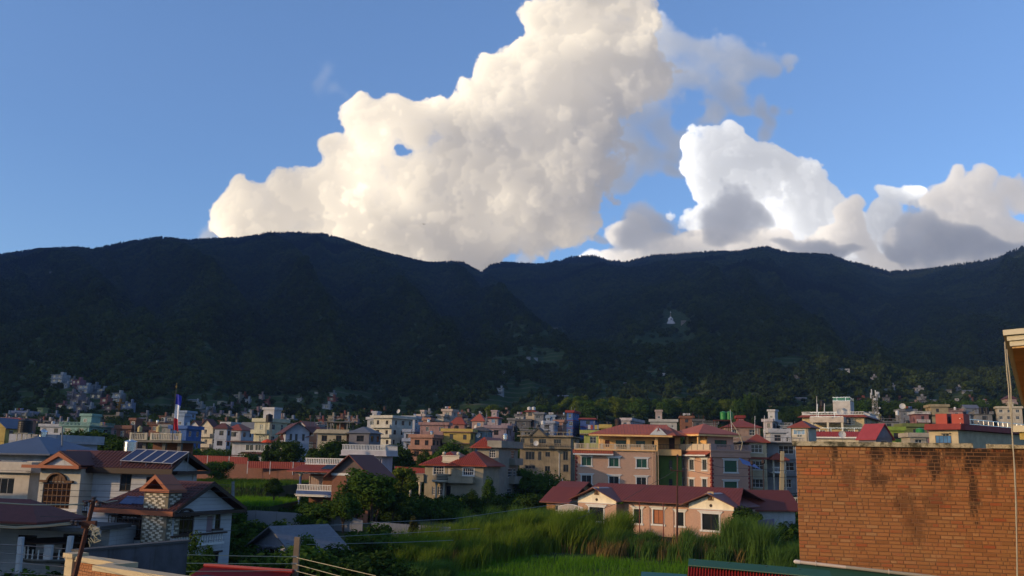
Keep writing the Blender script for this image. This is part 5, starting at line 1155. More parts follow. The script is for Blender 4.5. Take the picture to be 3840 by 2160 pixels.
    w.pwin('R', 652, 1938, 728, 2006, Spec(fm=DKBROWN, pm=glassmat((.014, .009, .007)), nx=4, nz=1, t=.1, trim='arch', tm=DKBROWN)); w.pwin('R', 775, 1932, 798, 1998, Spec(fm=TRIM, nx=1, nz=1, t=.05, extra=curtain((.28, .2, .22)))); w.pwin('R', 807, 1924, 828, 1982, Spec(fm=DKBROWN, nx=1, nz=1, t=.08, trim='lintel', tm=DKBROWN))
    w.pwin('R', 770, 2075, 820, 2140, Spec(fm=DKBROWN, nx=1, nz=1, t=.08, trim='lintel', tm=DKBROWN))
    w.walls(0, zw, wall, name='wing_wall')
    # open casement
    q = MB(); q.box(0, 0, 0, .05, .03, 1.5); q.box(.5, 0, 0, .55, .03, 1.5); q.box(.05, 0, 0, .5, .03, .05); q.box(.05, 0, 1.45, .5, .03, 1.5); q.box(.25, 0, .05, .30, .03, 1.45)
    for z in (.5, 1.0): q.box(.05, .002, z, .5, .028, z+.04)
    x, z = w.at(430, 2012); w.put(q, 'casement', DKBROWN, Tm(x-.05, -.02, z+.1, R(205)))
    # wing roof: gable to the right-hand face, hip at the far left, ridge parallel to the left-hand face
    x0 = w.at(395, 1920)[0]; rise = w.at(768, 1812, 'R', .6)[1]-zw; hy = w.D/2; ov = .75; sl = rise/(hy+ov); zr = zw+rise; xl = w.at(592, 1797, 'F', -hy)[0]; zl = zr
    S = [(x0-ov, -ov, zw), (w.W+ov, -ov, zw), (w.W+ov, hy, zr), (xl, hy, zr)]; rm = MB(); rm.prism(S, (0, 0, .10)); rm.prism([(x0-ov, w.D+ov, zw), (xl, hy, zr), (w.W+ov, hy, zr), (w.W+ov, w.D+ov, zw)], (0, 0, .10)); rm.face((x0-ov, w.D+ov, zw+.1), (x0-ov, -ov, zw+.1), (xl, hy, zr+.1)); w.put(rm, 'wing_roof', TILED)
    S2 = [Vector(p)+Vector((0, 0, .11)) for p in S]; tiles(w, S2[0], S2[1], S2[2], S2[3], .34, .40, TILED, [300])
    q = MB(); q.box(x0-ov, -ov-.08, zw-.22, w.W+ov, -ov, zw+.12); w.put(q, 'eave_board', ORNG)
    q = MB(); t = .34
    q.prism([(w.W+ov, -ov, zw-.1), (w.W+ov, -ov, zw+.12), (w.W+ov, hy, zr+.14), (w.W+ov, hy, zr-.22)], (.08, 0, 0)); q.prism([(w.W+ov, w.D+ov, zw-.1), (w.W+ov, hy, zr-.22), (w.W+ov, hy, zr+.14), (w.W+ov, w.D+ov, zw+.12)], (.08, 0, 0)); w.put(q, 'bargeboard', DKBROWN)
    q = MB(); q.prism([(w.W, -.2, zw), (w.W, w.D+.2, zw), (w.W, hy, zr-.25)], (.05, 0, 0)); w.put(q, 'wing_gable_wall', wall); q = MB(); q.box(w.W, -ov, zw-.24, w.W+ov+.1, w.D+ov, zw-.02); w.put(q, 'gable_ledge', DKBROWN)
    # solar collectors on the wing roof
    for a_, b_ in ((462, 505), (507, 548)):
        n0 = Vector((0, -rise, hy+ov)).normalized()
        def onr(px, py):
            r_ = w.M.to_3x3().transposed() @ ray(px, py); o_ = w.M.inverted() @ Vector((0, 0, CAMZ)); pt = Vector((0, -ov, zw+.2)); t_ = (pt-o_).dot(n0)/r_.dot(n0); return o_+r_*t_
        q = MB(); q.prism([onr(a_-15, 1890), onr(b_-12, 1893), onr(b_+16, 1866), onr(a_+16, 1862)], n0*.06); w.put(q, 'solar_collector', plain('solar_blue_deep', (.015, .022, .10), .25))
    # checked chimney: cream and grey slips, two visible sides
    cx0, cx1 = w.at(530, 2000, 'F', .5)[0], w.W-.05; ch = Blk(root, w.M @ Vector((cx0, -.55, 0)), yw2); ch.W = cx1-cx0; ch.D = ch.at(650, 1990, 'R')[0]; ch.D = 1.3
    zc = ch.at(570, 1845)[1]; zb0 = 1.5; q = MB(); q.box(0, 0, 0, ch.W, ch.D, zc); ch.put(q, 'chimney', plain('grey_slip', (.17, .15, .11), .8))
    sl_ = MB(); sl_.box(0, -.03, 0, .34, 0, .125); sm = sl_.mesh('slip_stone', plain('cream_slip', (.60, .55, .44), .75)); cnt = 0; z = zb0; r_ = 0
    while z < zc-.15:
        for face, L in (('F', ch.W), ('R', ch.D)):
            x = .10 if r_ % 2 else .36; 
            if r_ % 4 in (2, 3): x += .12
            while x < L-.36:
                if cnt < 300: ch.put(sm, 'slip_stone', None, ch.ft(face, x, z)); cnt += 1
                x += .66
        z += .15; r_ += 1
    q = MB(); x0_, x1_ = -.25, ch.W+.25; q.box(x0_, -.25, zc, x1_, ch.D+.2, zc+.22); ch.put(q, 'chimney_cap', ORNG)
    q = MB(); zc2 = zc+.22; mx = ch.W/2
    for s_ in (-1, 1): q.prism([(mx+s_*(ch.W/2+.2), -.3, zc2), (mx+s_*(ch.W/2-.2), -.3, zc2), (mx, -.3, zc2+.75), (mx, -.3, zc2+1.05)][::s_], (0, ch.D+.4, 0))
    ch.put(q, 'chimney_roof', ORNG)
    # side balcony on the right-hand face
    zb = w.at(740, 2040, 'R', .9)[1]; zt_ = w.at(740, 2003, 'R', .9)[1]; y0, y1 = w.at(645, 2010, 'R', .9)[0], w.at(842, 1995, 'R', .9)[0]
    q = MB(); q.box(w.W+.01, y0, zb-.16, w.W+.95, y1, zb); w.put(q, 'side_balcony_floor', TRIM); q = MB(); q.box(w.W+.75, y0, zt_-.10, w.W+1.02, y1+.2, zt_+.02); w.put(q, 'side_handrail', DKBROWN)
    hh = zt_-zb-.1; bm_ = MB(); bm_.lathe(0, 0, [(.065, 0), (.035, .14), (.07, hh*.35), (.04, hh*.6), (.065, hh)], 8); bme = bm_.mesh('baluster', TRIM); k = int((y1-y0)/.26)
    for i in range(k): w.put(bme, 'baluster', None, Tm(w.W+.88, y0+.2+(y1-y0-.4)*i/max(k-1, 1), zb))
    # low front range: flat concrete canopy, shaded porch, round balcony with balusters
    p = Blk(root, (P(0, 1990, 66.0).x, 66.0, zg), R(-12)); p.W = p.at(330, 2000)[0]; p.D = 6; zc_ = p.at(200, 1985)[1]; q = MB(); q.box(-6, -1.2, zc_, p.W+.6, 4, zc_+.28); p.put(q, 'canopy', DARKC)
    p.D = 4.0; pw = Blk(root, p.M @ Vector((-2, 2.4, 0)), R(-12)); pw.W = p.W+2; pw.D = 4; pw.win('F', 5.2, zc_-2.6, 2.2, 2.1, Spec(fm=DKBROWN, nx=3, nz=1), name='door'); pw.win('F', 1.5, zc_-2.0, 1.6, 1.3, Spec(fm=DKBROWN, nx=2, nz=1)); pw.walls(0, zc_, wall, name='porch_wall')
    cx = p.at(195, 2070, 'F', 0)[0]; zb = p.at(195, 2088)[1]; q = MB(); q.lathe(cx, .6, [(2.1, zb-.28), (2.3, zb-.1), (2.3, zb)], 24); p.put(q, 'porch_floor', CONC); q = MB(); q.lathe(cx, .6, [(2.15, zb+.95), (2.32, zb+.97), (2.32, zb+1.07), (2.15, zb+1.09)], 24); p.put(q, 'porch_rail', DKBROWN)
    for i in range(16):
        a = math.pi+math.pi*(i+.5)/16
        if i in (9, 10): continue
        q_ = Tm(cx+2.22*math.cos(a), .6+2.22*math.sin(a), zb); p.put(bme, 'baluster', None, q_)
    q = MB(); a = math.pi+math.pi*10/16; q.box(cx+2.22*math.cos(a)-.28, .6+2.22*math.sin(a)-.12, zb, cx+2.22*math.cos(a)+.28, .6+2.22*math.sin(a)+.12, zb+.96); p.put(q, 'porch_pillar', WHITEP)
def whiteboard():
    """white plaster scored with horizontal board lines"""
    m, g, b = newmat('white_boards'); tc = g.n('ShaderNodeTexCoord').outputs['Object']; s = g.n('ShaderNodeSeparateXYZ', i0=tc)
    f = g.m('FRACT', g.m('MULTIPLY', s.outputs[2], 1/0.30)); ln = g.m('ADD', g.ss(f, 0.0, 0.05, 1, 0), g.ss(f, 0.95, 1.0))
    n1 = g.noise(tc, 0.5, 6, 0.6); n2 = g.noise(g.vm('MULTIPLY', tc, (3, 3, 0.3)), 1.2, 5, 0.65)
    col = g.mix(g.ss(n1, 0.3, 0.75), (0.32, 0.335, 0.36, 1), (0.39, 0.405, 0.425, 1)); col = g.mix(g.m('MULTIPLY', g.ss(n2, 0.55, 0.8), 0.4), col, (0.15, 0.15, 0.145, 1))
    col = g.mix(g.m('MULTIPLY', ln, 0.55), col, (0.10, 0.11, 0.12, 1)); g.put(b.inputs['Base Color'], col); b.inputs['Roughness'].default_value = 0.75
    g.put(b.inputs['Normal'], g.n('ShaderNodeBump', in_Strength=0.6, in_Distance=0.03, in_Height=g.m('SUBTRACT', 1.0, ln))); return m
whitehouse()
# ================================================================== the town between the near houses and the mountain
W = lambda *c: paint(c)
cWH = paint((.56, .57, .60)); cCR = paint((.60, .54, .42)); cYE = paint((.58, .42, .12), dirt=.15); cSA = paint((.46, .25, .18), dirt=.15); cPK = paint((.44, .28, .27)); cMV = paint((.34, .26, .29))
cBL = paint((.07, .16, .42), dirt=.1); cLB = paint((.30, .40, .55)); cTE = paint((.24, .42, .38)); cGR = paint((.28, .40, .06), dirt=.1); cOL = paint((.30, .33, .14)); cGY = paint((.26, .26, .26), dirt=.5); cDG = paint((.12, .12, .12), dirt=.5)
cRD = paint((.30, .05, .04), dirt=.1); cOR = paint((.48, .22, .06), dirt=.1); cBR = brickmat((.22, .08, .05), (.28, .10, .06), (.2, .13, .1)); cPE = paint((.50, .38, .28))
rRD = plain('red_roof', (.25, .055, .03), .6, 0, .25, .6); rDK = plain('dark_roof', (.10, .035, .03), .7, 0, .3, .6); rBL = plain('blue_grey_roof', (.07, .10, .16), .5, 0, .25, .5); rGY = plain('grey_roof', (.14, .15, .17), .6, 0, .3, .5)
H = house; rb_ = random.Random(8)
# --- left
H('white house with blue-grey hip roof and cream walled balcony at the left edge', -70, 175, 1697, 92, -8, 2, W(.42,.46,.52), D=9, roof='hip', rm=rBL, rise=1.7, ov=1.1, wsp=Spec(fm=plain('lilac_frame', (.3,.27,.42), .6), nx=1, nz=1, extra=curtain((.25,.2,.34))), win_every=3.4, rwin=False)
H('cream block with a walled balcony and grey sliding window under the blue-grey roof', -60, 114, 1762, 84, -14, 2, paint((.66,.60,.50), dirt=.12), D=5, par='wall', wsp=Spec(fm=GREYM, nx=3, nz=1), win_every=4.2, rwin=False, ww=2.2)
H('white walled roof terrace with two small vents, under a black tank', 60, 205, 1655, 100, -8, 1, W(.46,.48,.54), D=8, rwin=False, win_every=20, base=5.0)
H('mint and turquoise house beside the big dark tree', 232, 335, 1596, 235, -12, 3, cTE, D=9, roof='flat', par='bal', tower=(.4,.8,2.6,.3))
H('brown brick house between the dark tree and the balustraded platform', 438, 492, 1606, 240, -10, 2, cBR, D=8, tower=(.5,.9,2.2,.3))
H('long low white row building left of the mint house', 152, 238, 1598, 300, -6, 1, cWH, D=7, par='wall')
H('salmon pink house with red roof edge near the left edge', 10, 78, 1570, 300, -8, 2, cSA, D=8, roof='skirt', rm=rRD, par=None)
H('violet-white house with dark band behind the salmon pink house', 40, 98, 1546, 420, -6, 3, W(.40,.38,.48), D=9)
H('pale olive house right of the violet-white one', 98, 150, 1552, 430, -10, 3, cOL, D=9, tower=(.5,.9,2.5,.3))
H('bright blue two storey house below the hill village', 200, 254, 1541, 470, -8, 3, W(.10,.24,.46), D=9)
H('yellow gabled house cut by the left frame edge', -60, 22, 1600, 210, -8, 2, cYE, D=7, roof='gy', rm=rBL, rise=2)
H('blue house with white top rooms beside the prayer flag', 640, 700, 1606, 245, -10, 3, cBL, D=8, tower=(.0,.5,3.4,.3,cLB))
H('white house with blue shade windows right behind the flag', 668, 700, 1546, 400, -10, 3, cLB, D=8)
# --- centre left
H('narrow white house with arched gable, leftmost of the white terrace row', 708, 752, 1602, 290, -22, 3, cWH, pxc=762, roof='gy', rm=rDK, rise=2, balc=(1,))
H('cream stepped house second in the white terrace row', 752, 800, 1600, 280, -26, 3, cCR, pxc=812, roof='gy', rm=rDK, rise=2.2, balc=(0,1))
H('pale blue-white house with wide eaves, third in the terrace row', 806, 852, 1606, 275, -10, 3, W(.44,.48,.56), pxc=868, roof='hip', rm=rDK, rise=1.6)
H('low white house with red hip roof right of the terrace row', 845, 905, 1612, 290, -12, 2, cWH, D=8, roof='hip', rm=rRD, rise=2)
H('white house with grey metal roof and side lean-to behind the red umbrella', 905, 950, 1603, 300, -12, 2, W(.40,.43,.48), pxc=962, roof='gx', rm=rGY, rise=1.6)
H('white bungalow roof peeking over the terrace row', 832, 864, 1590, 330, -12, 2, cWH, D=8)
H('pale lemon and white house with flat roof behind the black tank', 955, 1012, 1580, 235, -24, 3, paint((.60,.58,.42)), pxc=1078, tower=(.3,1.0,3.0,.2,cWH), balc=(0,))
H('white gabled roof house with small windows behind red brick house', 1108, 1150, 1600, 270, -14, 2, cWH, D=8, roof='gy', rm=rRD, rise=1.6)
H('orange brick house with red eave and solar panel on top', 1140, 1196, 1604, 240, -14, 3, brickmat((.36,.14,.07),(.44,.18,.09),(.3,.2,.14)), D=9, roof='skirt', rm=rDK, par=None)
H('small white house cluster with tanks between the unfinished house and tall white block', 1378, 1408, 1572, 330, -16, 4, cWH, D=8, tower=(.2,.8,2.4,.3))
# white villa with red tiled roofs (two volumes)
def midvilla():
    r, b, ht = H('white villa with dark red roofs, glazed veranda and blue-white gable end behind round trees', 872, 1100, 1654, 205, -10, 2, cWH, D=9, roof='flat', par=None, win_every=30, balc=(), wsp=Spec(nx=3, nz=1), ov=1.2, slabm=rDK, rwin=False)
    sp = Spec(fm=TRIM, nx=2, nz=1, t=.1)
    for x0, x1 in ((920, 952), (956, 980)): b.win('F', *b.rect(x0, 1665, x1, 1690), sp, hole=False, off=.1)
    g2 = Blk(r, b.M @ Vector((b.at(1075, 1640)[0], -.6, 0)), R(20)); g2.W = g2.at(1160, 1640)[0]; g2.D = 14; z = g2.at(1110, 1618)[1]
    for x in (.22, .45, .75): g2.win('F', g2.W*x-.3, z-2.0, .6, 1.5, Spec(fm=BLUEP, simple=True, nx=1, nz=1))
    g2.walls(0, z, paint((.42,.46,.56), dirt=.1), name='wing_wall'); q = MB(); w = MB(); gable(q, w, 0, 0, g2.W, g2.D, z, 1.9, .7, 'y'); g2.put(q, 'wing_roof', TILED); g2.put(w, 'gable_wall', paint((.42,.46,.56), dirt=.1))
    q = MB(); x0 = b.at(1010, 1640)[0]; q.prism([(x0, 1.5, ht+.1), (b.W+3, 1.5, ht+1.2), (b.W+3, 6, ht+3.2), (x0+2, 6, ht+2.8)], (0, 0, .12)); b.put(q, 'roof', TILED)
    q = MB(); q.prism([(b.at(905, 1700)[0], -1.4, b.at(930, 1702)[1]), (b.W, -1.4, b.at(930, 1702)[1]), (b.W, -.1, b.at(930, 1696)[1]), (b.at(905, 1700)[0]+.4, -.1, b.at(930, 1696)[1])], (0, 0, .1)); b.put(q, 'canopy_roof', TILED)
midvilla()
def umb():
    c = P(1004, 1652, 200); t = thing('umbrella', 'bright orange-red garden umbrella on the white villa terrace', 'umbrella', (c.x, c.y, c.z-2.2)); mb = MB(); n = 8
    for i in range(n):
        a, b_ = 6.283*i/n, 6.283*(i+1)/n; r = 1.5; p = lambda q, rr, z: (rr*math.cos(q), rr*math.sin(q), z)
        mb.face(p(a, r, 1.75), p(b_, r, 1.75), p(b_, r*.6, 2.25), p(a, r*.6, 2.25)); mb.face(p(a, r*.6, 2.25), p(b_, r*.6, 2.25), (0, 0, 2.55))
    mb.build('canopy', plain('orange_cloth', (.62,.07,.02), .8), t); mb = MB(); mb.tube((0, 0, 0), (0, 0, 2.6), .04, .04, 6); mb.build('pole', TRIM, t)
umb()
# unfinished two storey house with open frame on top
def unfinished():
    r, b, ht = H('cream two storey house with unfinished open concrete frame on its roof', 1192, 1300, 1622, 225, -10, 2, paint((.46,.42,.32)), pxc=1312, par='wall', ov=.9, wsp=Spec(fm=DKBROWN, simple=True, nx=2, nz=1), win_every=2.6)
    q = MB(); z = ht+.1
    for x in (.3, .42, .72, .98): 
        for y in (.5, 4.5): q.box(b.W*x-.14, y, z, b.W*x+.14, y+.28, z+2.4)
    b.put(q, 'concrete_frame', CONC); q = MB(); q.box(b.W*.2, -.2, z+2.4, b.W*1.25, 5.5, z+2.6); b.put(q, 'frame_slab', CONC)
    q = MB(); q.box(b.W*.45, 4.2, z, b.W*.7, 4.4, z+2.3); b.put(q, 'infill_wall', cBR)
unfinished()
H('grey house with dull blue metal roof right of the unfinished house', 1310, 1385, 1622, 220, -12, 2, W(.22,.22,.25), D=8, roof='hip', rm=rGY, rise=1.5, wsp=Spec(fm=DKBROWN, simple=True))
# tall white block, corner on
r_, b_, ht_ = H('tall white four storey block with a blue shaded side and stacked balconies', 1402, 1470, 1567, 300, -30, 4, paint((.62,.60,.52), dirt=.1), pxc=1548, fl=3.1, par='wall', balc=(0,1,2), tower=None, ov=.9, win_every=3.0)
q_ = MB(); gable(q_, None, 0, 3, b_.W*.5, 9, ht_-3.2, .1, .1, 'x'); 
H('blue-grey annex with small gable beside the tall white block', 1515, 1552, 1618, 295, -20, 3, W(.30,.36,.50), pxc=1582, balc=(0,1))
H('white house with ribbon windows behind the tall white block', 1508, 1556, 1566, 370, -12, 2, W(.50,.53,.58), D=9)
H('small pink-white house with parapet left of the stair tower house', 1560, 1592, 1560, 380, -14, 2, W(.56,.47,.42), D=8, tower=(.3,.7,2.0,.3))
H('tall pinkish stair tower house with water tanks on top', 1660, 1695, 1541, 390, -20, 5, W(.56,.46,.40), pxc=1716, fl=2.9)
H('dark brown block attached to the stair tower house', 1700, 1735, 1562, 400, -10, 4, W(.20,.14,.13), D=8)
H('low pale house with balcony left of the stair tower', 1640, 1664, 1560, 385, -14, 3, W(.52,.45,.38), D=7)
H('salmon pink house with boxy bay balconies above the solar panels', 1540, 1622, 1639, 245, -16, 3, cSA, pxc=1664, balc=(0,1), par='wall', wsp=W_BRN, win_every=2.6)
H('wide pink terrace house behind the salmon house', 1576, 1680, 1592, 290, -10, 2, W(.40,.24,.22), pxc=1690, par='wall')
H('house with red hip roof between the stair tower and yellow house', 1688, 1742, 1590, 320, -14, 2, W(.40,.2,.16), pxc=1752, roof='hip', rm=rRD, rise=2.4)
H('yellow house with two white arched dormers', 1664, 1765, 1618, 250, -10, 2, cYE, D=9, par='wall', ov=.7, slabm=cSA, wsp=W_BRN, balc=(0,))
H('light blue and grey house with dark sloping eave right of the yellow house', 1766, 1830, 1614, 255, -8, 3, W(.28,.36,.42), D=8, roof='hip', rm=DARKC, rise=1.2)
H('mauve plaster house with solar panels behind the red villa roof', 1820, 1898, 1604, 270, -12, 3, cMV, pxc=1918, tower=None, wsp=W_BRN)
H('pink house with orange-red hip roof below the hanging prayer flags', 1770, 1815, 1578, 345, -14, 2, W(.48,.33,.28), pxc=1828, roof='hip', rm=plain('orange_roof', (.36,.09,.05), .6), rise=3.0)
H('white and red house with stacked roofs right of the prayer flags', 1828, 1868, 1566, 365, -16, 3, W(.44,.36,.38), pxc=1882, roof='skirt', rm=rRD, par=None, tower=(.3,.8,2.4,.2))
H('tiny white flat roofed house in the dark belt', 1905, 1932, 1574, 420, -10, 2, cGY, D=7)
H('dark grey tin roofed house in the middle distance', 1938, 1990, 1578, 400, -10, 2, cDG, D=8)
H('cream top-floor house crowned by white water tanks', 1972, 2006, 1542, 405, -16, 4, W(.50,.42,.33), pxc=2016, roof='skirt', rm=rRD, par=None)
H('bare grey concrete block next to the tank crowned house', 2004, 2038, 1552, 400, -8, 4, W(.24,.25,.27), D=8)
H('white and blue low house with round tanks behind the concrete house', 2030, 2078, 1586, 330, -12, 2, W(.36,.40,.50), D=8, tower=(.3,.6,1.8,.2,cLB))
H('salmon coloured low house left of the tall blue house', 2078, 2112, 1582, 340, -12, 2, cSA, D=8)
H('grey row house with sliding windows behind the concrete house roof', 1955, 2050, 1612, 290, -8, 2, cGY, D=7, par='rail')
H('tall blue house with red bands and open balconies', 2125, 2150, 1546, 360, -16, 5, cBL, pxc=2172, slabm=cRD, pm=cRD)
H('wide blue and orange-red house right of the tall blue one', 2176, 2232, 1570, 350, -8, 3, W(.06,.12,.36), pxc=2246, slabm=cRD, tower=None, roof='skirt', rm=rRD, par=None)
H('lime yellow house with orange canopy behind the apartment block', 2190, 2262, 1626, 205, -8, 3, paint((.46,.50,.14), dirt=.1), D=8, ov=.9, slabm=cPE, wsp=W_SIMPLE, win_every=4)
H('small yellow rooftop room above the lime house', 2254, 2286, 1604, 215, -8, 2, cYE, D=5)
H('lilac-white house with railings above the apartment roof, left one', 2330, 2365, 1576, 300, -20, 3, W(.54,.48,.50), pxc=2412, par='wall', wsp=Spec(fm=BLUEP, simple=True))
H('wide white flat house with row of small windows above the apartment roof', 2438, 2538, 1580, 320, -10, 3, W(.56,.55,.50), pxc=2560, tower=(.2,.45,3.4,.2,W(.50,.40,.36)), win_every=2.4, ww=.7, wh=.9)
H('brown-orange tin topped house behind the white flat house', 2552, 2600, 1566, 400, -8, 3, W(.30,.13,.07), D=8)
H('red hipped roof house with cream gable behind the green tanks', 2718, 2850, 1600, 230, -8, 2, W(.38,.26,.2), D=9, roof='hip', rm=rRD, rise=2.0, wsp=W_SIMPLE)
H('dark red tower room behind the green tanks', 2766, 2790, 1566, 320, -8, 3, cRD, D=6)
H('white stair tower house with tiled steps right of the green tanks', 2862, 2896, 1580, 300, -35, 4, W(.50,.46,.48), pxc=2924, tower=(.55,1.3,3.2,.0,cWH))
H('far grey and red house above the stair tower house', 2862, 2890, 1528, 460, -8, 3, W(.30,.2,.2), D=8)
H('low white walled terrace with shrubs left of the red corner roof', 2888, 2948, 1620, 215, -6, 1, cWH, D=6)
# --- right of the apartment block
def cornerhouse():
    r, b, ht = H('cream and grey three storey house with white grid windows beside the pole', 2800, 2995, 1657, 170, 2, 4, paint((.30,.30,.31), dirt=.3), D=9, par='rail', ov=.8, wsp=Spec(nx=3, nz=2, t=.08), slabm=DARKC, win_every=4.5, ww=2.2, wh=1.5)
    g = Blk(r, b.M @ Vector((b.at(2800, 1650)[0], -1.6, 0)), R(-10)); g.W = g.at(2875, 1700)[0]; g.D = 4; z = g.at(2830, 1657)[1]; zb = g.at(2830, 1714)[1]; sp = Spec(nx=3, nz=2, t=.09, trim='lintel', tm=CREAMP)
    g.pwin('F', 2816, 1667, 2858, 1698, sp); g.pwin('F', 2818, 1728, 2862, 1762, sp); g.pwin('F', 2818, 1796, 2862, 1828, sp); g.walls(0, z, paint((.58,.50,.33), dirt=.15), name='bay_wall')
    q = MB(); hip(q, 0, 0, g.W, g.D, z, 1.5, .7); g.put(q, 'bay_roof', rRD); q = MB(); q.box(-.3, -.3, zb-.35, g.W+.3, -.01, zb-.1); q.box(-.4, -.35, zb-.1, g.W+.4, -.01, zb); g.put(q, 'bay_band', rRD)
    k = Blk(r, b.M @ Vector((b.at(2880, 1720)[0], -2.4, 0)), R(0)); k.W = k.at(2948, 1720)[0]; k.D = 2.4; z1 = k.at(2900, 1722)[1]; q = MB(); hip(q, 0, 0, k.W, 2.4, z1, 1.2, .5); k.put(q, 'porch_roof', rRD)
    for x in (.1, k.W-.3): q = MB(); q.box(x, 0, 0, x+.25, .25, z1); k.put(q, 'porch_column', CREAMP)
    zf = k.at(2900, 1770)[1]; q = MB(); q.box(0, 0, zf-.2, k.W, 2.4, zf); balus(q, 0, .1, k.W, .1, zf, .9, .25, .03, .04); k.put(q, 'porch_balcony', TRIM)
cornerhouse()
def towerroom():
    r, b, ht = H('small cream room with red hip roof and blue glass windows above the brick wall', 2968, 3030, 1602, 190, -35, 2, cCR, pxc=3060, roof='hip', rm=rRD, rise=1.4, ov=.7, rwin=False, win_every=30)
    b.win('F', *b.rect(2975, 1609, 3019, 1630), Spec(nx=3, nz=1, pm=GLASSB, t=.08), hole=False, off=.1)
towerroom()
def bighouse():
    root, b, ht = H('large cream house with balustraded roof, brick quoins and white rooftop tank room', 3008, 3240, 1562, 232, -30, 3, paint((.60,.48,.27), dirt=.15), pxc=3292, roof='skirt', rm=rRD, par='bal', pm=TRIM, rwin=True, win_every=7, wsp=Spec(nx=4, nz=3, t=.08), ww=2.4, wh=1.7, ov=.6)
    t = Blk(root, b.M @ Vector((b.at(3112, 1530)[0], 4, 0)), R(-30)); t.W = t.at(3189, 1530)[0]; t.D = t.at(3200, 1530, 'R')[0]+1; z = t.at(3150, 1504)[1]; t.walls(ht, z, paint((.60,.58,.54), dirt=.1), name='tank_room')
    q = MB(); 
    for e in ((0, 0, t.W, 0), (t.W, 0, t.W, t.D), (0, t.D, 0, 0)): balus(q, *e, z, 1.0, 1.6, .05, .04)
    t.put(q, 'rail', STEEL); q = MB(); q.box(.1, .1, z+.2, t.W-.1, .16, z+.8); t.put(q, 'green_panel', plain('green_glass', (.05,.2,.14), .3))
    v = Blk(root, b.M @ Vector((b.at(3055, 1600)[0], -4.5, 0)), R(-30)); v.W = v.at(3163, 1600)[0]; v.D = 4; z0, z1, z2 = v.at(3100, 1622)[1], v.at(3100, 1584)[1], v.at(3100, 1563)[1]
    q = MB(); q.box(-.2, -.2, z1, v.W+.2, 4, z1+.25); q.box(-.15, -.15, z1+.25, v.W+.15, 0, z2); q.box(v.W, 0, z1+.25, v.W+.15, 4, z2); v.put(q, 'veranda_parapet', paint((.62,.54,.46), dirt=.1))
    for x in (.1, v.W*.5, v.W-.5): q = MB(); q.box(x, -.1, 0, x+.5, .4, z1); v.put(q, 'veranda_column', CREAMP)
    q = MB(); 
    for e in ((0, 0, v.W, 0),): balus(q, *e, z2, 1.1, 2.6, .05, .04)
    v.put(q, 'veranda_rail', STEEL)
    # lower tiled roof
    s = Blk(root, b.M @ Vector((b.at(3040, 1650)[0], -7, 0)), R(-30)); s.W = s.at(3285, 1650)[0]; s.D = 6; ze = s.at(3150, 1640)[1]; zt_ = s.at(3150, 1619)[1]; s.walls(0, ze, CREAMP, name='lower_wall'); q = MB()
    q.prism([(-.6, -.7, ze), (s.W+.6, -.7, ze), (s.W-1, 1.6, zt_), (1.2, 1.6, zt_)], (0, 0, .1)); s.put(q, 'lower_roof', plain('pink_red_tile', (.34,.05,.05), .5, 0, .3, 1))
    tiles(s, (-.6, -.7, ze+.1), (s.W+.6, -.7, ze+.1), (s.W-1, 1.6, zt_+.1), (1.2, 1.6, zt_+.1), .42, .5, plain('pink_red_tile', (.34,.05,.05), .5, 0, .3, 1), [0])
    q = MB(); q.box(-.7, -.82, ze-.25, s.W+.7, -.72, ze+.1); s.put(q, 'lower_fascia', TRIM); q = MB(); balus(q, 2, 1.7, s.W-1, 1.7, zt_, 1.0, 2.5, .05, .03); s.put(q, 'lower_rail', STEEL)
bighouse()
H('grey house with pointed pink tiled roof end right of the large cream house', 3284, 3345, 1640, 205, 25, 2, W(.22,.23,.28), D=5, roof='gy', rm=plain('pink_red_tile', (.34,.05,.05), .5, 0, .3, 1), rise=3.0, rwin=False)
H('grey concrete terrace house with rails behind the cream house', 3300, 3372, 1580, 290, -8, 3, cGY, D=9, par='rail')
H('long grey walled house carrying a big white dish', 3376, 3436, 1540, 400, -8, 2, W(.24,.25,.27), D=8)
H('lime green house with walled terrace above the brick wall', 3322, 3390, 1612, 215, -10, 3, cGR, D=7, ov=.4, rwin=False)
H('olive and green house behind the lime green house', 3390, 3475, 1598, 250, -8, 3, W(.20,.24,.08), D=8, par='wall', balc=(0,))
H('small white canopy house with green drum beside the lime house', 3412, 3478, 1636, 200, -6, 2, W(.5,.45,.36), D=6)
H('pink and maroon fretwork house behind the red tank screens', 3434, 3482, 1552, 330, -8, 3, W(.34,.16,.16), D=8, balc=(0,), par='bal', pm=TRIM)
H('tan two storey house with brown windows above the red tank screens', 3492, 3555, 1524, 330, -10, 4, W(.40,.33,.20), D=8, wsp=W_BRN, balc=(0,))
H('blue-grey tin roofed house on the far right slope', 3622, 3670, 1530, 400, -8, 2, W(.24,.28,.34), D=7, roof='gx', rm=rGY, rise=1.5)
H('long cream and pink house at the far right behind the rope', 3738, 3832, 1530, 420, -20, 2, cCR, D=8, tower=(.5,.7,2.2,.2))
H('pagoda-like pinkish house at the far right edge', 3778, 3812, 1494, 470, -8, 4, W(.40,.3,.28), D=8, balc=(0,1), roof='hip', rm=rDK, rise=2)
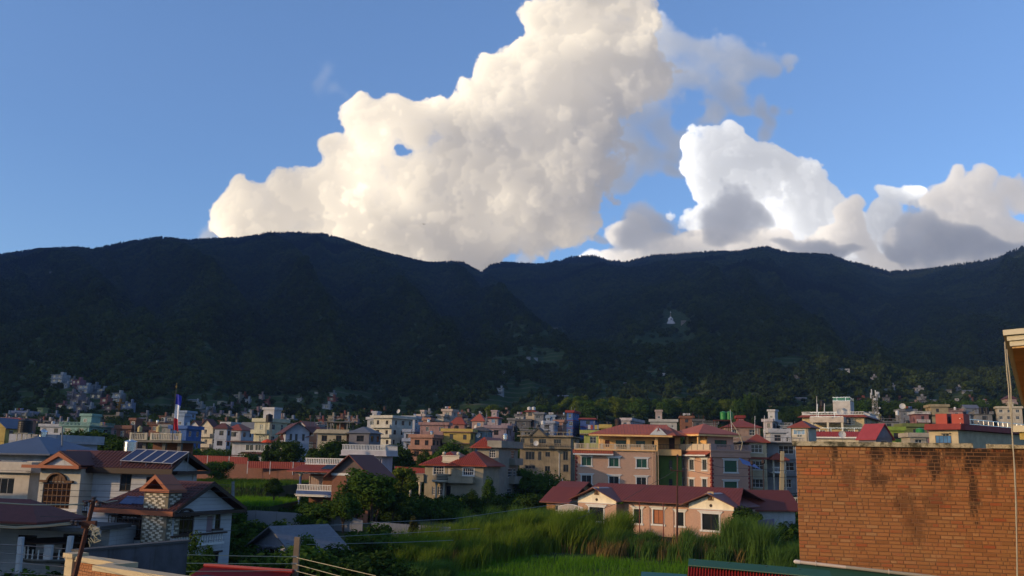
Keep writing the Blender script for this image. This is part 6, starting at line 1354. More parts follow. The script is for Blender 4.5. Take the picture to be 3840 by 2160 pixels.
def redscreens():
    root, b, ht = H('cream house with maroon parapet bands and blue sliding window behind the brick wall', 3482, 3592, 1607, 135, -50, 2, paint((.60,.50,.33), dirt=.15), pxc=3845, roof='flat', par=None, ov=.0, rwin=False, win_every=40, slabm=cRD, fl=3.1)
    b.win('F', *b.rect(3508, 1632, 3568, 1662), Spec(fm=DKBROWN, nx=4, nz=1, pm=GLASSB, t=.06), hole=False, off=.1)
    q = MB(); z0 = b.at(3530, 1612)[1]; z1 = b.at(3530, 1590)[1]; q.prism([(-.2, -1.0, z0), (-.0, -.01, z0-.1), (-.0, -.01, z1), (-.2, -.7, z1)], (b.W+1.0, 0, 0)); q.prism([(b.W+.8, -.8, z0), (b.W+.01, 0, z0-.1), (b.W+.01, 0, z1), (b.W+.6, -.7, z1)], (0, b.D+.5, 0)); b.put(q, 'parapet_band', cRD)
    for i, (x0, x1) in enumerate(((3502, 3545), (3562, 3607))):
        xa, za, w, h = b.rect(x0, 1551, x1, 1583); q = MB(); q.box(xa, .5, z1+.0, xa+w, .62, za+h); q.box(xa+w-.1, .62, z1+.0, xa+w, 2.4, za+h); q.box(xa, 2.3, z1, xa+w-.1, 2.4, za+h); b.put(q, 'tank_screen', plain('red_screen', (.38,.05,.03), .6))
    z2 = z1; q = MB(); balus(q, b.W+.4, 0, b.W+.4, b.D, z2, .8, 1.6, .04, .03); b.put(q, 'rail', STEEL)
    tank('black tank standing between the two red screens', 3553, 1560, 134, .45, 1.0, BLACKP)
redscreens()
# --- water tanks and roof gear, each a thing of its own
GRN = plain('green_plastic', (.03,.22,.05), .3)
def tanks2():
    c = P(2703, 1575, 178); t = thing('tank_tower', 'black steel stand carrying the two green water tanks', 'stand', (c.x-1.0, c.y, c.z-4.5)); mb = MB()
    for x in (-.2, 2.6):
        for y in (-.6, .9): mb.box(x, y, 0, x+.1, y+.1, 4.3)
    mb.box(-.3, -.7, 4.3, 2.8, 1.1, 4.5); mb.build('frame', RUST, t)
    tank('left one of the two bright green ribbed water tanks on a stand', 2712, 1543, 178, .62, 1.55, GRN); tank('right one of the two bright green ribbed water tanks on a stand', 2735, 1543, 178, .62, 1.55, GRN)
tanks2()
tank('large black water tank on a stand at the upper left', 98, 1572, 98, .72, 1.45, BLACKP, stand=1.0, smat=CREAMP)
tank('steel cylinder tank glinting beside the black tank at left', 165, 1611, 99, .42, 1.0, STEEL, ringed=False)
tank('tall steel tank glinting left of the solar panels', 492, 1650, 120, .85, 1.9, STEEL, ringed=False, stand=.4)
tank('steel tank on the beige villa terrace with a bright edge', 1894, 1626, 158, .42, 1.0, STEEL, ringed=False)
tank('brown-black tank above the left end of the apartment roof', 2317, 1570, 260, .85, 2.0, DKBROWN, stand=.3)
tank('tall black tank behind the apartment roof, near the yellow room', 2280, 1580, 280, .5, 1.6, BLACKP, stand=.4)
tank('black water tank on two concrete pillars above the white villa', 1011, 1553, 200, .75, 1.7, BLACKP, stand=4.0, smat=CONC)
tank('black tank among roofs beside the mauve house', 1934, 1596, 275, .6, 2.0, BLACKP)
tank('brown tank on the roof of the tall white block', 1444, 1523, 302, .5, 1.2, DKBROWN, stand=.3)
tank('black tank next to the pole on the large cream house', 3082, 1500, 228, .6, 1.5, BLACKP, stand=1.0)
tank('black tank on the far right slope, left of the pair', 3678, 1527, 300, .7, 2.2, BLACKP); tank('black tank on the far right slope, right of the pair', 3700, 1527, 300, .6, 2.2, BLACKP)
tank('fat green ribbed tank below the olive house', 3450, 1606, 205, .95, 1.4, GRN)
tank('white tank left of the big dish on the grey house', 3364, 1540, 330, .6, 1.6, TRIM)
tank('pale yellow tank on the roof edge of the balustraded platform, left', 526, 1598, 130, .32, .8, plain('yellow_plastic', (.45,.36,.16), .5)); tank('pale yellow tank on the balustraded platform, right', 598, 1596, 130, .38, .9, plain('yellow_plastic', (.45,.36,.16), .5))
for i, (px, w) in enumerate(((1985, 'left'), (2001, 'right'))): tank('white round tank on the tank crowned house, %s one' % w, px, 1526, 405, .9, 1.3, TRIM)
tank('white tank on the low blue-white house behind the concrete house', 2036, 1578, 325, .6, 1.3, TRIM, ringed=False)
tank('dark ribbed tank on the brown platform beside tall blue roof', 1602, 1560, 385, .9, 1.6, BLACKP, group='black tanks in a row on the pink roof'); tank('dark tank second in the row on the pink roof', 1614, 1560, 385, .9, 1.6, BLACKP, group='black tanks in a row on the pink roof'); tank('dark tank third in the row on the pink roof', 1626, 1560, 385, .9, 1.6, BLACKP, group='black tanks in a row on the pink roof')
dish('white satellite dish on the concrete house balcony', 2011, 1663, 186, .55, (-.3, -.9, .3), .9)
dish('large white dish on the roof of the large cream house', 3151, 1545, 214, .75, (-.3, -.9, .25), 1.2)
dish('white dish on the grey walled house', 3384, 1524, 398, 1.3, (-.4, -.85, .3), 1.6)
dish('dish on the roof of the tall white block', 1495, 1543, 303, .7, (-.5, -.8, .3), 1.2)
dish('white dish above the yellow and light blue houses', 1795, 1633, 250, .7, (-.5, -.8, .3), 1.2)
dish('mesh dish on the terrace left of the red hipped villa roof', 1784, 1600, 275, .6, (-.7, -.6, .3), 1.2)
dish('grey mesh dish on a tripod above the tiled lower roof', 3158, 1630, 192, .75, (-.2, -.9, .3), 1.4)
# balustraded platform on pillars
def platform():
    c = P(486, 1650, 130); root = thing('platform', 'white balustraded concrete platform on pillars with tanks on it, left of the flag', 'platform', (c.x, c.y, 2.4), R(-8)); b = Blk(root, (c.x, c.y, 2.4), R(-8)); x1 = b.at(680, 1650)[0]; b.W = x1; z = b.at(560, 1650)[1]; zt_ = b.at(560, 1622)[1]
    q = MB(); q.box(0, 0, z-.3, x1, 7, z); b.put(q, 'slab', CONC); q = MB(); g1, g2 = x1*.34, x1*.40
    for a, e in ((0, g1), (g2, x1)): balus(q, a+.3, 0, e-.3, 0, z, .95, .24, .05, .1); q.box(a, -.12, z, a+.3, .15, z+1.0); q.box(e-.3, -.12, z, e, .15, z+1.0)
    setp(b.put(q, 'balustrade', CREAMP), kind='stuff')
    for x in (.22, .6, .9): q = MB(); q.box(x1*x-.25, 1, 0, x1*x+.25, 1.5, z-.3); b.put(q, 'pillar', CONC)
    q = MB(); q.box(.1*x1, 5, 0, .9*x1, 5.2, z-.3); b.put(q, 'back_wall', cBR)
platform()
# vertical banner flag on its pole
def flag():
    top = P(662, 1450, 128); bot = P(645, 1660, 128); t = thing('flag_pole', 'tall pole with a long vertical blue, white and red banner flag', 'flag', (bot.x, bot.y, bot.z)); h = top.z-bot.z; dx = top.x-bot.x
    mb = MB(); mb.tube((0, 0, 0), (dx, 0, h), .07, .05, 8); mb.build('pole', DARKC, t)
    tp = MB()
    for z, r in ((-.15, .10), (0, .16), (.2, .10), (.42, .05)): tp.lathe(dx, 0, [(r*.6, h+z-.06), (r, h+z), (r*.4, h+z+.07)], 10)
    tp.build('finial', plain('gold_paint', (.45,.3,.05), .4), t)
    cols = (('blue_cloth', (.04,.05,.42), 1478, 1516), ('white_cloth', (.85,.85,.88), 1516, 1567), ('red_cloth', (.60,.03,.04), 1567, 1612)); rg = random.Random(3)
    for k, (nm, c, y0, y1) in enumerate(cols):
        z0, z1 = P(660, y1, 128).z-bot.z, P(660, y0, 128).z-bot.z; n = 10; mb = MB(); 
        for i in range(n):
            za, zb = z1+(z0-z1)*i/n, z1+(z0-z1)*(i+1)/n; m_ = 5
            for j in range(m_):
                def pt(u, z): zz = (z-0)/h; w = .70+.10*math.sin(z*1.3); return (dx*z/h-.02+u*w-.12*math.sin(z*.8)*(1-zz)*3*.2, .12*math.sin(u*7+z*1.1)+.05, z-(.25*u*u))
                mb.face(pt(j/m_, za), pt((j+1)/m_, za), pt((j+1)/m_, zb), pt(j/m_, zb))
        mb.build('banner_'+nm.split('_')[0], plain(nm, c, .85), t)
flag()
# cell tower
def celltower():
    top = P(3283, 1470, 330); bot = P(3283, 1560, 330); t = thing('cell_tower', 'lattice mobile phone mast with white drum and panel antennas', 'mast', (bot.x, bot.y, bot.z-1)); h = top.z-bot.z+1; mb = MB(); r = .8
    for a, b in ((-1, -1), (1, -1), (1, 1), (-1, 1)): mb.tube((a*r, b*r, 0), (a*r*.75, b*r*.75, h*.85), .08, .07, 4)
    n = 6
    for i in range(n):
        z0, z1 = h*.85*i/n, h*.85*(i+1)/n; k0, k1 = r*(1-.25*i/n), r*(1-.25*(i+1)/n)
        for s in ((-1, -1, 1, -1), (1, -1, 1, 1), (1, 1, -1, 1), (-1, 1, -1, -1)): mb.tube((s[0]*k0, s[1]*k0, z0), (s[2]*k1, s[3]*k1, z1), .05, .05, 4); mb.tube((s[0]*k1, s[1]*k1, z1), (s[2]*k1, s[3]*k1, z1), .05, .05, 4)
    mb.build('lattice', plain('mast_steel', (.34,.32,.28), .5), t)
    for x, y, z in ((-1.5, -.5, h*.86), (1.4, -.6, h*.9), (0, -1.1, h*.95), (-.6, .9, h), (1.1, .5, h*.8)): q = MB(); q.box(x-.16, y-.1, z-1.0, x+.16, y+.1, z+1.0); q.build('panel_antenna', TRIM, t)
    for x, z, rr in ((-.4, h*.72, .45), (.6, h*.95, .5), (-1.1, h*.45, .3), (1.2, h*.4, .3), (.7, h*.2, .3)): q = MB(); q.tube((x, -.9, z), (x, -1.3, z), rr, rr, 12); q.build('drum_antenna', TRIM, t)
celltower()
# --- hill village and scattered hillside houses
def hillhouse(px, pyb, wp, hp, wall, label, i):
    hp *= 1.12
    c = hit(px, pyb); Y = c.y; w, h = wp*Y/FPX, hp*Y/FPX; n = max(1, round(h/2.7)); fl = h/n; d = min(w, 9)
    t = thing('hillside_house', label, 'house', (c.x-w/2, Y, c.z-.5), R(-12)); b = Blk(t, (c.x-w/2, Y, c.z-.5), R(-12)); b.W = w; b.D = d; h += .5
    
    if hp >= 10:
        for k in range(n):
            for f, L in (('F', w), ('L', d)):
                mm = max(1, int(L/2.5))
                for j in range(mm): ww = L/mm*.42; b.win(f, L*(j+.5)/mm-ww/2, h-(k+1)*fl+fl*.3, ww, fl*.45, W_SIMPLE)
    b.walls(-4, h, wall)
    if hp >= 14:
        q = MB()
        for k in range(n): q.box(-.35, -.6, h-k*fl-.2, w+.35, -.004, h-k*fl+.0); q.box(-.35, 0, h-k*fl-.2, -.004, d, h-k*fl)
        q.box(w*.5, d*.4, h, w*.75, d*.8, h+1.6); b.put(q, 'slab_and_stairhead', wall)
    elif i % 2: q = MB(); gable(q, None, 0, 0, w, d, h, w*.12, .5, 'x'); b.put(q, 'roof', rGY)
    return t
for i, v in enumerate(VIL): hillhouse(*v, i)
# stupa on the spur
def stupa():
    c = hit(2515, 1214); k = 46*c.y/FPX/19.0; t = thing('stupa', 'white stupa with a tapering spire on the green spur of the mountain', 'stupa', (c.x, c.y, c.z)); t.scale = (k, k, k*1.05)
    wm = paint((.95,.88,.88), dirt=.1)
    q = MB(); q.box(-6, -6, -3, 6, 6, 1.2); q.box(-5, -5, 1.2, 5, 5, 2.4); q.box(-4.2, -4.2, 2.4, 4.2, 4.2, 3.6); q.build('stepped_base', wm, t)
    q = MB(); q.lathe(0, 0, [(3.2, 3.6), (3.9, 5.0), (4.1, 6.6), (3.6, 8.0), (2.4, 8.8)], 20); q.build('dome', wm, t); q = MB(); q.box(-1.2, -1.2, 8.8, 1.2, 1.2, 10.4); q.build('harmika', wm, t)
    q = MB(); q.lathe(0, 0, [(1.1, 10.4), (.9, 11.5), (.75, 12.5), (.6, 13.8), (.4, 15.2), (.25, 16.6)], 12); q.build('spire', plain('old_gold', (.30,.22,.14), .5), t); q = MB(); q.lathe(0, 0, [(.9, 16.6), (.95, 17.0), (.3, 17.5), (.12, 19.2)], 12); q.build('parasol', wm, t)
    q = MB(); q.tube((0, -4.0, 6.4), (0, -4.3, 6.4), 1.1, 1.1, 12); q.build('niche', DKBROWN, t); q = MB(); q.box(-13, -8, -5, 26, 8, -1.0); o = q.build('terrace', CONC, t)
stupa()

# unseen houses added beyond the left edge of the frame to shade the lower left
for i, (x, y, w, h, lb) in enumerate(((-90, 56, 13, 16.0, 'unseen five storey cream house added left to shade the clapboard house'), (-82, 38, 16, 18.3, 'unseen five storey grey house added left to shade the porch range'), (-72, 22, 13, 17.0, 'unseen four storey brick house added left to shade the near roofs'))):
    t = thing('house', lb, 'house', (x, y, 0), R(-8)); b = Blk(t, (x, y, 0), R(-8)); b.W = 11; b.D = w
    for k in range(4):
        for f, L in (('F', 11), ('R', w)):
            for j in range(3): b.win(f, L*(j+.5)/3-.7, 1+3*k, 1.4, 1.4, W_SIMPLE)
    b.walls(0, h, (cCR, cGY, cBR)[i]); q = MB(); ringpar(q, -.4, -.4, 11.4, w+.4, h, .9); b.put(q, 'parapet', (cCR, cGY, cBR)[i])

for a in ((352, 400, 1604, 330, 2, cPK, 'dull pink house under the hill village ramp'), (290, 330, 1612, 360, 2, cGY, 'grey flat house above the mint house roof'), (560, 600, 1592, 330, 2, cBR, 'brown brick house behind the platform tanks'), (600, 640, 1600, 300, 2, cGY, 'grey low house behind the platform, next to the blue house'),
 (1085, 1120, 1606, 320, 2, cPK, 'small pink house above the white villa gable'), (1168, 1192, 1592, 350, 2, cWH, 'white flat house behind the orange brick house'), (1588, 1612, 1574, 340, 2, cSA, 'salmon house under the row of black tanks'), (1625, 1660, 1578, 345, 2, cCR, 'cream house under the stair tower'), (1740, 1775, 1576, 400, 2, cGY, 'grey house behind the orange-red hip roof'),
 (1885, 1915, 1596, 330, 2, cMV, 'mauve low house beside the black tank'), (1932, 1965, 1560, 440, 2, cWH, 'white small house left of the tank crowned house'), (2050, 2082, 1562, 430, 2, cLB, 'pale blue house right of the grey concrete block'), (2090, 2122, 1560, 430, 2, cDG, 'dark house left of the tall blue house'), (2250, 2280, 1590, 360, 2, cDG, 'dark low house right of the wide blue house'),
 (2600, 2640, 1578, 360, 2, cDG, 'dark roof clutter house behind the apartment ridge'), (2640, 2690, 1588, 330, 2, cGY, 'grey house behind the apartment right wing'), (2925, 2965, 1596, 300, 2, cWH, 'white house behind the small cream room'), (3250, 3300, 1560, 400, 2, cOL, 'olive house behind the mast'), (3560, 3610, 1540, 400, 2, cPK, 'pink house behind the right red screen'), (3660, 3720, 1552, 330, 2, cGY, 'grey house below the pair of black tanks')):
    H(a[6], a[0], a[1], a[2], a[3], -12, a[4], a[5], D=7, par=rb_.choice(('wall', 'bal', 'rail')))

# the crowded strip of tiny houses along the mountain foot
rs = random.Random(77); COLS = (('white', (.50,.51,.54)), ('pale grey', (.34,.35,.37)), ('pinkish', (.40,.28,.26)), ('brick brown', (.26,.13,.09)), ('bluish', (.26,.32,.42)), ('cream', (.46,.41,.31)), ('dark grey', (.15,.15,.17)), ('dull red', (.28,.09,.07)))
for n_, x0, x1, y0, y1, where in ((34, 500, 1000, 1560, 1612, 'between the hill village and the white villa'), (26, 0, 260, 1570, 1612, 'at the left edge below the hill village'), (30, 1000, 1400, 1570, 1606, 'left of the tall white block'), (26, 1560, 2130, 1560, 1586, 'behind the concrete house'), (14, 720, 1260, 1500, 1555, 'on the lower slope above the white villa'), (16, 3200, 3740, 1500, 1552, 'in the trees at the far right')):
    for k in range(n_):
        cn, c = rs.choice(COLS); px = rs.uniform(x0, x1); py = rs.uniform(y0, y1); w = rs.uniform(14, 34); h = rs.uniform(11, 26)
        o = hillhouse(px, py, w, h, paint(tuple(x*.8 for x in c), dirt=.6, var=.3), 'tiny %s house in the crowded strip %s' % (cn, where), k); o['group'] = 'tiny %s houses %s' % (cn, where)
# ================================================================== fields, reeds, bushes and trees
def blades(name, pts, h, w, mat, label, seed, lean=.25, segs=2, kind='stuff', cat='grass', wind=(.12, .0)):
    """tall grass: every blade a tapering strip; pts (n,3), h (n,)"""
    rng = np.random.default_rng(seed); n = len(pts); a = rng.random(n)*6.283; l = lean*(0.3+rng.random(n)); ln = np.stack([np.cos(a)*l+wind[0], np.sin(a)*l+wind[1]], 1)
    b = rng.random(n)*6.283; side = np.stack([np.cos(b), np.sin(b), np.zeros(n)], 1)*(w*(0.6+0.8*rng.random(n)))[:, None]*0.5
    rows = []
    for k in range(segs+1):
        t = k/segs; c = pts+np.stack([ln[:, 0]*t*t*h, ln[:, 1]*t*t*h, h*t*(1-.12*t)], 1); s = side*(1-.92*t); rows += [c-s, c+s]
    V = np.stack(rows, 1).reshape(-1, 3); base = np.arange(n)[:, None]*(2*(segs+1)); q = []
    for k in range(segs): q.append(np.stack([base[:, 0]+2*k, base[:, 0]+2*k+1, base[:, 0]+2*k+3, base[:, 0]+2*k+2], 1))
    me = npmesh(name, V, np.concatenate(q), mat); o = link(name, me); return setp(o, label, cat, None, kind)
def region(n, seed, poly_px, Ya, Yb, z=None):
    """random points on the ground whose feet lie inside a photo-pixel polygon"""
    rng = np.random.default_rng(seed); out = []
    xs = [p[0] for p in poly_px]; ys = [p[1] for p in poly_px]
    Y = Ya+(Yb-Ya)*rng.random(n*6)
    u0, u1 = (min(xs)-2080)/FPX-.02, (max(xs)-1920)/FPX+.06; U = u0+(u1-u0)*rng.random(n*6); X = U*Y; Z = zt(X, Y) if z is None else np.full(len(X), z)
    A = np.stack([X, Y, Z-CAMZ], 1) @ np.array(CM); PX = 1920-FPX*A[:, 0]/A[:, 2]; PY = 1080+FPX*A[:, 1]/A[:, 2]
    ins = np.zeros(len(X), bool); m = len(poly_px)
    for i in range(m):
        x1, y1 = poly_px[i]; x2, y2 = poly_px[(i+1) % m]
        c = ((y1 > PY) != (y2 > PY)); xi = (x2-x1)*(PY-y1)/(y2-y1+1e-9)+x1; ins ^= (c & (PX < xi))
    P3 = np.stack([X, Y, Z], 1)[ins]; return P3[:n]
REED = leafmat((0.105, 0.155, 0.024), 'reed', .35, .4); REED2 = leafmat((0.060, 0.115, 0.030), 'reed_dark', .3, .3); RICE = leafmat((0.095, 0.205, 0.018), 'rice', .18, .4); DRY = leafmat((0.16, 0.11, 0.045), 'dry_reed', .3, .2); TURF = leafmat((0.06, 0.11, 0.018), 'turf', .3, .3)
# paddy field at the bottom
p_ = region(70000, 1, [(1500, 2400), (1560, 2130), (1800, 2085), (2250, 2098), (2700, 2125), (3100, 2130), (3200, 2400)], 62, 98)
p_ = p_[lat2(p_[:, 0]/1.6, p_[:, 1]/1.1, 15)+.25*lat2(p_[:, 0]/.5, p_[:, 1]/.5, 16) > .22]; rg_ = np.random.default_rng(5); blades('rice_paddy', p_, (.35+.4*rg_.random(len(p_)))*(.6+.8*lat2(p_[:, 0]/3, p_[:, 1]/2, 18)), .04, RICE, 'bright green rice paddy at the bottom of the picture', 2, .35)
# tall reeds: long bank in front of the low house, and two drifts running up to the left
def reedband(seed, a, b, wd, n, h0, h1, mat, label, name='tall_reeds'):
    """band from pixel foot a=(px,Y) to b=(px,Y), width wd metres"""
    rng = np.random.default_rng(seed); pts = []
    A = np.array([(a[0]-1920)/FPX*a[1], a[1]]); B = np.array([(b[0]-1920)/FPX*b[1], b[1]]); d = B-A; L = np.linalg.norm(d); nn = np.array([-d[1], d[0]])/L
    k = max(6, int(L*wd/1.6)); cl = A+d*rng.random((k, 1))+nn*((rng.random((k, 1))-.5)*wd); c = rng.integers(0, k, n)
    q = cl[c]+rng.normal(size=(n, 2))*.34; z = zt(q[:, 0], q[:, 1]); hh = (h0*.8+(h1*1.12-h0*.8)*rng.random(k))[c]*(.45+.6*rng.random(n)**.6)
    return blades(name, np.stack([q[:, 0], q[:, 1], z], 1), hh, .085, mat, label, seed+1, .28, 3)
reedband(11, (2180, 99.5), (3010, 91.0), 7.0, 30000, 1.7, 2.5, REED2, 'tall dark green reeds along the front of the low brick house')
reedband(12, (2090, 100), (2330, 97.0), 7.0, 12000, 2.5, 3.9, REED, 'tall sunlit reeds left of the low brick house')
reedband(13, (1960, 101), (2200, 104), 6.0, 9000, 2.3, 3.4, REED, 'yellow-green reeds beside the white metal gate')
reedband(14, (1560, 86), (2080, 101), 6.5, 17000, 1.9, 2.9, REED, 'drift of reeds running from lower left up to the gate, near one')
reedband(15, (1440, 84), (1860, 103), 7.0, 18000, 1.8, 2.7, REED, 'drift of darker reeds above the near one')
reedband(16, (1760, 106), (2090, 116), 5.5, 9000, 2.0, 3.0, REED2, 'reeds below the concrete house bank')
reedband(17, (1480, 74), (1700, 80), 5.0, 8000, 1.7, 2.6, REED2, 'reeds at the lower left of the paddy')
reedband(18, (2200, 95.5), (2400, 93.5), 3.0, 1500, 1.0, 1.9, DRY, 'dry straw coloured stalks at the foot of the reeds', 'dry_stalks')
reedband(19, (2700, 93), (2870, 91), 4.0, 7000, 3.4, 4.8, REED2, 'tall bushy reeds right of the low brick house')
reedband(20, (2915, 84), (3020, 82), 4.0, 6000, 3.0, 4.3, REED2, 'reed clump beside the big brick wall')
reedband(21, (2640, 84), (3060, 80), 5.0, 9000, .8, 1.5, REED2, 'low dark grass in front of the big brick wall', 'low_grass')
reedband(24, (1500, 85), (2080, 101), 6, 1500, 1.2, 2.3, DRY, 'dry stalks among the near drift of reeds', 'dry_stalks'); reedband(25, (2100, 99), (3000, 91), 6, 2200, 1.2, 2.4, DRY, 'dry stalks among the reeds before the low house', 'dry_stalks')
# green terraces at left centre
def terraces():
    for z, y0, y1, xa, xb, lb in ((5.9, 128, 160, 700, 1135, 0), (4.3, 112, 128, 690, 1110, 1)):
        x0, x1 = (xa-1920)/FPX*((y0+y1)/2), (xb-1920)/FPX*((y0+y1)/2); q = MB(); q.box(x0, y0, 0, x1, y1, z); setp(q.build('terrace', bpy.data.materials['ground_soil']), kind='structure')
        rng = np.random.default_rng(60+lb); n = 15000; pts = np.stack([x0+(x1-x0)*rng.random(n), y0+(y1-y0)*rng.random(n)**1.3, np.full(n, z)], 1)
        blades('terrace_grass', pts, (.2+.5*rng.random(n))*(.6+.8*lat2(pts[:, 0]/2.5, pts[:, 1]/2.5, 7)), .07, TURF if lb == 0 else RICE, ['bright grass on the upper green terrace at left centre', 'grass on the lower green terrace at left centre'][lb], 61+lb, .3)
        n = 2500; pts = np.stack([x0+(x1-x0)*rng.random(n), np.full(n, y0-.15), z*rng.random(n)], 1); blades('bank_grass', pts, .5+.5*rng.random(n), .09, REED2, ['dark grass hanging on the bank of the upper terrace', 'dark grass hanging on the bank of the lower terrace'][lb], 63+lb, .6)
terraces()
# undergrowth nobody could count: low shrubs scattered over the ground between the houses
def scatter(name, label, n, seed, Ya, Yb, s0, s1, leaf, u=(-.66, .66), avoid=()):
    rng = np.random.default_rng(seed); p, nor, _ = crown_pts(420, 1.0, .8, 12, rng, .45); v, q = quads_from(p+np.array([0, 0, .6]), nor, .15*(.7+.6*rng.random(420)), rng, 1.7)
    Y = Ya+(Yb-Ya)*rng.random(n)**.8; X = (u[0]+(u[1]-u[0])*rng.random(n))*Y; k = lat2(X/9, Y/9, seed)*.6+lat2(X/3.5, Y/3.5, seed+1)*.4 > .34
    A = np.stack([X, Y, zt(X, Y)-CAMZ], 1) @ np.array(CM); PX = 1920-FPX*A[:, 0]/A[:, 2]; PY = 1080+FPX*A[:, 1]/A[:, 2]
    for (a, b, c, d) in avoid: k &= ~((PX > a) & (PX < c) & (PY > b) & (PY < d))
    X, Y = X[k], Y[k]; me = bpy.data.meshes.new(name); n = len(X); me.vertices.add(n); me.vertices.foreach_set('co', np.stack([X, Y, zt(X, Y)-.1], 1).astype(np.float32).ravel())
    a = me.attributes.new('sc', 'FLOAT', 'POINT'); a.data.foreach_set('value', (s0+(s1-s0)*rng.random(n)**1.6).astype(np.float32)); r = me.attributes.new('rz', 'FLOAT_VECTOR', 'POINT'); rr = np.zeros((n, 3), np.float32); rr[:, 2] = rng.random(n)*6.28; r.data.foreach_set('vector', rr.ravel())
    to = bpy.data.objects.new('shrub_source', npmesh('shrub', v, q, leaf)); ob = link(name, me); setp(ob, label, 'undergrowth', None, 'stuff'); base = bpy.data.node_groups['scatter'].copy()
    for nd in base.nodes:
        if nd.type == 'OBJECT_INFO': nd.inputs[0].default_value = to
    md = ob.modifiers.new('scatter', 'NODES'); md.node_group = base; print(name, n)
AV = [(1480, 2085, 3200, 2400), (2160, 1960, 2800, 2090), (1440, 2010, 2200, 2400), (1700, 1930, 2200, 2100), (880, 1960, 1720, 2035)]
scatter('undergrowth', 'dark low shrubs and weeds between the nearer houses', 8000, 71, 62, 215, .7, 2.0, leafmat((.030,.060,.014), 'shrub_leaves', .35, .25), avoid=AV)
scatter('undergrowth', 'mid green shrubs and garden plants between the middle houses', 7000, 73, 100, 330, .8, 2.3, leafmat((.045,.080,.018), 'shrub_leaves_light', .35, .25), avoid=AV)
scatter('undergrowth', 'bushes between the farthest houses at the foot of the mountain', 6500, 75, 300, 470, .9, 2.3, leafmat((.026,.048,.013), 'shrub_leaves_dark', .35, .2), u=(-.62, .62))
T = gtree
T('round', 1, LEAFD, 'big dark round tree behind the clapboard house roof', 345, 1586, None, 150, 1.35)
T('round', 2, LEAFD, 'dark tree to the right of the big round one, lower', 415, 1622, None, 140, 1.2)
T('tall', 1, LEAFD, 'tall narrow dark tree in front of the white villa, left', 1012, 1650, None, 188, .8)
T('round', 3, LEAFD, 'round clipped looking dark tree in front of the white villa', 1090, 1648, None, 186, 1.25)
T('tall', 2, LEAFD, 'thin feathery tree against the orange umbrella', 1038, 1622, None, 192, .5)
T('bush', 3, LEAFD, 'small dark shrub left of the villa trees', 935, 1695, None, 180, .8)
T('round', 4, LEAFD, 'dark tree in front of the unfinished house, lower left one', 1222, 1652, None, 172, 1.2)
T('tall', 3, LEAFD, 'dark tree in front of the unfinished house, taller right one', 1278, 1630, None, 176, 1.1)
T('bush', 1, LEAFM, 'olive bush standing before the red fence', 822, 1716, 1800, 150, 1.3)
T('round', 5, LEAFD, 'dark rounded bush on the terrace edge left of the brick house', 1032, 1792, 1905, 118, 1.25)
T('tall', 4, LEAFM, 'tall leafy tree in front of the brick house gable', 1345, 1738, None, 110, 1.25)
T('broad', 2, LEAFM, 'leafy tree overlapping the brick house bay at right', 1420, 1790, None, 108, 1.15)
T('round', 2, LEAFM, 'round leafy tree hiding the right side of the brick house roof', 1405, 1752, None, 107, 1.5)
T('broad', 4, LEAFM, 'broad leafy tree hanging over the brick house corner', 1295, 1836, None, 104, 1.4)
T('bush', 2, LEAFM, 'bush below the blue balcony', 1190, 1868, None, 106, 1.5)
T('broad', 3, LEAFY, 'yellow-green tree behind the villa porch', 1512, 1738, None, 140, 1.15)
T('broad', 4, LEAFD, 'dark tree with bare stems beside the terrace house', 1495, 1656, None, 182, 1.2)
T('round', 6, LEAFD, 'small dark tree below the salmon house', 1592, 1682, None, 190, .9)
T('broad', 5, LEAFM, 'broad leafy tree behind the villa roofs', 1700, 1652, None, 182, 1.25)
T('bush', 4, LEAFM, 'bright bush left of the broad leafy tree', 1652, 1680, None, 180, .9)
T('tall', 5, LEAFM, 'slender shrub climbing in front of the villa right corner', 1832, 1785, None, 140, .9)
T('broad', 6, LEAFD, 'dark shrub in front of the villa balcony', 1770, 1832, None, 138, 1.0)
T('bush', 5, LEAFD, 'dark shrub mass below the villa at its right', 1880, 1862, None, 132, 1.4)
T('bush', 6, LEAFD, 'dark shrub mass below the villa at its left', 1500, 1872, None, 118, 1.6)
T('broad', 1, LEAFD, 'dark tree right of the brick house trees', 1480, 1828, None, 112, 1.2)
T('bush', 7, LEAFD, 'dark bush at the foot of the villa columns', 1610, 1886, None, 126, 1.3)
T('bush', 8, LEAFM, 'broad leaved thicket left of the concrete house', 1968, 1752, None, 166, 1.3)
T('bush', 9, LEAFM, 'broad leaved thicket in front of the concrete house', 2040, 1762, None, 162, 1.2)
T('bush', 10, LEAFM, 'small bush next to the red quoins of the apartment block', 2140, 1812, None, 150, .7)
T('bush', 3, LEAFD, 'dark bush beyond the sloping path, left of the gate', 1990, 1850, None, 130, 1.4)
T('broad', 2, LEAFD, 'dark shrubby tree right of the low house', 2790, 1890, None, 96, 1.2)
T('bush', 1, LEAFD, 'bush beside the concrete pole foot', 2905, 1862, None, 140, .9)
T('tall', 6, LEAFY, 'yellow-green vine covered tree beside the clapboard house', 752, 1988, None, 62, .9)
T('bush', 2, LEAFY, 'sunlit yellow-green thicket below the vine covered tree', 735, 2068, None, 58, 1.0)
T('bush', 4, LEAFM, 'large green bush behind the leaning concrete pole', 1160, 2030, None, 66, 1.7)
T('bush', 5, LEAFM, 'green bush overgrowing the shed roof', 1150, 2006, None, 78, .7)
T('bush', 6, LEAFD, 'dark bush right of the shed', 1330, 2005, None, 80, 1.5)
T('bush', 7, LEAFM, 'olive bush in front of the grey fence', 1400, 1985, None, 88, 1.3)
T('tall', 1, LEAFB, 'reddish brown shrub standing in front of the grey fence', 1552, 1928, None, 96, .8)
T('bush', 8, LEAFD, 'dark bush at the bottom, left of the reeds', 1400, 2060, None, 66, 1.5)
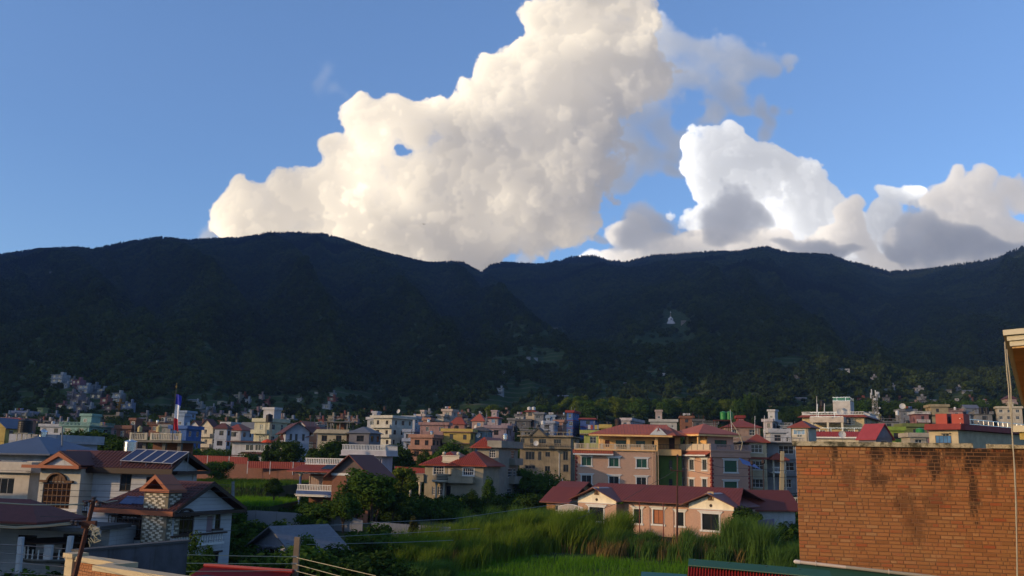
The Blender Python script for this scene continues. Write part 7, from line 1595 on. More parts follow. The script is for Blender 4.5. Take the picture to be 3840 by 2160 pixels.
T('bush', 9, LEAFM, 'flowering bush in the lower left corner', 60, 2128, None, 46, 1.0)
T('bush', 10, LEAFD, 'dark bush under the porch balcony', 190, 2102, None, 56, 1.3)
T('bush', 1, LEAFM, 'small garden tree behind the concrete fence panels', 1210, 1935, None, 100, .6)
# banana plants
def banana(px, pyt, Y, label, seed):
    c = P(px, pyt, Y); z0 = ztf(c.x, Y); h = c.z-z0; t = thing('banana_plant', label, 'plant', (c.x, Y, z0)); rg = random.Random(seed); lm = leafmat((.07,.14,.03), 'banana_leaf', .2, .35)
    q = MB(); q.tube((0, 0, -.2), (0, 0, h*.55), .14, .10, 8); q.build('stem', plain('green_stem', (.10,.14,.05), .6), t)
    for i in range(9):
        a = 6.283*i/9+rg.random(); L = h*rg.uniform(.45, .62); up = rg.uniform(.5, 1.4); q = MB(); n = 6; pr = None
        for k in range(n+1):
            s = k/n; d = L*s; zz = h*.5+d*up*(1-.65*s)*.9; r = d*.8; w = .26*math.sin(math.pi*min(1, s*.93+.06))+.02
            c0 = Vector((math.cos(a)*r, math.sin(a)*r, zz)); sd = Vector((-math.sin(a), math.cos(a), 0))*w; row = (c0-sd+Vector((0, 0, .06)), c0, c0+sd+Vector((0, 0, .06)))
            if pr: q.face(pr[0], pr[1], row[1], row[0]); q.face(pr[1], pr[2], row[2], row[1])
            pr = row
        q.build('leaf', lm, t)
banana(905, 2076, 66, 'banana plant with upright pale leaves left of the shed', 1); banana(990, 2072, 67, 'banana plant beside the shed wall', 2)
# belt of trees behind the town
rb = random.Random(21)
def belt(xa, xb, ya, yb, Ya, Yb, n, kinds, leaves, label, w=(1.0, 1.5)):
    for i in range(n):
        f = (i+rb.random())/n; px = xa+(xb-xa)*f; Y = rb.uniform(Ya, Yb); pt = ya+(yb-ya)*f+rb.uniform(-7, 9)+(Yb-Y)/(Yb-Ya+1)*rb.uniform(6, 22)
        kd, lf = rb.choice(kinds), rb.choice(leaves)
        T(kd, rb.randint(1, 6), lf, {'broad': 'spreading ', 'round': 'round ', 'tall': 'tall ', 'cone': 'pointed ', 'bush': 'low '}[kd]+(label if lf is LEAFD else label.replace('dark ', '').replace('tree', 'yellow-green tree' if lf is LEAFY else 'mid green tree', 1)), px, pt, None, Y, rb.uniform(*w), group=label, trunk=False)
belt(2120, 2760, 1482, 1488, 430, 480, 36, ('broad', 'round', 'tall'), (LEAFM, LEAFY, LEAFD), 'tree in the wooded belt behind the apartment block')
belt(1700, 2130, 1545, 1500, 430, 480, 18, ('broad', 'round'), (LEAFD, LEAFD, LEAFM), 'tree in the dark belt behind the concrete house')
belt(2760, 2860, 1480, 1475, 410, 440, 8, ('cone', 'tall'), (LEAFD, LEAFM), 'tall conifer like tree behind the green tanks', (.8, 1.1))
belt(2880, 3110, 1510, 1512, 410, 470, 14, ('broad', 'round'), (LEAFD,), 'dark tree behind the large cream house')
belt(3200, 3520, 1490, 1500, 410, 470, 20, ('broad', 'round'), (LEAFD, LEAFM), 'dark tree behind the mast and the green houses')
belt(3500, 3830, 1490, 1500, 410, 480, 18, ('broad', 'round', 'tall'), (LEAFD, LEAFM), 'dark tree in the far right wood')
belt(1360, 1700, 1560, 1530, 420, 470, 12, ('broad', 'round'), (LEAFD,), 'dark tree behind the tall white block')
belt(700, 1380, 1606, 1600, 300, 400, 14, ('broad', 'round', 'bush'), (LEAFD,), 'dark tree between the town and the lower slope at left')
belt(0, 700, 1615, 1605, 280, 380, 12, ('broad', 'round', 'bush'), (LEAFD,), 'dark tree at the foot of the hill village')
belt(700, 900, 1660, 1690, 190, 240, 9, ('bush', 'round'), (LEAFD, LEAFM), 'dark green shrub between the terrace row and the red fence', (.9, 1.4))
T('broad', 3, LEAFY, 'lit tree top standing alone above the hanging prayer flags', 1845, 1510, None, 430, 1.0)
# ================================================================== foreground: brick wall, parapet, roofs, poles, wires
def wallbrick():
    """fired brick seen close: colour differs from brick to brick, soot and moss stains run over the whole wall"""
    m, g, b = newmat('fired_brick'); ge = g.n('ShaderNodeNewGeometry'); oi = g.n('ShaderNodeObjectInfo'); pos = ge.outputs['Position']
    r = g.m('FRACT', g.m('ADD', g.m('MULTIPLY', ge.outputs['Random Per Island'], 1.0), g.m('MULTIPLY', oi.outputs['Random'], 7.31)))
    rp = g.n('ShaderNodeValToRGB', i0=r); e = rp.color_ramp.elements; e[0].color = (.20, .078, .028, 1); e[1].color = (.34, .155, .06, 1); e[1].position = 1
    for p_, c_ in ((.2, (.26, .105, .038, 1)), (.5, (.29, .122, .044, 1)), (.72, (.28, .115, .046, 1)), (.86, (.25, .062, .024, 1)), (.93, (.30, .155, .07, 1))): q = e.new(p_); q.color = c_
    n1 = g.noise(pos, 2.2, 6, .65); n2 = g.noise(pos, 38, 4, .6); n3 = g.noise(g.vm('MULTIPLY', pos, (1.6, 1.6, .45)), 2.4, 6, .7)
    col = g.mix(g.ss(n1, .35, .75, 0, .45), rp.outputs[0], (.24, .13, .05, 1)); col = g.mix(g.m('MULTIPLY', g.ss(n2, .45, .75), .35), col, (.19, .085, .035, 1))
    st = g.ss(n3, .60, .80, 0, .35); s = g.n('ShaderNodeSeparateXYZ', i0=pos)
    mk = None
    for (px, py, rx, ry, k) in STAINS:
        c = wallpt(px, py); dx = g.m('DIVIDE', g.m('SUBTRACT', s.outputs[0], c.x), rx/FPX*20); dz = g.m('DIVIDE', g.m('SUBTRACT', s.outputs[2], c.z), ry/FPX*20)
        d = g.m('SQRT', g.m('ADD', g.m('MULTIPLY', dx, dx), g.m('MULTIPLY', dz, dz))); d = g.m('ADD', d, g.m('MULTIPLY', g.m('SUBTRACT', g.noise(g.vm('MULTIPLY', pos, (1.5, 1.5, .5)), 6.0, 8, .75), .5), 3.6))
        v = g.ss(d, .35, 1.15, k, 0); mk = v if mk is None else g.m('MAXIMUM', mk, v)
    f = g.m('MAXIMUM', st, mk); col = g.mix(f, col, (.020, .013, .010, 1))
    red = wallpt(3060, 1770); dx = g.m('DIVIDE', g.m('SUBTRACT', s.outputs[0], red.x), .35); dz = g.m('DIVIDE', g.m('SUBTRACT', s.outputs[2], red.z), .10); d = g.m('SQRT', g.m('ADD', g.m('MULTIPLY', dx, dx), g.m('MULTIPLY', dz, dz)))
    col = g.mix(g.ss(d, .5, 1.2, .6, 0), col, (.40, .10, .035, 1))
    g.put(b.inputs['Base Color'], col); b.inputs['Roughness'].default_value = .9; b.inputs['Specular IOR Level'].default_value = .15
    g.put(b.inputs['Normal'], g.n('ShaderNodeBump', in_Strength=.55, in_Distance=.006, in_Height=g.noise(pos, 60, 5, .65))); return m
WA = P(2992, 1900, 20.6); WY = R(-19)
def wallpt(px, py):
    n = Vector((math.sin(WY), -math.cos(WY), 0)); r = ray(px, py); A = Vector((WA.x, WA.y, 0)); c0 = Vector((0, 0, CAMZ)); t = (A-c0).dot(n)/r.dot(n); return c0+r*t
STAINS = [(3130, 1690, 14, 50, .85), (3128, 1760, 8, 40, .6), (3290, 1700, 34, 50, .9), (3275, 1760, 16, 60, .7), (3430, 1695, 110, 34, .95), (3505, 1740, 34, 60, .9), (3580, 1700, 60, 30, .85), (3650, 1710, 60, 70, .95), (3780, 1715, 100, 50, .85), (3180, 1790, 30, 60, .5), (3300, 1800, 50, 34, .7), (3400, 1770, 50, 16, .5), (3390, 1880, 50, 50, .5), (3430, 1960, 40, 90, .45), (3500, 1880, 50, 40, .35), (3652, 1830, 18, 130, .85), (3660, 1960, 12, 12, .95), (3560, 1770, 14, 70, .5), (3725, 1790, 12, 90, .5)]
def brick_wall():
    root = thing('brick_wall', 'big weathered orange brick wall with mossy concrete coping filling the lower right', 'wall', (WA.x, WA.y, 0), WY); b = Blk(root, (WA.x, WA.y, 0), WY); b.W = 6.2; b.D = .4
    zt_ = b.at(3000, 1672)[1]; z0 = zt_-.078*37; bm = wallbrick(); mort = paint((.26, .125, .058), dirt=.5, var=.25, scale=3)
    q = MB(); q.box(.0, .0, z0-6, b.W, .4, zt_); b.put(q, 'mortar_bed', mort)
    rg = random.Random(4); protos = {}
    def proto(w, hh):
        k = (round(w, 3), round(hh, 3))
        if k in protos: return protos[k]
        mb = MB(); c = .007; f = -.008; h = hh
        i = [(c, f, c), (w-c, f, c), (w-c, f, h-c), (c, f, h-c)]; o = [(0, .004, 0), (w, .004, 0), (w, .004, h), (0, .004, h)]
        mb.face(*i)
        for a in range(4): d = (a+1) % 4; mb.face(o[a], o[d], i[d], i[a])
        protos[k] = mb.mesh('brick', bm); return protos[k]
    allb = []; nrow = int((zt_-z0)/.078)
    for r_ in range(nrow):
        z = zt_-.078*(r_+1)+rg.uniform(-.002, .002); x = rg.choice((0, -.06, -.12)); 
        while x < b.W:
            st = rg.random() < (.72 if r_ % 4 else .35); w = (.235 if st else .112)+rg.uniform(-.012, .010); x0 = max(x, .0); ww = x+w-x0
            if ww > .04 and x0+ww < b.W+.1: allb.append((x0, z, round(ww/.008)*.008, round((.066+rg.uniform(-.003, .004))/.003)*.003, rg.uniform(-.004, .002), rg.uniform(-.010, .010), rg.uniform(-.012, .012)))
            x += w+rg.uniform(.006, .013)
    vis = [q_ for q_ in allb if q_[0] < 5.2 and q_[1] > zt_-2.65]; vis.sort(key=lambda q_: -q_[0]-q_[2]*3); single = set(id(q_) for q_ in vis[:300]); rest = MB()
    for q_ in allb:
        x, z, w, h, y, t, t2 = q_; me = proto(w, h); T_ = Matrix.Translation((x, y, z)) @ Matrix.Rotation(t, 4, 'Y') @ Matrix.Rotation(t2, 4, 'Z')
        if id(q_) in single: b.put(me, 'brick', None, T_)
        else:
            i0 = len(rest.v); rest.v += [tuple(T_ @ v.co) for v in me.vertices]; rest.f += [tuple(i0+k for k in p.vertices) for p in me.polygons]; rest.m += [0]*len(me.polygons)
    setp(b.put(rest, 'bricks', bm), kind='stuff')
    # side face of the wall end
    # coping: rough concrete cap, broken near the right
    cm, g, pb = newmat('mossy_coping'); pos = g.n('ShaderNodeNewGeometry').outputs['Position']; n = g.noise(pos, 3.5, 7, .7); n2 = g.noise(pos, 14, 5, .7)
    c = g.mix(g.ss(n, .42, .62), (.34, .29, .19, 1), (.045, .042, .026, 1)); c = g.mix(g.m('MULTIPLY', g.ss(n2, .5, .7), .5), c, (.10, .095, .05, 1)); g.put(pb.inputs['Base Color'], c); pb.inputs['Roughness'].default_value = .95
    g.put(pb.inputs['Normal'], g.n('ShaderNodeBump', in_Strength=.8, in_Distance=.02, in_Height=n2))
    xs = [-.07, .9, 1.9, 2.9]; xc = b.at(3648, 1690)[0]; segs = [(-.07, 1.6), (1.6, 2.9), (2.9, xc), (xc+.32, b.W+.1)]
    for i, (a, e) in enumerate(segs):
        q = MB(); n_ = max(3, int((e-a)/.12)); pts = []
        for k in range(n_+1):
            x = a+(e-a)*k/n_; up = .095+rg.uniform(-.006, .008)-(.02 if i == 3 else 0); pts.append((x, up, -.075+rg.uniform(-.006, .006)))
        for k in range(n_):
            (xa, ua, fa), (xb, ub, fb) = pts[k], pts[k+1]; z = zt_+.004
            q.face((xa, fa, z), (xb, fb, z), (xb, fb+.01, z+ub), (xa, fa+.01, z+ua)); q.face((xa, fa+.01, z+ua), (xb, fb+.01, z+ub), (xb, .46, z+ub+.01), (xa, .46, z+ua+.01)); q.face((xa, fa, z), (xa, .46, z), (xb, .46, z), (xb, fb, z))
        q.face((a, -.07, zt_+.004), (a, -.06, zt_+.10), (a, .46, zt_+.10), (a, .46, zt_+.004)); q.face((e, -.07, zt_+.004), (e, .46, zt_+.004), (e, .46, zt_+.10), (e, -.06, zt_+.10)); b.put(q, 'coping_slab', cm)
    # little iron bracket stubs
    # rainwater pipe
    pc = plain('white_pvc', (.60,.50,.42), .45); x0 = b.at(2982, 2106, 'F', .12); x1 = b.at(3560, 2170, 'F', .12); t = thing('drain_pipe', 'white plastic pipe with rounded end cap running below the brick wall', 'pipe', b.M @ Vector((x0[0], -.12, x0[1])), WY); L = Vector((x1[0]-x0[0], 0, x1[1]-x0[1])); d = L.normalized()
    p2 = plain('weathered_pvc', (.36,.33,.27), .6); q = MB(); q.tube(d*.08, L*.34, .036, .036, 14); q.build('pipe', pc, t); q = MB(); q.tube(L*.34, L*2.4, .036, .036, 14); q.build('pipe_length', p2, t)
    q = MB(); q.tube(d*.0, d*.10, .043, .043, 14); q.tube(-d*.025, d*.0, .025, .043, 14); q.tube(-d*.035, -d*.024, .008, .025, 14); q.build('end_cap', plain('clean_pvc', (.66,.60,.54), .4), t)
    for f in (.14, .62): q = MB(); q.tube(L*f-d*.012, L*f+d*.012, .047, .047, 14); q.box((L*f).x-.008, -.02, (L*f).z+.04, (L*f).x+.008, .14, (L*f).z+.055); q.build('clamp', pc, t)
    # dark green sheet flashing under it
    gm = plain('green_sheet', (.020, .075, .055), .5, 0, .25, 2); a0, a1 = b.at(2990, 2128, 'F', .3), b.at(3900, 2230, 'F', .3)
    q = MB(); q.prism([(a0[0], -.05, a0[1]+.04), (a1[0], -.05, a1[1]+.04), (a1[0], -.75, a1[1]-.45), (a0[0]-.1, -.75, a0[1]-.45)], (0, 0, .02)); b.put(q, 'flashing', gm)
brick_wall()
def red_shed_roof():
    gm = plain('green_sheet', (.020, .075, .055), .5, 0, .25, 2); rm = plain('red_corrugated', (.26,.022,.018), .45, 0, .2, 2)
    # ridge line from (2583,2108) to (3000,2147); roof falls towards the viewer
    Ya, Yb = 17.5, 16.0; a, c = P(2583, 2108, Ya), P(3060, 2150, Yb); t = thing('shed_roof', 'red corrugated shed roof with dark green ridge sheet at the bottom right', 'roof', a); v = c-a; u = v.normalized(); dn = Vector((-.25, -1, 0)).normalized()*.9+Vector((0, 0, -.42))
    top, lo = dn*.17, dn*3.0; q = MB(); n = 46; L = v.length*1.1; pr = None
    for i in range(n*4+1):
        s = L*i/(n*4); h = .022*math.sin(i*math.pi/2); p0 = u*s+top+Vector((0, 0, h)); p1 = u*s+lo+Vector((0, 0, h))
        if pr: q.face(pr[0], p0, p1, pr[1])
        pr = (p0, p1)
    q.build('corrugated_sheet', rm, t); q = MB(); q.prism([Vector((0, 0, .05)), u*L+Vector((0, 0, .05)), u*L+dn*.22+Vector((0, 0, .05)), dn*.22+Vector((0, 0, .05))], (0, 0, .015)); q.prism([Vector((0, 0, .05)), u*L+Vector((0, 0, .05)), u*L+Vector((.1, .5, -.2)), Vector((.1, .5, -.2))], (0, 0, .015)); q.build('ridge_sheet', gm, t)
    q = MB()
    for s in (.12, .8, 1.5, 2.1): 
        p = u*s+dn*.05+Vector((0, 0, .07)); q.tube(p, p+Vector((0, 0, .012)), .012, .012, 6)
    q.build('screw', STEEL, t)
    a = P(2405, 2148, 17); t = thing('sheet_edge', 'teal metal sheet edge at the bottom left of the red shed roof', 'roof sheet', a); c = P(2575, 2158, 16.6)-a; q = MB(); q.prism([(0, 0, 0), c, c+Vector((-.1, -.8, -.35)), Vector((-.15, -.8, -.35))], (0, 0, .02)); q.build('sheet', plain('teal_sheet', (.025,.10,.11), .5), t)
red_shed_roof()
def right_eave():
    cr = plain('cream_cornice', (.56,.50,.36), .7); tan = paint((.85,.52,.22), dirt=.2, scale=3); Y1 = 9.0; p = P(3765, 1297, Y1); ztop = P(3765, 1238, Y1).z; zb = p.z; e = Vector((10.7, 19.2, 0)); a = Vector((p.x, Y1, 0)); d = (e-a).normalized(); n = Vector((d.y, -d.x, 0)); L = (e-a).length
    t = thing('roof_cornice', 'cream stepped roof cornice with tan soffit cut by the right frame edge', 'cornice', (a.x, a.y, 0)); h = (ztop-zb)/3
    for k, (o, z0, z1) in enumerate(((0, zb+2*h, ztop), (.03, zb+h, zb+2*h-.004), (.05, zb, zb+h-.004))):
        A = n*o+d*o; q = MB(); q.prism([A+Vector((0, 0, z0)), A+d*L+Vector((0, 0, z0)), A+d*L+n*5+Vector((0, 0, z0)), A+n*5-d*2.2+Vector((0, 0, z0))], (0, 0, z1-z0)); q.build('cornice_step', cr, t)
    q = MB(); A = n*.07+d*.07; q.prism([A+Vector((0, 0, zb-.02)), A+d*L+Vector((0, 0, zb-.02)), A+d*L+n*5+Vector((0, 0, zb-.02)), A+n*5-d*2.2+Vector((0, 0, zb-.02))], (0, 0, .018)); q.build('soffit', tan, t)
    q = MB(); A = n*.28+d*.35; q.prism([A+Vector((0, 0, 9.2)), A+d*(L-.6)+Vector((0, 0, 9.2)), A+d*(L-.6)+n*3+Vector((0, 0, 9.2)), A+n*3-d*1.3+Vector((0, 0, 9.2))], (0, 0, zb-.025-9.2))
    bw = thing('brick_wall', 'orange brick house wall under the cream cornice at the right edge', 'wall', (a.x, a.y, 0)); q.build('wall_face', brickmat((.36,.13,.05), (.44,.19,.08), (.30,.2,.12)), bw)
    # stepped yellow ledge further down
    c = P(3797, 1620, 12.5); t = thing('ledge', 'cream and yellow stepped concrete ledge at the right edge below the cornice', 'ledge', (c.x, c.y, 0), R(-55)); q = MB(); zz = c.z; q.box(0, 0, zz, 3, 2, zz+.085); q.build('cap', cr, t); q = MB(); q.box(.06, .06, zz-.10, 3, 2, zz-.003); q.box(.12, .12, zz-.26, 3, 2, zz-.104); q.build('yellow_band', paint((.50,.38,.12), dirt=.6, scale=3), t)
    q = MB(); rg = random.Random(9)
    bt = thing('rubble', 'grey broken concrete lumps stacked on the cream ledge', 'rubble', (c.x+.08, c.y, zz+.085), R(-30))
    for i in range(7): x, y, s = rg.uniform(.12, .5), rg.uniform(.2, .6), rg.uniform(.04, .09); z = .02+.05*i*.6; q.box(x, y, z, x+s*1.6, y+s, z+s*.8)
    q.build('lumps', CONC, bt)
    for k, (nm, pts) in enumerate((('rope hanging from the cornice, left strand', ((3768, 1282), (3770, 1320), (3776, 1400), (3782, 1450), (3784, 1500), (3790, 1545), (3793, 1590), (3797, 1640), (3802, 1720), (3808, 1850), (3812, 2000), (3816, 2200))), ('rope hanging from the cornice, right strand', ((3776, 1310), (3778, 1345), (3785, 1400), (3791, 1460), (3792, 1520), (3795, 1580), (3797, 1660), (3806, 1760), (3812, 1900), (3814, 2200))))):
        q = MB(); q.path([P(x, y, 8.95+k*.06) for x, y in pts], .0062, 5); setp(q.build('rope', plain('pale_rope', (.46,.40,.28), .9)), 'pale '+nm, 'rope')
    c = P(3833, 1725, 18.6); t = thing('wall_pipe', 'short white vertical pipe at the right end of the brick wall', 'pipe', (c.x, c.y-.25, c.z)); q = MB(); q.tube((0, 0, 0), (.0, 0, -1.25), .035, .035, 12); q.build('pipe', plain('white_pvc', (.60,.50,.42), .45), t)
right_eave()
# ---------------------------------------------------------------- parapet of the house next door, bottom left
def parapet():
    yw = R(-35); A = P(292, 2086, 26.0); z = A.z; root = thing('roof_parapet', 'sunlit orange brick roof parapet with cream coping and pillar at the lower left', 'parapet', (A.x, 26.0, 0), yw); cr = plain('cream_render', (.58,.46,.28), .8, 0, .15, 4); bm = plain('parapet_brick', (.40,.17,.07), .85, 0, .35, 9)
    mo = plain('parapet_mortar', (.16,.07,.035), .9); cnt = [0]
    def seg(b, x0, x1, zt_, zb, y=0.0):
        q = MB(); q.box(x0, y+.012, zb, x1, y+.23, zt_-.13); b.put(q, 'mortar_bed', mo); q = MB(); q.box(x0-.03, y-.09, zt_-.13, x1+.03, y+.30, zt_); b.put(q, 'coping', cr)
        rg = random.Random(int(x1*100)); rows = int((zt_-.13-zb)/.078)
        for r_ in range(min(rows, 16)):
            x = x0-(0, .06, .12, .03)[r_ % 4]; zz = zt_-.13-.078*(r_+1)
            while x < x1:
                w = rg.choice((.235, .112, .112, .18)); xa = max(x, x0); wa = min(x+w, x1)-xa
                if wa > .03:
                    k = ('pb', round(wa, 2)); 
                    if k not in _C: mb = MB(); mb.box(0, -.012, 0, round(wa, 2), .02, .066); _C[k] = mb.mesh('brick', bm)
                    b.put(_C[k], 'brick', None, Tm(xa, y, zz+.006))
                x += w+.012
    b = Blk(root, (A.x, 26.0, 0), yw); x1 = b.at(478, 2105)[0]; seg(b, .04, x1, z, z-1.5)
    q = MB(); q.box(-.40, -.12, z-3.2, -.04, .26, z-.06); b.put(q, 'pillar', cr); q = MB(); q.box(-.45, -.17, z-.06, .01, .31, z+.07); b.put(q, 'pillar_cap', cr)
    Q = P(361, 2126, 24.15); ql = b.M.inverted() @ Q; c = Blk(root, (Q.x, Q.y, 0), yw); seg(c, 0, 5.2, z, z-1.5)
    q = MB(); q.box(x1-.33, ql.y+.30, z-.13, x1+.03, -.09, z-.002); b.put(q, 'coping_return', cr); q = MB(); q.box(x1-.27, ql.y+.24, z-1.3, x1-.05, .0, z-.13); b.put(q, 'return_wall', mo)
    q = MB(); q.box(-.3, .3, z-1.0, 6, 4.5, z-.9); b.put(q, 'roof_deck', DARKC)
    # long shaded side wall
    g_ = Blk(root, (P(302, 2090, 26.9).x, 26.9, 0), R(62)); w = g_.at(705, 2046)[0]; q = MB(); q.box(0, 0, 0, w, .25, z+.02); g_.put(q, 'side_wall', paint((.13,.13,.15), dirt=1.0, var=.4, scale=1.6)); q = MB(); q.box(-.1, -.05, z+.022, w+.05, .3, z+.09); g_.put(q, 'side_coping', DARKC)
parapet()
def redcorr():
    a = P(772, 2122, 40); c = P(1095, 2146, 38); t = thing('tin_roof', 'red corrugated tin roof at the bottom edge, left of the leaning concrete pole', 'roof', a); v = c-a; u = v.normalized(); L = v.length; dn = Vector((-.35, -2.4, -1.1)); q = MB(); pr = None; n = 60
    for i in range(n*4+1):
        s = L*i/(n*4); h = .02*math.sin(i*math.pi/2); p0 = u*s+Vector((0, 0, h)); p1 = u*s+dn+Vector((0, 0, h))+u*(-1.2*(1-s/L))
        if pr: q.face(pr[0], p0, p1, pr[1])
        pr = (p0, p1)
    q.build('corrugated_sheet', plain('red_corrugated', (.26,.022,.018), .45, 0, .2, 2), t); q = MB(); q.tube((-.05, 0, .03), u*L+Vector((.05, 0, .03)), .09, .09, 6); q.build('ridge_cap', plain('red_corrugated', (.26,.022,.018), .45, 0, .2, 2), t)
redcorr()
def wire(pts, Ys, label, r=.012, mat=None, sag=0.0, name='wire', cat='wire', group=None):
    p = [P(x, y, Y) for (x, y), Y in zip(pts, Ys)]; out = []
    for a, b in zip(p[:-1], p[1:]):
        for k in range(6): t = k/6; q = a.lerp(b, t); out.append(q-Vector((0, 0, sag*4*t*(1-t))))
    out.append(p[-1]); mb = MB(); mb.path(out, r, 4); return setp(mb.build(name, mat or DARKC), label, cat, group)
CW = plain('cream_cable', (.50,.44,.28), .7); GW = plain('grey_wire', (.30,.32,.32), .6)
def poles():
    # leaning rusty pole, lower left
    a, c = P(300, 2082, 24.5), P(352, 1874, 24.5); t = thing('utility_pole', 'leaning rusty iron utility pole with crossarms in front of the clapboard house', 'utility pole', a); v = c-a; q = MB(); q.tube(-v.normalized()*3.5, v, .075, .06, 8); q.build('post', RUST, t)
    m0 = P(293, 1962, 24.4)-a; m1 = P(358, 1966, 24.4)-a; q = MB(); q.prism([m0+Vector((0, -.03, -.05)), m1+Vector((0, -.03, -.05)), m1+Vector((0, -.03, .05)), m0+Vector((0, -.03, .05))], (0, .07, 0)); q.box((m0.x+m1.x)/2-.16, -.06, m0.z-.13, (m0.x+m1.x)/2+.2, .06, m0.z+.06); q.build('crossarm', RUST, t)
    m0 = P(322, 1884, 24.4)-a; m1 = P(396, 1890, 24.4)-a; q = MB(); q.tube(m0, v, .03, .03, 6); q.tube(v, m1, .025, .025, 6); q.build('top_bracket', RUST, t)
    for x, y in ((322, 1889), (372, 1889), (272, 1960), (288, 1962), (352, 1872)): p = P(x, y, 24.3)-a; q = MB(); q.lathe(p.x, p.y, [(.03, p.z-.07), (.06, p.z-.04), (.045, p.z), (.065, p.z+.04), (.03, p.z+.07)], 10); q.build('insulator', plain('glazed_brown', (.05,.04,.04), .3), t)
    q = MB(); rg = random.Random(5)
    for k in range(16):
        p = P(338+rg.uniform(-8, 40), 1985+rg.uniform(-12, 45), 24.3)-a; r_ = P(338+rg.uniform(-8, 44), 1985+rg.uniform(-12, 45), 24.2)-a; mid = (p+r_)/2+Vector((0, -.05, rg.uniform(-.2, .1))); q.path([p, mid, r_], .009, 4)
    q.build('cable_tangle', CW, t); q = MB()
    for x, y in ((345, 1985), (352, 2000), (341, 2003)): p = P(x, y, 24.2)-a; q.box(p.x-.06, -.12, p.z-.05, p.x+.06, 0, p.z+.05)
    q.build('junction', plain('pale_plastic', (.4,.4,.38), .5), t)
    # short concrete pole bottom centre-left
    a, c = P(1106, 2165, 38.5), P(1116, 2014, 38.5); t = thing('concrete_pole', 'leaning square concrete pole with wires at the bottom left of centre', 'pole', a); v = c-a; q = MB(); w = .11; q.prism([(-w, -w, -1), (w, -w, -1), (w, w, -1), (-w, w, -1)], (0, 0, .5)); q.prism([(-w, -w, -.5), (w, -w, -.5), (w, w, -.5), (-w, w, -.5)], v+Vector((0, 0, .5))); q.build('post', paint((.28,.20,.13), dirt=.4, scale=2), t)
    for y in (2088, 2114, 2139): p = P(1103, y, 38.2)-a; q = MB(); q.tube(p-Vector((.1, 0, 0)), p+Vector((.12, 0, 0)), .035, .035, 8); q.build('insulator', GREYM, t)
    # thin rusty pole in front of the low house
    a, c = P(2538, 2010, 96), P(2541, 1712, 96); t = thing('iron_pole', 'thin dark rusty pole with a crossarm in front of the low brick house', 'utility pole', a); v = c-a; q = MB(); q.tube((0, 0, -2), v*.5, .12, .10, 8); q.tube(v*.5, v, .09, .07, 8); q.build('post', RUST, t); q = MB(); p0, p1 = P(2515, 1763, 95.8)-a, P(2562, 1768, 95.8)-a; q.tube(p0, p1, .06, .06, 6); q.build('crossarm', RUST, t)
    for x, y in ((2541, 1709), (2563, 1760), (2517, 1757)): p = P(x, y, 95.8)-a; q = MB(); q.lathe(p.x, p.y, [(.05, p.z-.14), (.11, p.z-.06), (.08, p.z), (.12, p.z+.06), (.05, p.z+.14)], 8); q.build('insulator', plain('glazed_brown', (.05,.04,.04), .3), t)
    # concrete pole by the corner house
    a, c = P(2931, 1862, 148), P(2934, 1692, 148); t = thing('concrete_pole', 'pale concrete pole in front of the cream and grey three storey house', 'pole', a); v = c-a; q = MB(); w = .32; q.prism([(-w, -.2, -2), (w, -.2, -2), (w, .2, -2), (-w, .2, -2)], Vector((0, 0, 2))); q.prism([(-w, -.2, 0), (w, -.2, 0), (w, .2, 0), (-w, .2, 0)], v*.5); w = .26; q.prism([v*.5+Vector(k) for k in ((-w, -.18, 0), (w, -.18, 0), (w, .18, 0), (-w, .18, 0))], v*.5); q.build('post', plain('pale_concrete', (.42,.34,.20), .8), t); q = MB(); q.tube(P(2915, 1730, 147.5)-a, P(2960, 1728, 147.5)-a, .06, .06, 6); q.build('crossarm', RUST, t)  # post has one even tan base colour
    for nm, px, y0, y1, Y in (('dark street lamp post left of the corner house bay', 2822, 1732, 1860, 150), ('dark lamp post in front of the corner house bay', 2864, 1728, 1830, 150)):
        a, c = P(px, y1, Y), P(px-2, y0, Y); t = thing('lamp_post', nm, 'lamp post', a); q = MB(); q.tube((0, 0, -1.5), c-a, .10, .07, 8); q.build('post', DKBROWN, t); q = MB(); q.lathe((c-a).x, 0, [(.1, (c-a).z-.5), (.3, (c-a).z-.35), (.25, (c-a).z+.1), (.05, (c-a).z+.25)], 8); q.build('lamp_head', DKBROWN, t)
    for nm, px, y0, y1, Y, r_, m_ in (('white thin pole beside the red corner roof', 2830, 1560, 1640, 175, .05, TRIM), ('second white thin pole beside the red corner roof', 2866, 1558, 1640, 175, .05, TRIM), ('white vertical pipe on the green terrace edge beside the clapboard gable', 873, 1806, 1876, 84, .16, GREYM), ('thin pole on the large cream house', 3062, 1485, 1570, 226, .07, TRIM), ('white post on the cream house roof, left', 3065, 1514, 1548, 222, .13, TRIM), ('white post on the cream house roof, right', 3091, 1513, 1548, 222, .13, TRIM), ('grey post behind the white walled terrace', 233, 1600, 1690, 95, .09, GREYM), ('pale rod in the platform front', 505, 1580, 1640, 128, .04, GREYM), ('thin white stake on the bank below the concrete house', 2061, 1798, 1826, 160, .07, TRIM), ('second thin white stake on the bank below the concrete house', 2108, 1796, 1812, 160, .07, TRIM)):
        a, c = P(px, y1, Y), P(px+1, y0, Y); q = MB(); q.tube(a, c, r_, r_*.8, 8); setp(q.build('pole', m_), nm, 'pole')
    # prayer flags hanging on a mast
    a, c = P(1822, 1600, 300), P(1824, 1538, 300); t = thing('prayer_flag_mast', 'leaning mast wrapped in pale prayer flags in the middle of town', 'flag', a); q = MB(); q.tube((0, 0, 0), c-a, .08, .05, 6); q.build('mast', GREYM, t); q = MB(); v = c-a
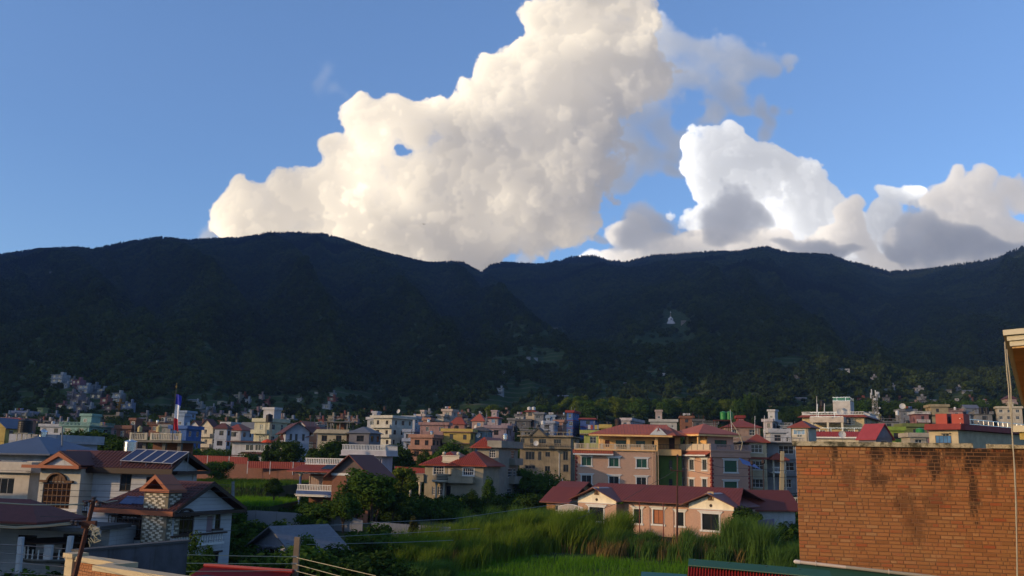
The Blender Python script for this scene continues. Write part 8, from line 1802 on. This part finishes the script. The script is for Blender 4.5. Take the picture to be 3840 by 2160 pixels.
    for k in range(7): z0, z1 = v.z*(.2+.11*k), v.z*(.2+.11*(k+1))-.1; q.face((v.x*.5-.5+.12*k, .1, z0), (v.x*.5+.3, .1, z0), (v.x*.5+.35, .15, z1), (v.x*.5-.4+.12*k, .1, z1))
    q.build('flags', plain('pale_cloth', (.34,.36,.34), .9), t)
    # steel antenna mast on a guy frame above the apartment roof
    a, c = P(2746, 1640, 168), P(2738, 1536, 168); q = MB(); q.tube(a, c, .06, .04, 6); setp(q.build('antenna_pole', TRIM), 'thin white pole beside the green tanks', 'pole')
    q = MB(); q.path([P(*k, 160) for k in ((2742, 1582), (2760, 1610), (2775, 1635), (2784, 1660), (2778, 1690))], .06, 6); setp(q.build('hose', CW), 'pale hose hanging over the apartment roof end', 'hose')
poles()
wire([(-20, 1885), (120, 1893), (252, 1893), (322, 1889)], (22, 23, 24, 24.3), 'cream cable sagging from the left edge to the rusty pole top', .016, CW)
wire([(352, 1874), (398, 1884), (440, 1877)], (24.3, 26, 28), 'white cable looping right from the rusty pole top', .014, CW)
wire([(-20, 1977), (60, 1981), (160, 1976), (272, 1965)], (21, 22, 23.5, 24.3), 'yellowish cable along the canopy, lower one', .018, CW)
wire([(-20, 1970), (60, 1976), (180, 1970), (262, 1960)], (21, 22, 23.5, 24.3), 'yellowish cable along the canopy, upper one', .014, CW)
for k, (y0, y1) in enumerate(((2040, 2058), (2073, 2090), (2108, 2125), (2145, 2160))): wire([(-20, y0), (120, (y0+y1)/2-1), (246, y1)], (18, 22, 26), 'thin fence wire across the lower left porch, number %s from the top' % ('one', 'two', 'three', 'four')[k], .007, GW)
for k, (y0, y1) in enumerate(((2080, 2088), (2112, 2114), (2143, 2139))): wire([(690, y0), (900, (y0+y1)/2+1), (1104, y1)], (31, 34, 38.2), 'pale wire from the shaded wall to the concrete pole, %s one' % ('upper', 'middle', 'lower')[k], .012, CW)
for k, (y0, y1, x1) in enumerate(((2090, 2160, 1410), (2116, 2165, 1290), (2141, 2162, 1190))): wire([(1108, y0), (x1, y1)], (38.2, 33), 'pale wire falling right from the concrete pole, %s one' % ('upper', 'middle', 'lower')[k], .012, CW)
for k, (y0, y1) in enumerate(((1812, 1818), (1838, 1842), (1860, 1866), (1884, 1930), (1936, 1950), (1975, 1990))): wire([(150, y0), (500, (y0+y1)/2+3), (880, y1)], (40, 42, 46), 'dark overhead wire crossing the clapboard house, %s from the top' % ('first', 'second', 'third', 'fourth', 'fifth', 'sixth')[k], .010, DARKC)
wire([(2165, 1945), (2300, 1893), (2330, 1880), (2541, 1760)], (90, 93, 94, 96), 'thin wire from the reeds up to the thin rusty pole', .02, DARKC)
wire([(2541, 1709), (2700, 1752), (3000, 1768)], (96, 100, 108), 'thin wire from the rusty pole across the apartment end', .02, DARKC)
wire([(2563, 1760), (2680, 1784), (3000, 1792)], (96, 100, 108), 'lower thin wire from the rusty pole across the apartment end', .02, DARKC)
wire([(1200, 1972), (1700, 1945), (2165, 1880)], (60, 72, 88), 'thin wire over the grey fence', .015, GW); wire([(1150, 2018), (1500, 2000), (1800, 1982)], (55, 62, 70), 'thin wire over the near reeds, upper', .012, GW); wire([(1150, 2042), (1500, 2034), (1700, 2026)], (55, 60, 66), 'thin wire over the near reeds, lower', .012, GW)
# ---------------------------------------------------------------- fences, gate, shed, other low things
def fence(label, pts, h, mat, pstep, rib, name='fence', postm=None, zf=None):
    """pts: (px, py_top, Y) along the top edge"""
    P3 = [P(*p) for p in pts]; t = thing(name, label, 'fence', (P3[0].x, P3[0].y, P3[0].z-h)); o = P3[0]-Vector((0, 0, h)); _f = []
    for a, b in zip(P3[:-1], P3[1:]):
        L = (b-a).length; n = max(1, round(L/pstep)); u = (b-a)/L
        for i in range(n):
            p0, p1 = a+u*(L*i/n)-o, a+u*(L*(i+1)/n)-o; q = MB(); m = max(2, int(L/n/rib)); nn = Vector((u.y, -u.x, 0))*.03; pr = None
            for k in range(m*2+1):
                s = p0.lerp(p1, k/(m*2))+nn*(1 if k % 2 else -1); 
                if pr is not None: q.face(pr-Vector((0, 0, h)), s-Vector((0, 0, h)), s, pr)
                pr = s
            q.build('fence_panel', mat, t); q = MB(); q.box(p0.x-.05, p0.y-.05, p0.z-h-1.0, p0.x+.05, p0.y+.05, p0.z+.03); q.build('post', postm or GREYM, t)
    return t
fence('grey corrugated metal fence running behind the shed, left stretch', [(875, 1916, 112), (960, 1914, 111), (1120, 1924, 108), (1320, 1939, 104), (1360, 1952, 103)], 1.6, plain('galvanised', (.20,.21,.23), .45, .3), 2.6, .16)
fence('grey corrugated metal fence left of the reeds, right stretch', [(1395, 1956, 102), (1590, 1971, 99), (1690, 1976, 97)], 1.5, plain('galvanised', (.20,.21,.23), .45, .3), 2.6, .16)
fence('red corrugated fence on a brick base, upper left stretch', [(700, 1706, 176), (860, 1711, 172), (930, 1716, 170)], 1.5, plain('red_sheet', (.20,.022,.018), .6), 4.5, .4, postm=TRIM)
fence('red corrugated fence on a brick base, lower right stretch', [(930, 1729, 166), (1100, 1733, 163), (1375, 1739, 160)], 1.2, plain('red_sheet', (.20,.022,.018), .6), 4.5, .4, postm=TRIM)
fence('short red fence left of the beige villa', [(1480, 1748, 165), (1595, 1756, 162)], 1.0, plain('red_sheet', (.20,.022,.018), .6), 3.0, .4)
def basewall(lb, pts, zb):
    P3 = [P(*p) for p in pts]; q = MB()
    for a, b in zip(P3[:-1], P3[1:]): q.prism([(a.x, a.y+.1, zb), (b.x, b.y+.1, zb), (b.x, b.y+.1, b.z), (a.x, a.y+.1, a.z)], (0, .4, 0))
    t = thing('boundary_wall', lb, 'wall', (0, 0, 0)); q.build('wall_face', brickmat((.20,.08,.05), (.26,.10,.07), (.14,.09,.07)), t)
basewall('dull red brick retaining wall below the red fence', [(700, 1736, 176), (930, 1740, 169), (1100, 1756, 163), (1375, 1763, 160)], 1.5)
H('small shed with grey tin gable roof overgrown by bushes', 958, 1108, 2040, 86, -48, 1, W(.34,.38,.46), D=4.6, roof='gy', rm=plain('weathered_tin', (.15,.16,.18), .6, 0, .4, 3), rise=1.7, ov=.7, rwin=False, win_every=9, fl=2.3)
H('orange plastered outbuilding with sloping red roof left of the low house', 2050, 2130, 1872, 126, -38, 1, paint((.42,.22,.10)), D=5, roof='gx', rm=ROOFR, rise=1.5, ov=.7, win_every=8, fl=3)
H('second outbuilding with red roof behind, next to the apartment quoins', 2085, 2160, 1842, 138, -30, 1, paint((.40,.22,.11)), D=6, roof='gx', rm=ROOFR, rise=1.3, ov=.7, win_every=8, fl=3)
def gate():
    a = P(2092, 1900, 112); t = thing('gate', 'white slatted metal gate with an arched top at the edge of the reeds', 'gate', (a.x, a.y, a.z-1.8), R(-38)); q = MB(); n = 22; W_ = 3.6
    for i in range(n): x = W_*i/n; hh = 1.75+.35*math.sin(math.pi*min(1, max(0, x/W_))); q = MB(); q.box(x, 0, 0, x+.11, .03, hh); q.build('slat', plain('white_slat', (.5,.47,.42), .6), t)
    q = MB()
    for i in range(n): x0, x1 = W_*i/n, W_*(i+1)/n; h0, h1 = 1.78+.35*math.sin(math.pi*x0/W_), 1.78+.35*math.sin(math.pi*x1/W_); q.tube((x0, .02, h0), (x1, .02, h1), .05, .05, 6, False)
    q.build('arch_rail', TRIM, t)
gate()
def misc():
    c = P(2790, 1735, 150); t = thing('tarpaulin', 'blue tarpaulin canopy beside the apartment end wall', 'tarpaulin', (c.x, c.y, 0)); q = MB(); q.face((-.2, 0, c.z-.2), (2.6, -.5, c.z-1.0), (2.2, 2.5, c.z-.1), (-.2, 2.5, c.z+.8)); q.build('sheet', plain('blue_tarp', (.06,.12,.32), .6), t)
    c = P(2880, 2000, 92); t = thing('tarpaulin', 'dark blue sheet standing among the reeds beside the brick wall', 'tarpaulin', (c.x, c.y, c.z)); q = MB(); q.prism([(-.9, 0, -2), (.6, -.2, -2), (.6, -.2, 1.4), (-.9, 0, 1.2)], (0, .2, 0)); q.build('sheet', plain('navy_tarp', (.02,.035,.14), .7), t)
    c = P(3000, 1880, 120); t = thing('white_bench', 'cream slatted low wall cut by the brick wall', 'fence', (c.x-2, c.y, c.z-1.2)); q = MB(); q.box(0, 0, 1.5, 4, .15, 1.7); q.box(0, 0, 0, 4, .15, .2); 
    for i in range(14): q.box(.28*i, .02, .2, .28*i+.12, .12, 1.5)
    q.build('slats', CREAMP, t)
    c = P(1590, 841, 140); t = thing('bird', 'tiny dark bird flying in front of the big cloud', 'bird', c, R(30)); q = MB(); n = 8
    prof = [(.0, -.14), (.035, -.08), (.05, 0), (.04, .07), (.015, .13), (.0, .15)]
    for (r0, y0), (r1, y1) in zip(prof[:-1], prof[1:]): q.tube((0, y0, 0), (0, y1, 0), max(r0, .004), max(r1, .004), 8, False)
    q.tube((0, .13, .01), (0, .19, .015), .026, .018, 8); q.tube((0, .19, .015), (0, .22, .01), .008, .002, 5); q.prism([(-.03, -.14, 0), (.03, -.14, 0), (.05, -.26, 0), (-.05, -.26, 0)], (0, 0, .01)); q.build('body', BLACKP, t)
    for s in (-1, 1): q = MB(); q.prism([(s*.03, .05, .01), (s*.22, .07, .10), (s*.42, -.06, .04), (s*.22, -.04, .09), (s*.03, -.06, .01)][::s], (0, 0, .008)); q.build('wing', BLACKP, t)
misc()
# rooftop odds and ends: aerials, rods and small poles standing on the far roofs
ra = random.Random(17)
for px, py, Y in ((1412, 1540, 302), (1660, 1528, 392), (1728, 1540, 400), (1868, 1548, 365), (2143, 1525, 360), (2155, 1530, 360), (2375, 1560, 300), (2480, 1560, 320), (2892, 1545, 300), (2980, 1580, 240), (3315, 1566, 290), (3475, 1540, 330), (3545, 1510, 330), (3700, 1560, 200), (1165, 1566, 240), (1180, 1568, 240), (1238, 1585, 225), (1310, 1570, 222), (1250, 1570, 226), (1745, 1600, 255), (1850, 1590, 270), (1865, 1575, 270), (1925, 1586, 158), (1956, 1620, 158), (2240, 1558, 350)):
    a = P(px, py+ra.uniform(20, 34), Y); c = P(px, py, Y); q = MB(); q.tube(a, c, .05*Y/220, .03*Y/220, 5); q.tube(c-Vector((.3, 0, .2)), c+Vector((.3, 0, -.2)), .02*Y/220, .02*Y/220, 4); q.tube(c-Vector((.2, 0, .5)), c+Vector((.2, 0, -.5)), .02*Y/220, .02*Y/220, 4); setp(q.build('aerial', GREYM), 'thin roof aerial in the skyline of the town', 'aerial', 'aerials on the town roofs')
zc_ = P(20, 1962, 64).z
H('small upper room with red tiled hip roof at the left edge above the porch canopy', -420, 132, 1936, 64, -10, 1, paint((.50, .50, .50)), D=4.0, roof='hip', rm=plain('old_red_tile', (.13, .035, .028), .7, 0, .45, 2), rise=1.3, ov=.7, base=zc_, rwin=False, win_every=30, slab=False, fl=1.2)
for nm, px, y0, y1 in (('white square porch post at the lower left, nearer the frame edge', 80, 2014, 2150), ('white square porch post beside the brick parapet pillar', 266, 2010, 2100)):
    a, c = P(px-12, y1, 58), P(px, y0, 58); v = c-a; q = MB(); q.prism([(-.14, -.14, 0), (.14, -.14, 0), (.14, .14, 0), (-.14, .14, 0)], v); o = q.build('porch_post', WHITEP); o.location = a; setp(o, nm, 'post')
